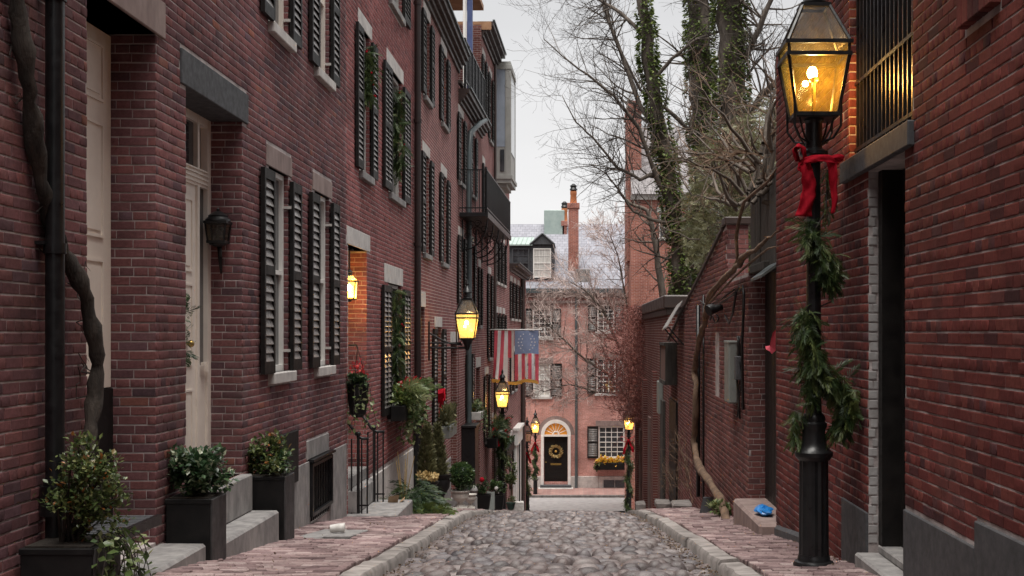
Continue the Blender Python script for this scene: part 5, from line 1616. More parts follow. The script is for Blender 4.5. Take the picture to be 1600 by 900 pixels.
mb.lathe([(.075, -.155), (.085, -.135), (.04, -.17)], c[0], c[1], 14, z0=z); mb.build("cap", D['iron'], t, smooth='auto')
mb = MB(); mb.tube([(c[0], c[1] + .04, z - .15), (c[0] + .005, c[1] + .06, z - .30), (c[0] + .004, c[1] + .09, z - .41)], [.024, .018, .010], 8); mb.tube([(c[0], 11.76, z), (c[0], c[1] + .08, z)], .02, 8); mb.build("bracket", D['iron'], t, smooth=True)
mb = MB(); mb.sphere((c[0], c[1], z - .02), .022, .022, .045); mb.tube([(c[0], c[1], z - .13), (c[0], c[1], z - .06)], .016, 8); mb.build("bulb", D['deadglass'], t, smooth=True)

t = thing("hanging_lantern", (-3.19, 17.9, .6), "lit brass lantern hanging inside the recessed doorway of the garlanded house", "lantern")
c = (-3.205, 17.85, PZ(447, 17.85)); small_lantern(t, c, .20, .36, True, D['lampglassfar'])
mb = MB(); mb.tube([(c[0], c[1], c[2] + .14), (c[0], c[1], ZL2 - .005)], .012, 6); mb.lathe([(.05, .14), (.03, .17), (.05, .19), (.02, .23)], c[0], c[1], 12, z0=c[2]); mb.lathe([(.06, 0), (.05, .03)], c[0], c[1], 12, z0=ZL2 - .04)
mb.lathe([(.02, -.22), (.035, -.20), (.08, -.18)], c[0], c[1], 10, z0=c[2]); mb.build("hanger", D['iron'], t, smooth='auto')
mb = MB(); mb.sphere((c[0], c[1], c[2] - .02), .03, .03, .05); mb.build("bulb", D['mantle'], t, smooth=True)
def lamp_light(t, loc, power, col=(1.0, .50, .11), size=.03):
    l = bpy.data.lights.new("lamp_light", 'POINT'); l.energy = power; l.color = col; l.shadow_soft_size = size
    o = bpy.data.objects.new("lamp_light", l); COL.objects.link(o); o.parent = t; o.location = Vector(loc) - WL[t.name]; WL[o.name] = Vector(loc)
    return o
lamp_light(t, (c[0] + .01, c[1] + .01, c[2] - .115), 26, (1, .50, .11))

# ================================================================== street lamps
def gas_lantern(t, x, y, zb, s=1.0, lit=True, glass=None, power=10):
    """four-sided tapering lantern; zb: height of its bottom frame"""
    gl = glass or D['lampglass']; a, b, rt = .148 * s, .215 * s, .095 * s; h0, h1, h2 = zb, zb + .42 * s, zb + .80 * s; bh = .085 * s
    fr = MB()
    for sx in (-1, 1):
        for sy in (-1, 1):
            fr.tube([(x + sx * a, y + sy * a, h0), (x + sx * b, y + sy * b, h1)], .013 * s, 5)
            fr.tube([(x + sx * b, y + sy * b, h1), (x + sx * b, y + sy * b, h1 + bh)], .013 * s, 5)
            fr.tube([(x + sx * (b + .01), y + sy * (b + .01), h1 + bh), (x + sx * rt, y + sy * rt, h2)], .013 * s, 5)
    e = .014 * s
    for (q, zz) in ((a, h0), (b + .004, h1), (b + .012, h1 + bh), (rt, h2)):
        for sg in (-1, 1):
            fr.box(x - q - e, x + q + e, y + sg * q - e, y + sg * q + e, zz - e, zz + e); fr.box(x + sg * q - e, x + sg * q + e, y - q + e, y + q - e, zz - e * .98, zz + e * .98)
    fr.box(x - a, x + a, y - a, y + a, h0 - .022 * s, h0 - .010 * s)
    fr.build("lantern_frame", D['iron'], t)
    def side(q0, q1, z0, z1, gm, nm):
        for (dx, dy) in ((0, -1), (0, 1), (-1, 0), (1, 0)):
            p = MB(); ux, uy = -dy, dx
            p.add([(x + dx * q0 - ux * q0, y + dy * q0 - uy * q0, z0), (x + dx * q0 + ux * q0, y + dy * q0 + uy * q0, z0), (x + dx * q1 + ux * q1, y + dy * q1 + uy * q1, z1), (x + dx * q1 - ux * q1, y + dy * q1 - uy * q1, z1)], [(0, 1, 2, 3)])
            p.build(nm, gm, t)
    side(a - .004, b - .004, h0, h1, gl, "pane"); side(b, b, h1 + e, h1 + bh - e, gl, "band_pane"); side(b, rt, h1 + bh + e, h2, D['roofglass'], "roof_pane")
    cp = MB(); cp.lathe([(rt * .95, 0), (rt * 1.05, .03), (rt * .82, .05), (rt * .75, .13), (rt * 1.15, .15), (rt * .9, .20), (rt * .45, .25), (rt * .25, .29), (rt * .42, .32), (rt * .3, .36), (rt * .08, .42)], x, y, 14, z0=h2)
    cp.build("vent_cap", D['iron'], t, smooth='auto')
    if lit:
        m = MB(); m.sphere((x - .01 * s, y, h1 - .10 * s), .038 * s, .038 * s, .05 * s); m.sphere((x - .055 * s, y + .04 * s, h1 - .17 * s), .022 * s, .022 * s, .022 * s); m.build("mantle", D['mantle'], t, smooth=True)
        lamp_light(t, (x + .055 * s, y - .03 * s, h1 - .17 * s), power, size=.03)
    bn = MB(); bn.tube([(x, y, h0 - .02 * s), (x, y, h1 - .17 * s)], .014 * s, 6); bn.lathe([(.02, 0), (.035, .015), (.03, .04)], x, y, 10, z0=h1 - .17 * s); bn.build("burner", D['brass'], t)
def lamp_post(t, x, y, z, fluted=True):
    p = MB(); p.lathe([(.146, 0), (.150, .012), (.150, .045), (.140, .062), (.120, .070), (.117, .095), (.110, .105), (.110, .115)], x, y, 22, z0=z)
    p.build("foot", D['iron'], t, smooth='auto')
    p = MB(); p.lathe([(.110, .11), (.106, .80)], x, y, 28, z0=z, flute=.07); p.build("fluted_base", D['iron'], t)
    p = MB(); p.lathe([(.112, .80), (.138, .83), (.140, .86), (.105, .89), (.090, .93), (.082, 1.00), (.086, 1.03), (.096, 1.045), (.096, 1.07), (.080, 1.085), (.086, 1.10), (.080, 1.125), (.062, 1.145)], x, y, 22, z0=z); p.build("base_collar", D['iron'], t, smooth='auto')
    p = MB(); p.lathe([(.062, 1.13), (.058, 1.3), (.050, 3.02)], x, y, 14, z0=z, flute=.05); p.build("shaft", D['iron'], t)
    p = MB(); p.lathe([(.052, 3.0), (.105, 3.03), (.105, 3.055), (.062, 3.08), (.060, 3.26), (.075, 3.28), (.075, 3.30)], x, y, 18, z0=z); p.build("top_collar", D['iron'], t, smooth='auto')
    p = MB()
    for sx in (-1, 1):
        for sy in (-1, 1):
            p.tube([(x + sx * .05, y + sy * .05, z + 3.12), (x + sx * .12, y + sy * .12, z + 3.14), (x + sx * .165, y + sy * .165, z + 3.22), (x + sx * .168, y + sy * .168, z + 3.40), (x + sx * .225, y + sy * .225, z + 3.74)], .009, 5)
            p.tube([(x + sx * .05, y + sy * .05, z + 3.10), (x + sx * .10, y + sy * .10, z + 3.20), (x + sx * .13, y + sy * .13, z + 3.31)], .008, 5)
    p.build("cradle", D['iron'], t)
def street_lamp(x, y, z, label, lit=True, power=10, glass=None, s=1.0):
    t = thing("street_lamp", (x, y, z), label, "street lamp", "gas lamps along the street")
    lamp_post(t, x, y, z); gas_lantern(t, x, y, z + 3.31, 1.0, lit, glass, power)
    return t
LX, LY = 1.715, 9.36; LZ = PZ(890, LY)
street_lamp(LX, LY, LZ, "nearest tall black gas lamp on the right, lit yellow, hung with a red bow", True, 16)
def px_lamp(px, Y, label, **k): return street_lamp(PX(px, Y), Y, G(Y) + .0, label, **k)
px_lamp(785, 41.0, "lit gas lamp below the flag on the left pavement", glass=D['lampglassfar'], power=14)
px_lamp(982.5, 52.0, "lit gas lamp at the far end of the right pavement, before the flower box window", glass=D['lampglassfar'], power=14)
px_lamp(823.5, 61.4, "unlit gas lamp at the left street corner beside the white doorway surround", lit=False, glass=D['deadglass'])
px_lamp(836.5, 67.0, "lit gas lamp standing on the far pavement by the wreathed black door", glass=D['lampglassfar'], power=14)
# lantern on a long wall bracket, left
BY = 26.3; bx, bz = PX(730, BY), PZ(529, BY)
t = thing("bracket_lantern", (WX, BY, bz), "lit gas lantern held out from the left wall on an iron bracket", "lantern")
gas_lantern(t, bx, BY, bz, 1.0, True, D['lampglassfar'], 14)
mb = MB()
mb.box(WX, WX + .03, BY - .03, BY + .03, bz - .45, bz + .35)
mb.tube([(WX, BY, bz - .19), (bx, BY, bz - .19)], .022, 8); mb.tube([(WX, BY, bz - .09), (bx - .12, BY, bz - .09)], .016, 8)
mb.tube([(WX, BY, bz + .13), (WX + .25, BY, bz - .02), (WX + .45, BY, bz - .10), (bx - .1, BY, bz - .13)], .018, 8)
mb.tube([(bx - .22, BY, bz - .1), (bx - .22, BY, bz + .40), (bx - .18, BY, bz + .45)], .013, 6)
mb.lathe([(.03, -.24), (.05, -.20), (.07, -.12), (.11, -.05), (.14, -.02)], bx, BY, 12, z0=bz)
mb.build("bracket", D['iron'], t, smooth='auto')

# ================================================================== bows and garlands on the lamps
def bow(loc, s, label, tails=1.0, yaw=0.):
    t = thing("ribbon_bow", loc, label, "bow", "red ribbon bows on the lamp posts")
    x, y, z = loc; fy = y - .08 * s
    mb = MB()
    for sg in (-1, 1):
        pts = [(x + sg * s * q, fy - .03 * s * sin(i), z + s * w) for i, (q, w) in enumerate(((.01, 0), (.10, .10), (.22, .16), (.30, .12), (.29, .02), (.18, -.05), (.06, -.03), (.01, 0)))]
        mb.ribbon(pts, (0, 1, .1), .10 * s)
    mb.build("loop", D['bow'], t)
    mb = MB(); mb.sphere((x, fy - .01, z), .05 * s, .04 * s, .055 * s, 8, 5); mb.build("knot", D['bow'], t, smooth=True)
    for sg, L in ((-1, .95), (1, .80)):
        mb = MB(); pts = [(x + sg * s * (.02 + .16 * math.sin(k / 7 * 1.5) + .01 * sin(k * 2)), fy - .02 * cos(k * 1.4), z - .02 - tails * s * L * k / 7) for k in range(8)]
        mb.ribbon(pts, (1, .35 * sg, 0), [.07 * s, .085 * s, .09 * s, .095 * s, .1 * s, .1 * s, .1 * s, .085 * s]); mb.build("tail", D['bow'], t)
    return t
# the near bow hugs the post under the top collar, one loop up on the left, tails hanging
t = thing("ribbon_bow", (LX, LY, PZ(245, LY)), "large red ribbon bow tied round the nearest lamp post", "bow", "red ribbon bows on the lamp posts")
def nb(pts, w, side, nm):
    q = [P(px, py, LY - dy) for px, py, dy in pts]; fine = []
    for i in range(len(q) - 1):                                   # smooth curve through the points
        a, b, c, d = q[max(i - 1, 0)], q[i], q[i + 1], q[min(i + 2, len(q) - 1)]
        for k in range(5):
            u = k / 5; fine.append(.5 * ((2 * b) + (c - a) * u + (2 * a - 5 * b + 4 * c - d) * u * u + (3 * b - a - 3 * c + d) * u ** 3))
    fine.append(q[-1]); n = len(fine); sv = Vector(side).normalized(); vs, fs = [], []; m = 6
    for i, p in enumerate(fine):
        tt = (fine[min(i + 1, n - 1)] - fine[max(i - 1, 0)]).normalized(); nr = tt.cross(sv).normalized(); f = i / (n - 1)
        ww = np.interp(f, np.linspace(0, 1, len(w)), w) if hasattr(w, '__len__') else w
        for k in range(m + 1):
            s_ = k / m - .5; cur = .09 * ww * cos(s_ * 6.5 + 1.7 * sin(f * 7)) + .05 * ww * sin(f * 23 + s_ * 9)
            vs.append(p + sv * (s_ * ww * (1 - .12 * abs(sin(f * 9)))) + nr * cur)
    for i in range(n - 1):
        for k in range(m): fs.append((i * (m + 1) + k, i * (m + 1) + k + 1, (i + 1) * (m + 1) + k + 1, (i + 1) * (m + 1) + k))
    mb = MB(); mb.add(vs, fs); o = mb.build(nm, D['bow'], t, smooth=True)
    sm = o.modifiers.new("thickness", 'SOLIDIFY'); sm.thickness = .004
nb([(1246, 252, .10), (1243, 236, .13), (1249, 228, .15), (1256, 236, .14), (1256, 252, .12), (1252, 262, .11)], .12, (.35, 1, .1), "loop")
nb([(1249, 256, .12), (1262, 250, .15), (1280, 247, .17), (1298, 249, .15), (1310, 252, .12)], .06, (0, .3, 1), "band")
nb([(1296, 248, .13), (1308, 244, .14), (1318, 247, .12), (1308, 252, .12)], .04, (.2, .4, 1), "loop")
nb([(1257, 254, .14), (1262, 272, .15), (1265, 292, .14), (1261, 312, .15), (1256, 338, .15)], [.10, .105, .12, .115, .135], (1, .25, 0), "tail")
nb([(1299, 252, .13), (1302, 272, .14), (1302, 292, .13), (1304, 312, .13), (1301, 334, .12)], [.075, .07, .055, .045, .025], (1, -.3, 0), "tail")
nb([(1250, 253, .12), (1247, 262, .14), (1254, 268, .14), (1259, 258, .13)], .06, (.3, 1, .2), "loop")

CEDAR = spray(21, 9, .45, .9, .020)
def garland_path(pts, rad, dens, size, t, material, tmpl=CEDAR, hang=.6, nm="foliage"):
    it = []; dens = dens * 1.6; rad *= .85
    for i in range(len(pts) - 1):
        a, b = Vector(pts[i][0]), Vector(pts[i + 1][0]); n = max(1, int((b - a).length * dens))
        for k in range(n):
            q = (k + random.random()) / n; p = a.lerp(b, q); r = rad * (pts[i][1] * (1 - q) + pts[i + 1][1] * q)
            d = rdir(-hang * .5); d.z -= hang; d.normalize()
            it.append((p + rdir() * r * U(.1, .8), d, size * U(.7, 1.3), U(-1.2, 1.2)))
    return foliage(t, it, tmpl, material, nm)
t = thing("cedar_garland", (LX, LY, LZ + 1.2), "shaggy green cedar garland wound down the nearest lamp post", "garland")
def gp(*pp): return [(P(px, py, LY - dy), r) for px, py, dy, r in pp]
garland_path(gp((1290, 262, .02, .25), (1294, 300, .02, .35), (1290, 340, .02, .6)), .13, 90, .10, t, D['garland'])
garland_path(gp((1262, 350, .08, .7), (1274, 372, .10, 1), (1284, 400, .09, .9), (1296, 420, .06, .9), (1300, 440, .02, .8)), .12, 260, .15, t, D['garland'])
garland_path(gp((1304, 395, .02, .6), (1308, 410, .02, .9), (1296, 445, .02, .5)), .10, 150, .13, t, D['garland'])
garland_path(gp((1256, 482, .02, .4), (1257, 505, .06, .9), (1266, 540, .10, 1.0), (1278, 572, .11, 1.1), (1296, 590, .08, 1.0), (1318, 600, .04, 1.0), (1326, 625, .03, 1.1), (1320, 650, .03, .9), (1308, 672, .0, .6)), .13, 260, .16, t, D['garland'])
garland_path(gp((1262, 560, .08, .8), (1266, 600, .09, .7), (1268, 625, .09, .4)), .12, 160, .14, t, D['garland'])
garland_path(gp((1246, 640, .0, .5), (1243, 660, .0, .7), (1244, 685, .0, .3)), .09, 150, .13, t, D['garland'])
mb = MB(); mb.tube([p for p, _ in gp((1294, 265, .0, 0), (1290, 330, .05, 0), (1270, 365, .09, 0), (1298, 440, .05, 0), (1302, 470, -.05, 0), (1255, 490, .03, 0), (1290, 590, .1, 0), (1330, 605, .0, 0), (1316, 670, .0, 0))], .007, 5); mb.build("stem", D['twig'], t)

def lamp_dress(px, Y, bowpy, gtop, gbot, lb, lg, side=1):
    x = PX(px, Y); bow((x - .02, Y, PZ(bowpy, Y)), 1.05, lb, .55)
    t = thing("cedar_garland", (x, Y, PZ(gbot, Y)), lg, "garland", "green garlands on the lamp posts")
    pts = []; n = 14
    for k in range(n + 1):
        a = k * 1.25; py = gtop + (gbot - gtop) * k / n; p = Vector((x + .09 * cos(a), Y + .09 * sin(a), PZ(py, Y))); pts.append((p, 1))
    garland_path(pts, .14, 110, .22, t, D['garland'])
lamp_dress(785, 41.0, 660, 655, 740, "red bow on the lamp post below the flag", "garland round the lamp post below the flag")
lamp_dress(982.5, 52.0, 688, 690, 795, "red bow on the far right lamp post before the flower box", "garland round the far right lamp post")
lamp_dress(823.5, 61.4, 708, 705, 790, "red bow on the unlit lamp at the left corner", "garland round the unlit lamp at the left corner")
lamp_dress(836.5, 67.0, 692, 695, 745, "red bow on the lamp beside the wreathed black door", "garland on the lamp beside the wreathed black door")
# ================================================================== doorway of the garlanded house
t = thing("hanging_planter", (-2.98, 17.2, -1.25), "black planter spilling ivy beside the lantern-lit doorway", "planter")
cx, cy = PX(559, 17.2), 17.2; zt, zb = PZ(603, 17.2), PZ(652, 17.2)
mb = MB(); mb.lathe([(.06, 0), (.11, .05), (.135, .25), (.145, zt - zb), (.155, zt - zb + .01), (.155, zt - zb + .03), (.13, zt - zb + .03)], cx, cy, 16, z0=zb); mb.build("pot", D['blackpot'], t, smooth='auto')
mb = MB()
for k in range(3): mb.tube([(cx + .14 * cos(k * 2.1), cy + .14 * sin(k * 2.1), zt), (cx, cy, zt + .5)], .004, 4)
mb.tube([(cx, cy, zt + .5), (cx - .02, cy, zt + .55), (WX, cy + .02, zt + .55)], .012, 6); mb.build("bracket", D['iron'], t)
t = thing("potted_ivy", (cx, cy, zt), "ivy and red berries spilling from the black planter at the lantern-lit doorway", "ivy")
it = bush_items((cx, cy, zt + .06), (.20, .18, .14), 420, .07, .3, .5, 8); foliage(t, it, (LEAF_V, LEAF_F), D['conifer'])
tr, paths = trail_items([(cx + .13 * cos(a), cy + .12 * sin(a), zt + .02) for a in [k * .45 for k in range(14)]], .62, .075, 11, 1.1, (0, 0, 0)); foliage(t, tr, (LEAF_V, LEAF_F), D['ivypale'], "trailing_foliage")
mb = MB()
for p in paths: mb.tube(p, .004, 3)
mb.build("trailing_stem", D['twig'], t)
it = [(Vector((cx + U(-.08, .1), cy + U(-.1, .1), zt + U(.12, .33))), rdir(.6), U(.04, .07), None) for _ in range(45)]; foliage(t, it, (LEAF_V, LEAF_F), D['flower_r'], "berry")

def railing(Y, xw, xe, zb, label):
    t = thing("iron_railing", (xe, Y, zb), label, "railing")
    zt = zb + 1.0; mb = MB()
    mb.tube([(WX + .0, Y, zt + .22), (WX + .06, Y, zt + .14), (WX + .12, Y, zt + .05), (WX + .19, Y, zt + .005), (xe, Y, zt)], .020, 8); mb.build("handrail", D['iron'], t, smooth=True)
    for x in (xw, xe - .02, (xw + xe) / 2 + .02): mb = MB(); mb.tube([(x, Y, zb), (x, Y, zt)], .011, 6); mb.build("baluster", D['iron'], t)
    x = xw + .09; mb = MB(); mb.tube([(x, Y, zb), (x, Y, zt + .02)], .021, 8); mb.lathe([(.02, 0), (.03, .01), (.018, .02), (.018, .03)], x, Y, 10, z0=zt + .01); mb.sphere((x, Y, zt + .065), .038); mb.build("newel_post", D['iron'], t, smooth='auto')
    mb = MB(); mb.box(xw, xe, Y - .008, Y + .008, zb + .10, zb + .12); mb.build("bottom_rail", D['iron'], t)
railing(17.15, -3.05, -2.82, -2.43, "black handrail with ball finial on the near edge of the granite step")
railing(18.35, -3.03, -2.79, -2.43, "black handrail with ball finial on the far edge of the granite step")

# heap of cut evergreen boughs, box of kindling, paper cup
t = thing("evergreen_heap", (-2.5, 19.2, G(19.2)), "heap of cut evergreen boughs lying against the pale foundation", "boughs")
it = []
for _ in range(420):
    a, r = U(0, 2 * pi), U(0, 1) ** .6; h = U(0, 1) * (1 - r * .75)
    p = Vector((-2.48 + .36 * r * cos(a), 19.2 + .45 * r * sin(a), G(19.2) + .06 + .55 * h))
    it.append((p, (Vector((cos(a) * .9 + .35, sin(a) * .6 - .3, .15 - .5 * r)) + rdir() * .4).normalized(), U(.2, .36), U(-.8, .8)))
foliage(t, it, NEEDLE, D['conifer'])
it = [(Vector((-2.35 + U(-.25, .3), 19.0 + U(-.3, .3), G(19) + U(.03, .14))), (Vector((.8, -.5, -.15)) + rdir() * .5).normalized(), U(.2, .32), None) for _ in range(110)]
foliage(t, it, SPRAY, D['ivy'], "low_foliage")
mb = MB()
for k in range(9): a = U(0, 6.3); mb.tube([(-2.62, 19.1, G(19) + .05), (-2.6 + .14 * cos(a), 19.1 + .14 * sin(a), G(19) + .75 + U(0, .25))], [.010, .004], 4)
mb.build("twig", D['straw'], t)
t = thing("cardboard_box", (-2.66, 18.4, G(18.4)), "torn cardboard box beside the evergreen boughs", "box")
z = G(18.4) + .03; mb = MB()
mb.box(-2.74, -2.60, 18.3, 18.5, z, z + .16); mb.build("body", D['card'], t)
mb = MB(); mb.add([(-2.74, 18.3, z + .16), (-2.60, 18.3, z + .16), (-2.56, 18.22, z + .30), (-2.72, 18.26, z + .27)], [(0, 1, 2, 3)]); mb.add([(-2.60, 18.3, z + .165), (-2.60, 18.5, z + .165), (-2.52, 18.5, z + .24), (-2.50, 18.3, z + .22)], [(0, 1, 2, 3)]); mb.build("flap", D['card'], t)
t = thing("paper_roll", (PX(527, 13.2), 13.2, G(13.2)), "crumpled white paper cup lying by the cellar grille", "litter")
mb = MB(); c = Vector((PX(527, 13.2), 13.2, G(13.2) + .10)); mb.tube([c + Vector((-.075, 0, -.01)), c + Vector((-.07, 0, -.01)), c + Vector((0, .01, 0)), c + Vector((.075, .015, 0))], [.03, .042, .045, .05], 14); mb.build("cup", D['paper'], t, smooth='auto')

# ================================================================== urns, topiaries, tubs down the left pavement
def urn(name, x, y, z, h, r, material, label, square=False):
    t = thing(name, (x, y, z), label, "urn")
    mb = MB(); mb.bbox(x - r * .7, x + r * .7, y - r * .7, y + r * .7, z, z + h * .12, .01); mb.build("plinth", material, t)
    mb = MB(); mb.lathe([(r * .55, h * .12), (r * .48, h * .2), (r * .28, h * .3), (r * .26, h * .36), (r * .5, h * .45), (r * .82, h * .62), (r * .88, h * .80), (r * .80, h * .88), (r * 1.0, h * .94), (r * 1.04, h), (r * .85, h)], x, y, 18, z0=z); mb.build("bowl", material, t, smooth='auto')
    return t
def cone_topiary(x, y, z, h, r, label):
    t = thing("cone_topiary", (x, y, z), label, "topiary"); it = []
    for _ in range(1500):
        q = random.random() ** 1.3; a = U(0, 2 * pi); rr = r * (1 - q) ** .8 * U(.7, 1.06) * (1 if q > .08 else .8); p = Vector((x + rr * cos(a), y + rr * sin(a), z + h * q))
        it.append((p, (Vector((cos(a) * .6, sin(a) * .6, .9)) + rdir() * .4).normalized(), U(.06, .12), None))
    foliage(t, it, SPRAY, D['olive'])
    mb = MB(); mb.tube([(x, y, z - .05), (x, y, z + h * .9)], [.02, .006], 6); mb.build("stem", D['bark'], t)
Yt = 21.2; g = G(Yt) + .03
urn("planter_urn", PX(668, Yt), Yt, g, PZ(752, Yt) - g, .19, D['blackpot'], "wide black urn holding the left cone topiary and dry leaves")
it = [(Vector((PX(668, Yt) + U(-.15, .15), Yt + U(-.15, .12), PZ(750, Yt) + U(0, .10))), rdir(.3), U(.06, .1), None) for _ in range(120)]
t = thing("dry_leaves", (PX(668, Yt), Yt, PZ(752, Yt)), "tan dry leaves in the front black urn", "leaves"); foliage(t, it, (LEAF_V, LEAF_F), D['straw'])
cone_topiary(PX(667, Yt + .3), Yt + .3, PZ(748, Yt + .3), .88, .14, "tall slim cone topiary next to the black door, the left of the two")
Yt = 22.4; g = G(Yt) + .03
urn("planter_urn", PX(690, Yt), Yt, g, PZ(741, Yt) - g, .17, D['blackpot'], "tall black pedestal urn holding the right cone topiary")
cone_topiary(PX(684, Yt), Yt, PZ(743, Yt), .86, .155, "bushier cone topiary in the tall pedestal urn, the right of the two")
Yt = 25.0; g = G(Yt) + .03
urn("planter_urn", PX(719, Yt), Yt, g, PZ(766, Yt) - g, .20, D['whitepot'], "white stone urn with the clipped boxwood ball")
t = thing("boxwood_ball", (PX(720, Yt), Yt, PZ(764, Yt)), "round clipped boxwood in the white stone urn", "topiary"); it = []; c = Vector((PX(721, Yt), Yt, PZ(742, Yt)))
for _ in range(1600):
    d = rdir(); it.append((c + d * .225 * U(.75, 1.05), (d + rdir() * .6).normalized(), U(.035, .06), None))
foliage(t, it, (LEAF_V, LEAF_F), D['box'])
mb = MB(); mb.sphere(c, .17, n=12, k=8); mb.build("inner_foliage", D['conifer'], t, smooth=True)
it = bush_items((c.x + .05, Yt - .05, PZ(764, Yt)), (.24, .2, .1), 260, .06, .2, .5, 8); foliage(t, it, (LEAF_V, LEAF_F), D['holly'], "low_foliage")
Yt = 26.2; g = G(Yt) + .03; urn("planter_urn", PX(735, Yt), Yt, g, PZ(772, Yt) - g, .13, D['whitepot'], "small white urn just behind the boxwood urn")
t = thing("stone_post", (PX(741, 27), 27, G(27)), "weathered grey stone post between the white urns and the black tubs", "post")
mb = MB(); x = PX(741, 27); z = G(27); mb.lathe([(.07, 0), (.065, .28), (.04, .3), (.045, .36), (.075, .42), (.06, .48), (.02, .52)], x, 27, 14, z0=z); mb.build("post", D['granite'], t, smooth='auto')
def tub(x, y, h, r0, r1, label, flower, col):
    g = G(y) + .03; t = thing("tapered_tub", (x, y, g), label, "planter"); mb = MB()
    vs = [(x + sx * r, y + sy * r, g + zz) for (r, zz) in ((r0, 0), (r1, h), (r1 - .02, h), (r1 - .03, h - .05)) for (sx, sy) in ((-1, -1), (1, -1), (1, 1), (-1, 1))]
    fs = [(3, 2, 1, 0)] + [(i * 4 + k, i * 4 + (k + 1) % 4, i * 4 + 4 + (k + 1) % 4, i * 4 + 4 + k) for i in range(3) for k in range(4)] + [(12, 13, 14, 15)]
    mb.add(vs, fs); mb.build("tub", D['blackpot'], t)
    p = thing("tub_plant", (x, y, g + h), flower, "plant"); it = bush_items((x, y, g + h + .14), (r1 * 1.1, r1, .2), 620, .055, .5, .45, 12, low=-.1); foliage(p, it, (LEAF_V, LEAF_F), D['conifer'] if col != 'w' else D['box'])
    f = MB(); f.sphere((x - .02, y - .1, g + h + (.34 if col == 'r' else .16)), .055 if col == 'r' else .05, n=10, k=6); f.build("flower_head", D['bow'] if col == 'r' else D['paper'], p, smooth=True)
tub(PX(755, 29), 29, .34, .13, .175, "black tapered tub with the red ball ornament", "low evergreen with a red ball in the black tub", 'r')
tub(PX(777, 31), 31, .36, .13, .17, "black tapered tub with a white bloom, next to the grey easel board", "green shrub with a white bloom in the black tub", 'w')
t = thing("sandwich_board", (PX(767, 29.6), 29.6, G(29.6)), "small grey folding board between the two black tubs", "board")
x, y, z = PX(767, 29.6), 29.6, G(29.6) + .03
for s in (-1, 1):
    mb = MB(); mb.obox((x, y, z), (1, 0, 0), (0, 1, 0), (0, s * .18, 1), -.09, .09, s * -.10 - .008, s * -.10 + .008, 0, .40); mb.build("panel", D['utilgrey'], t)
Yt = 38.0; g = G(Yt) + .03; x = PX(798, Yt)
t = thing("flower_pot", (x, Yt, g), "small dark green pot near the lamp below the flag", "pot"); mb = MB(); mb.lathe([(.09, 0), (.13, .17), (.145, .17), (.145, .21), (.12, .21)], x, Yt, 14, z0=g); mb.build("pot", D['greenpot'], t, smooth='auto')
p = thing("pot_plant", (x, Yt, g + .21), "pinkish sprig in the small dark green pot", "plant"); foliage(p, bush_items((x, Yt, g + .3), (.14, .12, .12), 160, .05, .6, .5, 6), (LEAF_V, LEAF_F), D['rose'])
Yt = 40; x, z = PX(799, Yt), PZ(742, Yt)
t = thing("yellow_shrub", (x, Yt, G(Yt)), "yellow green shrub on a tall stand beside the lamp below the flag", "shrub")
foliage(t, bush_items((x, Yt, z), (.22, .2, .38), 700, .075, .4, .45, 12), (LEAF_V, LEAF_F), D['ivypale'])
mb = MB(); mb.tube([(x, Yt, G(Yt)), (x + .02, Yt, z)], .03, 6); mb.tube([(x, Yt, G(Yt)), (x - .1, Yt, G(Yt) + .4)], .015, 5); mb.build("stand", D['barkpale'], t)
t = thing("standing_sign", (PX(812.5, 45), 45, G(45)), "thin black post with a pale base at the left corner", "post")
x = PX(812, 50); mb = MB(); mb.tube([(x, 50, G(50)), (x, 50, G(50) + 2.6)], .025, 6); mb.build("pole", D['iron'], t); mb = MB(); mb.bbox(x - .2, x + .16, 49.8, 50.1, G(50), G(50) + .38, .03); mb.build("base", D['paper'], t)

# ================================================================== window boxes, garlands in the windows
def window_box(fr, u0, u1, z, label, plabel, pm, n=260, size=.07, h=.22, trail=0, tm=None, dep=.22, boxm='blackpot', rad=.16):
    t = thing("window_box", tuple(fr.p((u0 + u1) / 2, .1, z)), label, "window box")
    mb = MB(); fr.bbox(mb, u0, u1, .08, .08 + dep, z - h, z, .01); mb.build("box", D[boxm], t)
    mb = MB()
    for u in (u0 + .12, u1 - .15): fr.box(mb, u, u + .03, .0, .09, z - h * .9, z - .03)
    mb.build("bracket", D['iron'], t)
    p = thing("window_plants", tuple(fr.p((u0 + u1) / 2, .2, z)), plabel, "plants")
    it = []
    k = max(2, int((u1 - u0) / .22))
    for i in range(k):
        c = fr.p(u0 + (i + .5) * (u1 - u0) / k, .08 + dep / 2 + U(-.03, .06), z + .07); it += bush_items(c, (.15, .16, rad), n // k, size, .4, .5, 6)
    foliage(p, it, (LEAF_V, LEAF_F), D[pm])
    if trail:
        tr, paths = trail_items([tuple(fr.p(U(u0, u1), .10 + dep + U(-.06, .03), z + .02)) for _ in range(trail)], .62, size * 1.1, 12, 1.0, (.12, 0, 0)); foliage(p, tr, (LEAF_V, LEAF_F), D[tm], "trailing_foliage")
        m = MB()
        for q in paths: m.tube(q, .004, 3)
        m.build("trailing_stem", D['twig'], p)
    return t, p
_, p = window_box(FA, 20.5, 22.5, -1.18, "long black window box under the lower garlanded window", "lush ferns and trailing ivy overflowing the long black window box", 'ivy', 900, .10, .25, 34, 'ivypale', .24, rad=.26)
it = [(FA.p(U(20.9, 22.3), .2 + U(-.05, .1), -1.18 + U(.1, .36)), rdir(.5), U(.07, .12), None) for _ in range(90)]; foliage(p, it, (LEAF_V, LEAF_F), D['flower_r'], "berry")
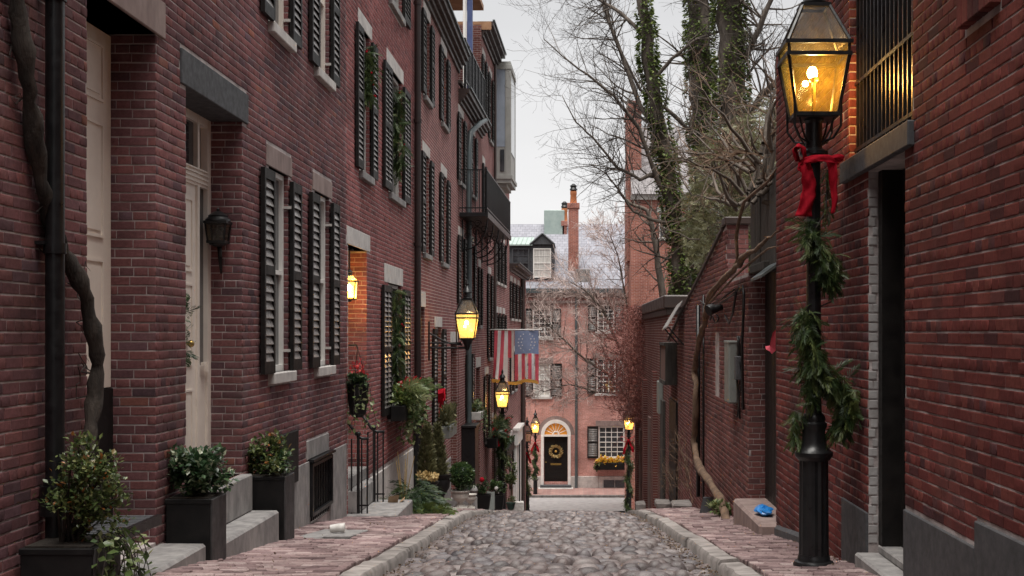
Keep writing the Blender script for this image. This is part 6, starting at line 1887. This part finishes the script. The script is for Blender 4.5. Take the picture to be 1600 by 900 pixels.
foliage(p, [(FA.p(U(20.6, 22.6), .28 + U(-.08, .1), -1.18 + U(.0, .34)), (Vector((.7, -.6, -.2)) + rdir() * .7).normalized(), U(.22, .38), None) for _ in range(150)], SPRAY, D['ivypale'], "fern")
_, p = window_box(FA, 27.35, 28.9, -2.02, "grey window box with grasses and a red bow", "dry evergreen grasses in the grey window box", 'olive', 420, .10, .26, 0, None, .26, 'utilgrey', .26)
foliage(p, [(FA.p(U(27.4, 28.9), .22, -2.0), (Vector((U(-.2, .3), U(-.5, .5), 1))).normalized(), U(.3, .5), None) for _ in range(160)], NEEDLE, D['olive'], "grass")
t = thing("ribbon_bow", tuple(FA.p(28.1, .06, -1.45)), "red bow in the curtained window above the grey window box", "bow"); mb = MB()
for s in (-1, 1): mb.ribbon([FA.p(28.1 + s * .4 * q, .08, -1.45 + w) for q, w in ((.02, 0), (.5, .2), (.8, .12), (.6, -.08), (.05, -.02))], (1, 0, .2), .12); mb.ribbon([FA.p(28.1 + s * .08 * q, .08, -1.47 - .12 * q) for q in range(4)], (.5, 1, 0), .13)
mb.build("ribbon", D['bow'], t)
window_box(FB, uB(729), uB(736.5), -2.18, "pale window box of yellowish blooms past the grey downpipe", "yellowish dried blooms in the pale window box", 'rose', 420, .09, .2, 6, 'ivypale', .3, 'palestone', .22)
_, p = window_box(FB, uB(757), uB(763.5), -3.32, "dark window box with frosted sprays and a red bow", "frosted spruce sprays in the dark window box", 'conifer', 320, .09, .3, 0, None, .3, rad=.26)
foliage(p, [(FB.p(U(39.8, 41.4), .3 + U(-.1, .2), -3.3 + U(0, .5)), (Vector((.7, -.5, .4)) + rdir() * .8).normalized(), U(.3, .5), None) for _ in range(90)], NEEDLE, D['holly'], "spruce")
t = thing("ribbon_bow", tuple(FB.p(41, .5, -3.5)), "red bow hanging under the frosted window box", "bow"); mb = MB(); q = P(773, 675, 40.5)
mb.sphere(q, .12, .1, .16, 8, 5); mb.ribbon([q, q + Vector((.05, -.05, -.25)), q + Vector((.1, -.06, -.45))], (1, .4, 0), .14); mb.build("ribbon", D['bow'], t)
window_box(FB, uB(775), uB(788), PZ(700, 45), "distant dark planter box beneath the corner house windows", "dark evergreens in the distant planter box", 'conifer', 200, .12, .3, 0, None, .3)
window_box(FF, fx(930), fx(979), fz(722), "dark window box on the salmon house beside the wreathed door", "yellow and red flowers in the dark window box", 'flower_y', 520, .15, fz(722) - fz(733), 0, None, .35, 'blackpaint', .2)
t = thing("trailing_plant", tuple(FF.p(fx(932), .4, fz(724))), "pale trailing plant at the left end of the flower box", "plant")
foliage(t, bush_items(tuple(FF.p(fx(932.5), .42, fz(726))), (.16, .14, .28), 160, .12, .1, .5, 8), (LEAF_V, LEAF_F), D['ivypale'])
def window_garland(fr, u, n, z0, z1, label, w=.17):
    t = thing("window_garland", tuple(fr.p(u, n, z1)), label, "garland")
    garland_path([(fr.p(u + .05 * sin(k), n, z1 + (z0 - z1) * k / 8), 1) for k in range(9)], w, 120, .22, t, D['garland'])
    mb = MB(); mb.tube([fr.p(u, n, z0), fr.p(u, n, z1)], .012, 4); mb.build("stem", D['twig'], t)
    mb = MB()
    for _ in range(9): mb.sphere(fr.p(u + U(-.15, .15), n + U(.02, .12), U(z0, z1)), .017, n=6, k=4)
    mb.build("berries", D['bow'], t, kind="stuff")
window_garland(FA, 21.6, .02, 2.75, 4.1, "thick green garland hanging down the wide upper shuttered window", .19)
window_garland(FA, 21.55, .02, -1.0, .70, "thick green garland hanging down the wide lower window above the window box", .20)
window_garland(FA, 18.6, .0, 3.4, 4.1, "small green garland in the narrow upper window", .15)
# wreath on the far black door
t = thing("door_wreath", tuple(FF.p(cxd, 0, fz(705))), "yellow straw wreath on the black door of the salmon house", "wreath"); it = []
for k in range(360):
    a = U(0, 2 * pi); r_ = .23 + U(-.05, .05); it.append((FF.p(cxd + r_ * cos(a), -.08 + U(0, .08), fz(705.5) + r_ * sin(a)), (Vector((cos(a) * .8 - sin(a) * .6, -.3, sin(a) * .8 + cos(a) * .6)) + rdir() * .3).normalized(), U(.09, .19), None))
foliage(t, it, (NARROW_V, LEAF_F), D['straw'])
mb = MB(); mb.sphere(FF.p(cxd, -.06, fz(705.5)), .07, n=8, k=5); mb.build("centre", D['gold'], t)

# ================================================================== flag hung from a horizontal pole
YFL = 42.0; xa, xb = PX(772.5, YFL), PX(841.5, YFL); zt, zb = PZ(516.5, YFL), PZ(594, YFL); xc_, zc_ = PX(803.5, YFL), PZ(553, YFL)
t = thing("flag", ((xa + xb) / 2, YFL, zt), "red and white striped flag with blue star field hanging from a pole", "flag")
mb = MB(); mb.tube([(PX(758, YFL), YFL, zt + .03), (xb + .06, YFL, zt + .03)], .018, 8); mb.sphere((xb + .08, YFL, zt + .03), .035); mb.build("pole", D['whitepaint'], t, smooth=True)
nS = 13; sub = 4
def fw(x, z):
    q = (zt - z) / (zt - zb); s = (x - xa) / (xb - xa)
    pinch = -.06 * q * math.sin(min(s, .35) / .35 * pi) + (.05 * q * q if s < .25 else 0)
    xx = x + pinch - .10 * q * q * (1 - s) * (1 if s < .3 else 0)
    return (xx, YFL + .11 * sin(s * 19 + q * 2.6) * (.35 + .65 * q) + .06 * sin(s * 8 - q * 1.5), z + .05 * q * sin(s * 9 + 1))
def fstrip(x0, x1, ztop, zlow, nm, material, k=10):
    mb = MB(); vs = []; m = 3
    for i in range(k + 1):
        for j in range(m + 1):
            vs.append(fw(x0 + (x1 - x0) * j / m, ztop + (zlow - ztop) * i / k))
    fs = [(i * (m + 1) + j, i * (m + 1) + j + 1, (i + 1) * (m + 1) + j + 1, (i + 1) * (m + 1) + j) for i in range(k) for j in range(m)]
    mb.add(vs, fs); return mb.build(nm, material, t, smooth=True)
wS = (xb - xa) / nS
for i in range(nS):
    x0 = xa + i * wS; x1 = x0 + wS - (.03 if i in (5, 9, 11) else 0); top = zt if x1 < xc_ + .1 else zc_
    if i == 4: fstrip(x0, x1, top, zb + .75, "white_stripe" if i % 2 else "red_stripe", D['whiteflag'] if i % 2 else D['redflag'])
    else: fstrip(x0, x1, top, zb + U(-.06, .05), "white_stripe" if i % 2 else "red_stripe", D['whiteflag'] if i % 2 else D['redflag'])
xs = xa + 6 * wS
fstrip(xs, xb, zt, zc_, "star_field", D['blueflag'])
mb = MB()
cx_, cz_ = (xs + xb) / 2, (zt + zc_) / 2
for ring, n_ in ((.27, 16), (.17, 10), (0, 1)):
    for k in range(n_):
        a = 2 * pi * k / n_; sx, sz = cx_ + ring * 1.0 * cos(a), cz_ + ring * sin(a) * 1.05
        b = fw(sx, sz); vs = [(b[0] + (.030 if q % 2 == 0 else .013) * sin(q * pi / 5), b[1] - .02, b[2] + (.030 if q % 2 == 0 else .013) * cos(q * pi / 5)) for q in range(10)]
        mb.add(vs, [tuple(range(10))])
mb.build("star", D['whiteflag'], t)
mb = MB(); pts = [fw(xa + (xb - xa) * k / 24, zb + .0) for k in range(25)]
for k, q in enumerate(pts[:-1]):
    if 8 < k < 9: continue
    mb.ribbon([Vector(q) + Vector((0, -.02, -.01)), Vector(q) + Vector((wS * .2, -.02, -.09 - U(0, .04)))], (1, 0, 0), .09, .01)
mb.build("fringe", D['gold'], t)

# ================================================================== right side clutter
t = thing("blue_bag", (2.0, 14.3, -2.0), "crumpled blue plastic bag on the gateway step", "bag")
mb = MB(); c = Vector((2.02, 14.0, -1.93)); nlat, nlon = 7, 12; vs, fs = [], []
rr = random.Random(4)
for i in range(nlat + 1):
    th = pi * i / nlat
    for k in range(nlon):
        a = 2 * pi * k / nlon; q = 1 + rr.uniform(-.16, .16); vs.append((c.x + .10 * q * sin(th) * cos(a), c.y + .22 * q * sin(th) * sin(a), c.z - .015 + .040 * q * cos(th) + .012 * sin(a)))
for i in range(nlat):
    for k in range(nlon): fs.append((i * nlon + k, (i + 1) * nlon + k, (i + 1) * nlon + (k + 1) % nlon, i * nlon + (k + 1) % nlon))
mb.add(vs, fs); mb.build("bag", D['blueplastic'], t)
t = thing("pink_cloth", (2.03, 13.35, 0), "ragged pink cloth caught at the corner of the dark gateway", "cloth")
mb = MB(); Yc = 13.22
vs = [P(px, py, Yc - d) for px, py, d in ((1212, 515, 0), (1208, 520, .08), (1205, 530, .10), (1212, 530, .02), (1203, 540, .12), (1196, 541, .10), (1197, 546, .12), (1203, 549, .13), (1206, 553, .12), (1212, 548, .03))]
mb.add(vs, [(0, 1, 2, 3), (3, 2, 4, 9), (4, 5, 6, 7), (4, 7, 8, 9)]); b = len(mb.v)
mb.add([v + Vector((0, .012, 0)) for v in vs], [(3, 2, 1, 0), (9, 4, 2, 3), (7, 6, 5, 4), (9, 8, 7, 4)]); mb.build("cloth", D['pinkcloth'], t)
t = thing("meter_box", tuple(FR.p(16.5, 0, -.9)), "tall grey utility box on the garden wall", "utility box")
mb = MB(); FR.bbox(mb, 16.45, 16.95, .008, .13, -.92, -.12, .02); mb.build("case", D['utilgrey'], t)
mb = MB(); FR.bbox(mb, 16.44, 16.96, .006, .135, -.145, -.11, .008); mb.build("lid", D['utilgrey'], t)
t = thing("switch_box", tuple(FR.p(16.1, 0, -.55)), "small dark grey switch box with looping cables right of the tall utility box", "switch box")
mb = MB(); FR.bbox(mb, 15.98, 16.18, .008, .09, -.60, -.30, .01); mb.build("case", D['granite_dark'], t)
mb = MB()
for k in range(5):
    u = 16.0 + k * .06; pts = [FR.p(u + .03 * sin(q * 1.3 + k), .04 + .02 * sin(q + k), -.05 - q * .115) for q in range(10)]; mb.tube(pts, .010, 5)
mb.build("cable", D['iron'], t, smooth=True)
t = thing("cable_bundle", tuple(FR.p(17.6, 0, .3)), "tangle of black cables and a dark spotlight high on the garden wall", "cables")
mb = MB()
def wr(px, py, n=.06): u = uR(px); return FR.p(u, n, ZZ(py, u))
mb.tube([wr(1163, 455), wr(1168, 447), wr(1170, 460), wr(1169, 500), wr(1167, 540), wr(1165, 640, .03)], .018, 6)
mb.tube([wr(1163, 450), wr(1150, 462), wr(1138, 470), wr(1125, 480, .1), wr(1120, 500, .1)], .016, 6)
mb.tube([wr(1158, 455), wr(1152, 490), wr(1146, 505), wr(1140, 492)], .016, 6)
mb.tube([wr(1100, 470), wr(1112, 478), wr(1130, 470), wr(1155, 452)], .012, 6)
mb.tube([wr(1120, 495), wr(1124, 505), wr(1130, 498), wr(1126, 492)], .012, 6); mb.build("cable", D['iron'], t, smooth=True)
q = wr(1135, 480, .16); mb = MB(); mb.tube([q + Vector((.1, 0, 0)), q + Vector((-.06, -.05, -.03)), q + Vector((-.10, -.07, -.05))], [.04, .075, .08], 12); mb.build("spotlight", D['iron'], t, smooth='auto')
t = thing("wall_downpipe", tuple(FR.p(21.2, 0, -2)), "thin black pipe running down the garden wall behind the twisted vine", "pipe")
mb = MB(); mb.tube([FR.p(21.4, .06, .45), FR.p(21.4, .06, -2.75)], .035, 8); mb.tube([FR.p(20.6, .05, .6), FR.p(20.6, .05, -2.7)], .018, 6); mb.build("pipe", D['iron'], t, smooth=True)
t = thing("leaning_slate", tuple(FR.p(19.9, .2, -2.8)), "dark slate leaning at the foot of the twisted vine", "slab")
mb = MB(); a = P(1092, 806, 19.2); mb.obox(a, (1, 0, 0), (.1, .9, .2), (.25, .1, 1), 0, .16, 0, .035, 0, .27); mb.build("slab", D['granite_dark'], t)
for (pa, pb, Y, h, lab) in ((1052, 1092, 23.2, .11, "flat granite block lying nearest the leaning slate"), (1026, 1050, 27.0, .15, "middle granite block lying on the right pavement"), (994, 1010, 33.0, .16, "farthest granite block, next to the far right lamp")):
    t = thing("granite_block", (PX(pa, Y), Y, G(Y)), lab, "stone block", "granite blocks on the right pavement")
    mb = MB(); mb.bbox(PX(pa, Y), PX(pb, Y), Y, Y + .7, G(Y) + .0, G(Y) + h, .03, j=.015); mb.build("block", D['kerb'], t)
t = thing("slatted_box", tuple(FR.p(27, 0, -.7)), "weathered slatted wooden box fixed high on the garden wall", "wooden box")
mb = MB(); u0, u1 = 26.6, 28.4
for (a, b) in ((u0, u0 + .06), (u1 - .06, u1)): FR.box(mb, a, b, .02, .26, -1.02, -.22)
FR.box(mb, u0, u1, .02, .28, -1.10, -1.02); FR.box(mb, u0 + .06, u1 - .06, .02, .28, -.28, -.22); mb.build("frame", D['oldwood'], t)
for k in range(9):
    mb = MB(); FR.box(mb, u0 + .1 + k * .18, u0 + .17 + k * .18, .235, .255, -1.02, -.28, r=random.random()); mb.build("slat", D['fencewood'], t)
t = thing("awning_board", tuple(FR.p(25.2, .2, .2)), "pale slanting board awning propped on the garden wall", "awning")
mb = MB(); mb.add([FR.p(24.8, .05, .62), FR.p(26.3, .05, .55), FR.p(26.4, .34, .06), FR.p(24.9, .34, .12), FR.p(24.8, .05, .59), FR.p(26.3, .05, .52), FR.p(26.4, .34, .03), FR.p(24.9, .34, .09)], [(0, 1, 2, 3), (7, 6, 5, 4), (3, 2, 6, 7), (0, 3, 7, 4), (1, 5, 6, 2)]); mb.build("board", D['granite'], t)
mb = MB()
for u in (24.9, 26.3): mb.tube([FR.p(u, .32, .1), FR.p(u, .02, -.25)], .014, 5)
mb.build("strut", D['iron'], t)
t = thing("grey_meter", tuple(FR.p(32, 0, -1.6)), "small pale grey meter on the outbuilding wall", "meter")
mb = MB(); FR.bbox(mb, 31.2, 31.9, .0, .12, -2.0, -1.2, .02); mb.build("case", D['utilgrey'], t)

# fallen leaves and grit along the kerbs
its = []
for _ in range(3000):
    y = 7.5 + 20 * random.random() ** 1.4; rgt = random.random() < .62
    if random.random() < .75: x = (KR(y) - abs(random.gauss(0, .10)) - .02) if rgt else (KL(y) + abs(random.gauss(0, .10)) + .02); z = G(y) - .125 + .03
    else: x = U(1.8, 2.03) if rgt else U(-3.0, -2.2); z = G(y) + .025
    its.append((Vector((x, y, z + U(0, .02))), (rdir() * Vector((1, 1, .25))).normalized(), U(.010, .034), None))
ms = [np.array(rot_to(d, ro)) * s for (p, d, s, ro) in its]
scatter_mesh("fallen_leaves", LEAF_V, LEAF_F, ms, [tuple(p) for p, _, _, _ in its], [random.random() for _ in its], D['deadleaf'], None, kind="stuff")
# ================================================================== trees, vines, shrubs
class Grow:
    def __init__(s, seed): s.r = random.Random(seed); s.mn = .0026; s.b, s.t = MB(), MB(); s.tips = []
    def branch(s, p, d, L, r, lev, maxlev, up=.06, wob=.22, kids=(4, 6), n=7, split=.6):
        R_ = s.r; pts, rad = [p.copy()], [r]; d = d.normalized()
        for i in range(n):
            d = (d + Vector((R_.uniform(-wob, wob), R_.uniform(-wob, wob), R_.uniform(-wob, wob) + up))).normalized()
            p = p + d * (L / n); pts.append(p.copy()); rad.append(max(r * (1 - .82 * (i + 1) / n), s.mn if lev > 1 else .004))
        (s.b if lev < 2 else s.t).tube(pts, rad, 6 if lev < 1 else (5 if lev < 2 else 3), cap=False)
        if lev < maxlev:
            for _ in range(R_.randint(*kids)):
                i = R_.randint(1, n - 1) if lev else R_.randint(2, n); q = i / n
                t = (pts[min(i + 1, n)] - pts[i - 1]).normalized(); o = t.orthogonal().normalized(); o = Matrix.Rotation(R_.uniform(0, 2 * pi), 3, t) @ o
                nd = (t * R_.uniform(.5, 1.0) + o * R_.uniform(.5, 1.0)).normalized()
                s.branch(pts[i].copy(), nd, L * R_.uniform(.38, .68) * (1.05 - .35 * q), rad[i] * .66, lev + 1, maxlev, up, wob, kids, max(4, n - 1), split)
        else: s.tips.append(p)
def limb(g, pts, r0, r1, kids, L, maxlev=3, wob=.22, up=.05, side=None, start=.25, kid=(3, 5)):
    """an explicit limb through pts, then random boughs off it"""
    pts = [Vector(p) for p in pts]; fine = []
    for i in range(len(pts) - 1):
        for k in range(4): fine.append(pts[i].lerp(pts[i + 1], k / 4) + Vector((g.r.uniform(-1, 1), g.r.uniform(-1, 1), g.r.uniform(-1, 1))) * r0 * .18)
    fine.append(pts[-1]); n = len(fine)
    rad = [r0 + (r1 - r0) * i / (n - 1) for i in range(n)]
    g.b.tube(fine, rad, 8)
    for _ in range(kids):
        i = g.r.randint(int(n * start), n - 1); t = (fine[min(i + 1, n - 1)] - fine[max(i - 1, 0)]).normalized()
        o = Matrix.Rotation(g.r.uniform(0, 2 * pi), 3, t) @ t.orthogonal().normalized()
        if side is not None: o = (o + Vector(side)).normalized()
        g.branch(fine[i].copy(), (t * g.r.uniform(.2, .8) + o).normalized(), L * g.r.uniform(.6, 1.25), min(rad[i] * .4, .045), 1, maxlev, up, wob, kid)
    return fine, rad
def ivy_on(t, fine, rad, n, i0, i1, size=.09, nm="ivy"):
    it = []
    for _ in range(n):
        i = random.randint(i0, min(i1, len(fine) - 2)); q = random.random(); p = fine[i].lerp(fine[i + 1], q); a = U(0, 2 * pi)
        if mnoise.noise(Vector((cos(a) * .9, sin(a) * .9, (i + q) * .45 + rad[0] * 40))) < -.22: continue
        d = Vector((cos(a), sin(a), U(-.3, .3)))
        it.append((p + d * (rad[i] + U(.0, .10)), (d + Vector((0, 0, -.5)) + rdir() * .5).normalized(), size * U(.6, 1.4), U(-.6, .6)))
    foliage(t, it, (LEAF_V, LEAF_F), D['ivy'], nm)
def px3(lst, Y): return [P(px, py, Y + dy) for px, py, dy in lst]

# tree 1: leaning ivied trunk left of the group
Y1 = 36.0
t = thing("bare_tree", tuple(P(1075, 560, Y1)), "bare tree with an ivied trunk leaning left, leftmost of the tall trees", "tree")
g = Grow(3)
f1, r1_ = limb(g, px3([(1078, 640, 0), (1074, 520, 0), (1066, 430, 0), (1058, 360, 0), (1044, 280, 0), (1030, 200, 0), (1016, 110, 0), (1006, 20, 0), (1000, -90, 0)], Y1), .30, .14, 10, 2.2, 3, side=(-.6, 0, .1))
f2, r2_ = limb(g, px3([(1052, 330, 0), (1020, 262, -.3), (998, 200, -.6), (960, 150, -1), (905, 108, -1.4), (850, 62, -1.8)], Y1), .085, .012, 34, 1.7, 3, side=(-.3, 0, .3))
limb(g, px3([(1030, 205, 0), (1000, 165, .3), (975, 95, .6), (950, 30, .8), (930, -40, 1)], Y1), .09, .03, 26, 1.8, 3, side=(-.5, 0, .2))
limb(g, px3([(1010, 60, 0), (970, 20, .4), (920, -10, .8), (870, -20, 1)], Y1), .07, .015, 26, 1.8, 3)
limb(g, px3([(1040, 265, 0), (1000, 280, -.4), (965, 262, -.8), (935, 225, -1.0), (900, 190, -1.2), (878, 150, -1.2)], Y1), .06, .010, 32, 1.5, 3, side=(-.4, 0, -.1))
limb(g, px3([(1056, 350, 0), (1020, 345, -.4), (990, 330, -.7), (968, 300, -.9), (945, 270, -1.0), (920, 255, -1)], Y1), .055, .010, 30, 1.3, 3)
limb(g, px3([(1018, 130, 0), (1050, 90, -.5), (1090, 60, -.9), (1150, 40, -1.2), (1220, 38, -1.6)], Y1), .06, .02, 30, 1.5, 3)
roughen(g.b, .030, 2.2); g.b.build("trunk", D['bark'], t, smooth=True); g.t.build("twigs", D['twig'], t); ivy_on(t, f1, r1_, 6500, 6, 28, .115)

# tree 2: upright, thickly ivied
Y2 = 38.5
t = thing("ivied_tree", tuple(P(1100, 560, Y2)), "thick ivy covered straight trunk in the middle of the tall trees", "tree")
g = Grow(8)
f3, r3_ = limb(g, px3([(1108, 620, 0), (1106, 500, 0), (1103, 400, 0), (1100, 300, 0), (1097, 200, 0), (1094, 100, 0), (1090, 0, 0), (1086, -110, 0)], Y2), .42, .30, 24, 2.3, 3)
limb(g, px3([(1096, 220, 0), (1040, 170, -.5), (1000, 140, -.8), (960, 60, -1), (940, -30, -1)], Y2), .07, .02, 30, 1.7, 3)
limb(g, px3([(1100, 320, 0), (1150, 300, -.8), (1210, 268, -1.6), (1260, 250, -2)], Y2), .06, .02, 30, 1.5, 3)
limb(g, px3([(1098, 260, 0), (1060, 250, -.5), (1010, 215, -1), (975, 200, -1)], Y2), .05, .01, 26, 1.4, 3)
roughen(g.b, .030, 2.2); g.b.build("trunk", D['bark'], t, smooth=True); g.t.build("twigs", D['twig'], t); ivy_on(t, f3, r3_, 9000, 4, 27, .125)

# tree 3: right trunk with ivy
Y3 = 34.5
t = thing("ivied_tree", tuple(P(1160, 560, Y3)), "ivy covered trunk rising closest to the brick wall, rightmost of the tall trees", "tree")
g = Grow(15)
f4, r4_ = limb(g, px3([(1165, 600, 0), (1160, 450, 0), (1155, 330, 0), (1150, 220, 0), (1145, 110, 0), (1138, 0, 0), (1130, -110, 0)], Y3), .42, .34, 26, 2.0, 3)
limb(g, px3([(1150, 200, 0), (1190, 150, -.6), (1230, 110, -1.2), (1290, 60, -2), (1330, 20, -2.5)], Y3), .11, .05, 30, 1.6, 3)
limb(g, px3([(1146, 120, 0), (1180, 60, -.4), (1205, 0, -.6), (1220, -60, -.8)], Y3), .10, .05, 24, 1.6, 3)
roughen(g.b, .030, 2.2); g.b.build("trunk", D['bark'], t, smooth=True); g.t.build("twigs", D['twig'], t); ivy_on(t, f4, r4_, 9000, 3, 23, .115)

# slim tree in front of the gabled house
Yq = 45.0
t = thing("bare_tree", tuple(P(1060, 640, Yq)), "grey forked bare tree in front of the gabled brick house", "tree")
g = Grow(21)
limb(g, px3([(1040, 640, 0), (1042, 520, 0), (1034, 450, 0), (1024, 380, 0), (1012, 330, 0), (985, 318, 0), (965, 300, 0)], Yq), .17, .03, 20, 1.5, 3)
limb(g, px3([(1042, 520, 0), (1052, 440, 0), (1062, 390, 0), (1075, 350, 0), (1095, 320, 0)], Yq), .15, .03, 14, 1.5, 3)
roughen(g.b, .030, 2.2); g.b.build("trunk", D['bark'], t, smooth=True); g.t.build("twigs", D['twig'], t)

# pale tree on the far corner, twigs spread before the salmon house
Yp = 60.0
t = thing("pale_bare_tree", tuple(P(1000, 690, Yp)), "pale twiggy tree spreading across the front of the salmon house", "tree")
g = Grow(30); g.mn = .0075
limb(g, px3([(1015, 720, 0), (1000, 640, 0), (975, 615, 0), (950, 585, 0), (915, 562, 0), (880, 530, 0), (850, 500, 0), (828, 470, 0)], Yp), .10, .016, 44, 2.1, 3, side=(-.2, 0, .25), kid=(4, 6))
limb(g, px3([(1000, 640, 0), (978, 570, 0), (958, 520, 0), (940, 480, 0), (915, 455, 0), (890, 440, 0)], Yp), .10, .016, 44, 2.0, 3, side=(-.1, 0, .3), kid=(4, 6))
limb(g, px3([(975, 615, 0), (930, 612, 0), (890, 600, 0), (850, 612, 0), (828, 605, 0)], Yp), .05, .012, 40, 1.5, 3, kid=(4, 5))
limb(g, px3([(1000, 600, 0), (985, 520, 0), (975, 450, 0), (965, 400, 0), (950, 360, 0)], Yp), .07, .016, 46, 1.8, 3, kid=(4, 6))
roughen(g.b, .030, 2.2); g.b.build("trunk", D['bark'], t, smooth=True); g.t.build("twigs", D['twigpale'], t)

# red-brown vine mass over the outbuilding
t = thing("red_vine_bush", tuple(P(1005, 640, 44)), "reddish brown leafless vine bush overhanging the right wall above the far lamp", "bush")
it = []
for _ in range(22000):
    q = random.random(); px = random.gauss(1000, 27); py = U(478, 660); w = np.interp(py, [478, 520, 580, 640, 665], [.55, 1, 1.15, .7, .3])
    px = 1003 + (px - 1003) * w - 6 * (py > 540)
    p = P(px, py, 42 + U(-2.5, 3)); it.append((p, (rdir(-.1)), U(.04, .11), None))
foliage(t, it, (NARROW_V, LEAF_F), D['redtwigleaf'] if 'redtwigleaf' in D else leaf_mat("red_vine_leaf", [(0, (.11, .040, .034)), (.5, (.25, .085, .072)), (1, (.38, .16, .135))], .7))
g = Grow(40)
for k in range(90):
    p = P(random.gauss(1005, 24), U(500, 650), 42 + U(-2, 2)); g.branch(p, Vector((U(-1, .4), U(-.4, .4), U(-.2, 1))), U(.8, 1.8), .014, 1, 2, .0, .35, (4, 7))
g.b.build("branch", D['redtwig'], t); g.t.build("twigs", D['redtwig'], t)
g = Grow(41)
for k in range(26):
    p = P(random.gauss(1015, 14), U(640, 700), 41 + U(-1, 2)); p.x = min(p.x, WR + .3); g.branch(p, Vector((U(-.3, .3), U(-.5, .2), -1)), U(.8, 2.2), .012, 1, 2, -.05, .25, (3, 5))
g.b.build("hanging_branch", D['redtwig'], t); g.t.build("hanging_twigs", D['redtwig'], t)

# dense evergreen / thicket behind the garden wall
t = thing("evergreen_thicket", tuple(P(1140, 430, 27)), "tangled olive evergreen shrub crowding behind the garden wall under the tall trees", "shrub")
it = []
for _ in range(4200):
    px = U(1070, 1225); top = np.interp(px, [1070, 1100, 1130, 1160, 1200, 1225], [310, 232, 205, 190, 170, 165]); bot = np.interp(px, [1075, 1110, 1140, 1215], [400, 415, 350, 300])
    py = U(top, bot) + random.gauss(0, 10); Y = U(24, 29)
    cl = sin(px * .11) + cos(py * .13 + px * .05)
    if cl < -.5 and random.random() < .75: continue
    it.append((P(px, py, Y), (Vector((U(-1, 1), U(-1, .2), U(-.9, .5)))).normalized(), U(.12, .26), None))
foliage(t, it, SPRAY, D['olive'])
g = Grow(50)
for k in range(150):
    px = U(1075, 1225); p = P(px, U(150, 400), 25 + U(-1.5, 3)); g.branch(p, Vector((U(-1, 1), U(-.3, .3), U(-.4, .8))), U(.7, 1.8), .016, 1, 2, .0, .38, (4, 6))
g.b.build("branch", D['bark'], t); g.t.build("twigs", D['barkpale'], t)

# gnarled vine over the gateway, its trunk snaking down the garden wall
t = thing("twisted_vine", tuple(P(1128, 795, 18.2)), "twisted bare vine trunk snaking up the garden wall and along its top", "vine")
def wv(px, py, X=1.93): Y = FOC * X / (px - 905); return Vector((X, Y, PZ(py, Y)))
vp = [wv(1140, 830, 1.93), wv(1132, 800, 1.93), wv(1124, 778), wv(1112, 758), wv(1100, 742), wv(1092, 728), wv(1087, 712), wv(1085, 690), wv(1087, 650), wv(1088, 610), wv(1086, 580), wv(1089, 550), wv(1096, 520), wv(1102, 500), wv(1105, 475), wv(1113, 455), wv(1128, 438), wv(1145, 424), wv(1160, 405), wv(1180, 390), wv(1200, 372, 1.97), wv(1216, 360, 2.02)]
fine = []
for i in range(len(vp) - 1):
    for k in range(3): fine.append(vp[i].lerp(vp[i + 1], k / 3) + Vector((U(-.008, .008), U(-.02, .02), U(-.01, .01))))
fine.append(vp[-1]); n = len(fine)
mb = MB(); mb.tube(fine, [(.058 - .024 * i / n) * (1 + .13 * sin(i * 1.3) + (.35 if 12 < i < 16 else 0)) * (1 if i < n - 9 else (n - i + 1) / 11) for i in range(n)], 12)
mb.tube([wv(1100, 500), wv(1102, 480), wv(1118, 452), wv(1140, 430), wv(1152, 405), wv(1150, 370), wv(1155, 345), wv(1163, 315), wv(1180, 300), wv(1200, 285), wv(1214, 262)], [.024, .024, .024, .023, .022, .022, .022, .02, .018, .012, .006], 8)
mb.tube([wv(1105, 478), wv(1122, 460), wv(1150, 432), wv(1170, 412), wv(1200, 388), wv(1216, 384, 2.0)], [.016, .016, .015, .014, .01, .004], 7)
roughen(mb, .016, 6)
mb.build("trunk", D['barkpale'], t, smooth=True)
g = Grow(60)
for (a, b) in (((1165, 318), (1, .2, .4)), ((1175, 305), (.4, 0, 1)), ((1150, 320), (-.6, 0, .5)), ((1185, 300), (.8, -.1, .5)), ((1195, 270), (.3, 0, 1)), ((1160, 300), (-.2, 0, 1)), ((1200, 300), (.6, 0, .2)), ((1180, 260), (-.6, 0, .8)), ((1200, 230), (-.2, 0, 1))):
    for _ in range(4): g.branch(wv(a[0] + U(-12, 12), a[1] + U(-14, 14), 2.05), Vector(b) + rdir() * .5, U(.6, 1.3), .03, 1, 3, .03, .4, (3, 5))
g.b.build("branch", D['bark'], t, smooth=True); g.t.build("twigs", D['barkpale'], t)
t2 = thing("ivy_tuft", tuple(P(1120, 803, 18.3)), "low tuft of green ivy at the foot of the twisted vine", "ivy")
foliage(t2, bush_items(P(1126, 797, 17.3), (.17, .2, .12), 520, .07, .3, .5, 9), (LEAF_V, LEAF_F), D['ivypale'])
t2 = thing("dry_vine_skirt", tuple(FR.p(24, .1, -3)), "grey dead creeper clinging to the lower garden wall beyond the twisted vine", "creeper")
g = Grow(70)
for k in range(40):
    u = U(22.5, 29); g.branch(FR.p(u, .03, G(u) + U(0, .9)), Vector((-.05, U(-.5, .5), U(.1, 1))), U(.4, 1.0), .007, 1, 2, .0, .3, (3, 5))
for v_ in (g.b, g.t):
    v_.v = [(min(x, WR - .012), y, z) for x, y, z in v_.v]
g.b.build("branch", D['barkpale'], t2); g.t.build("twigs", D['barkpale'], t2)
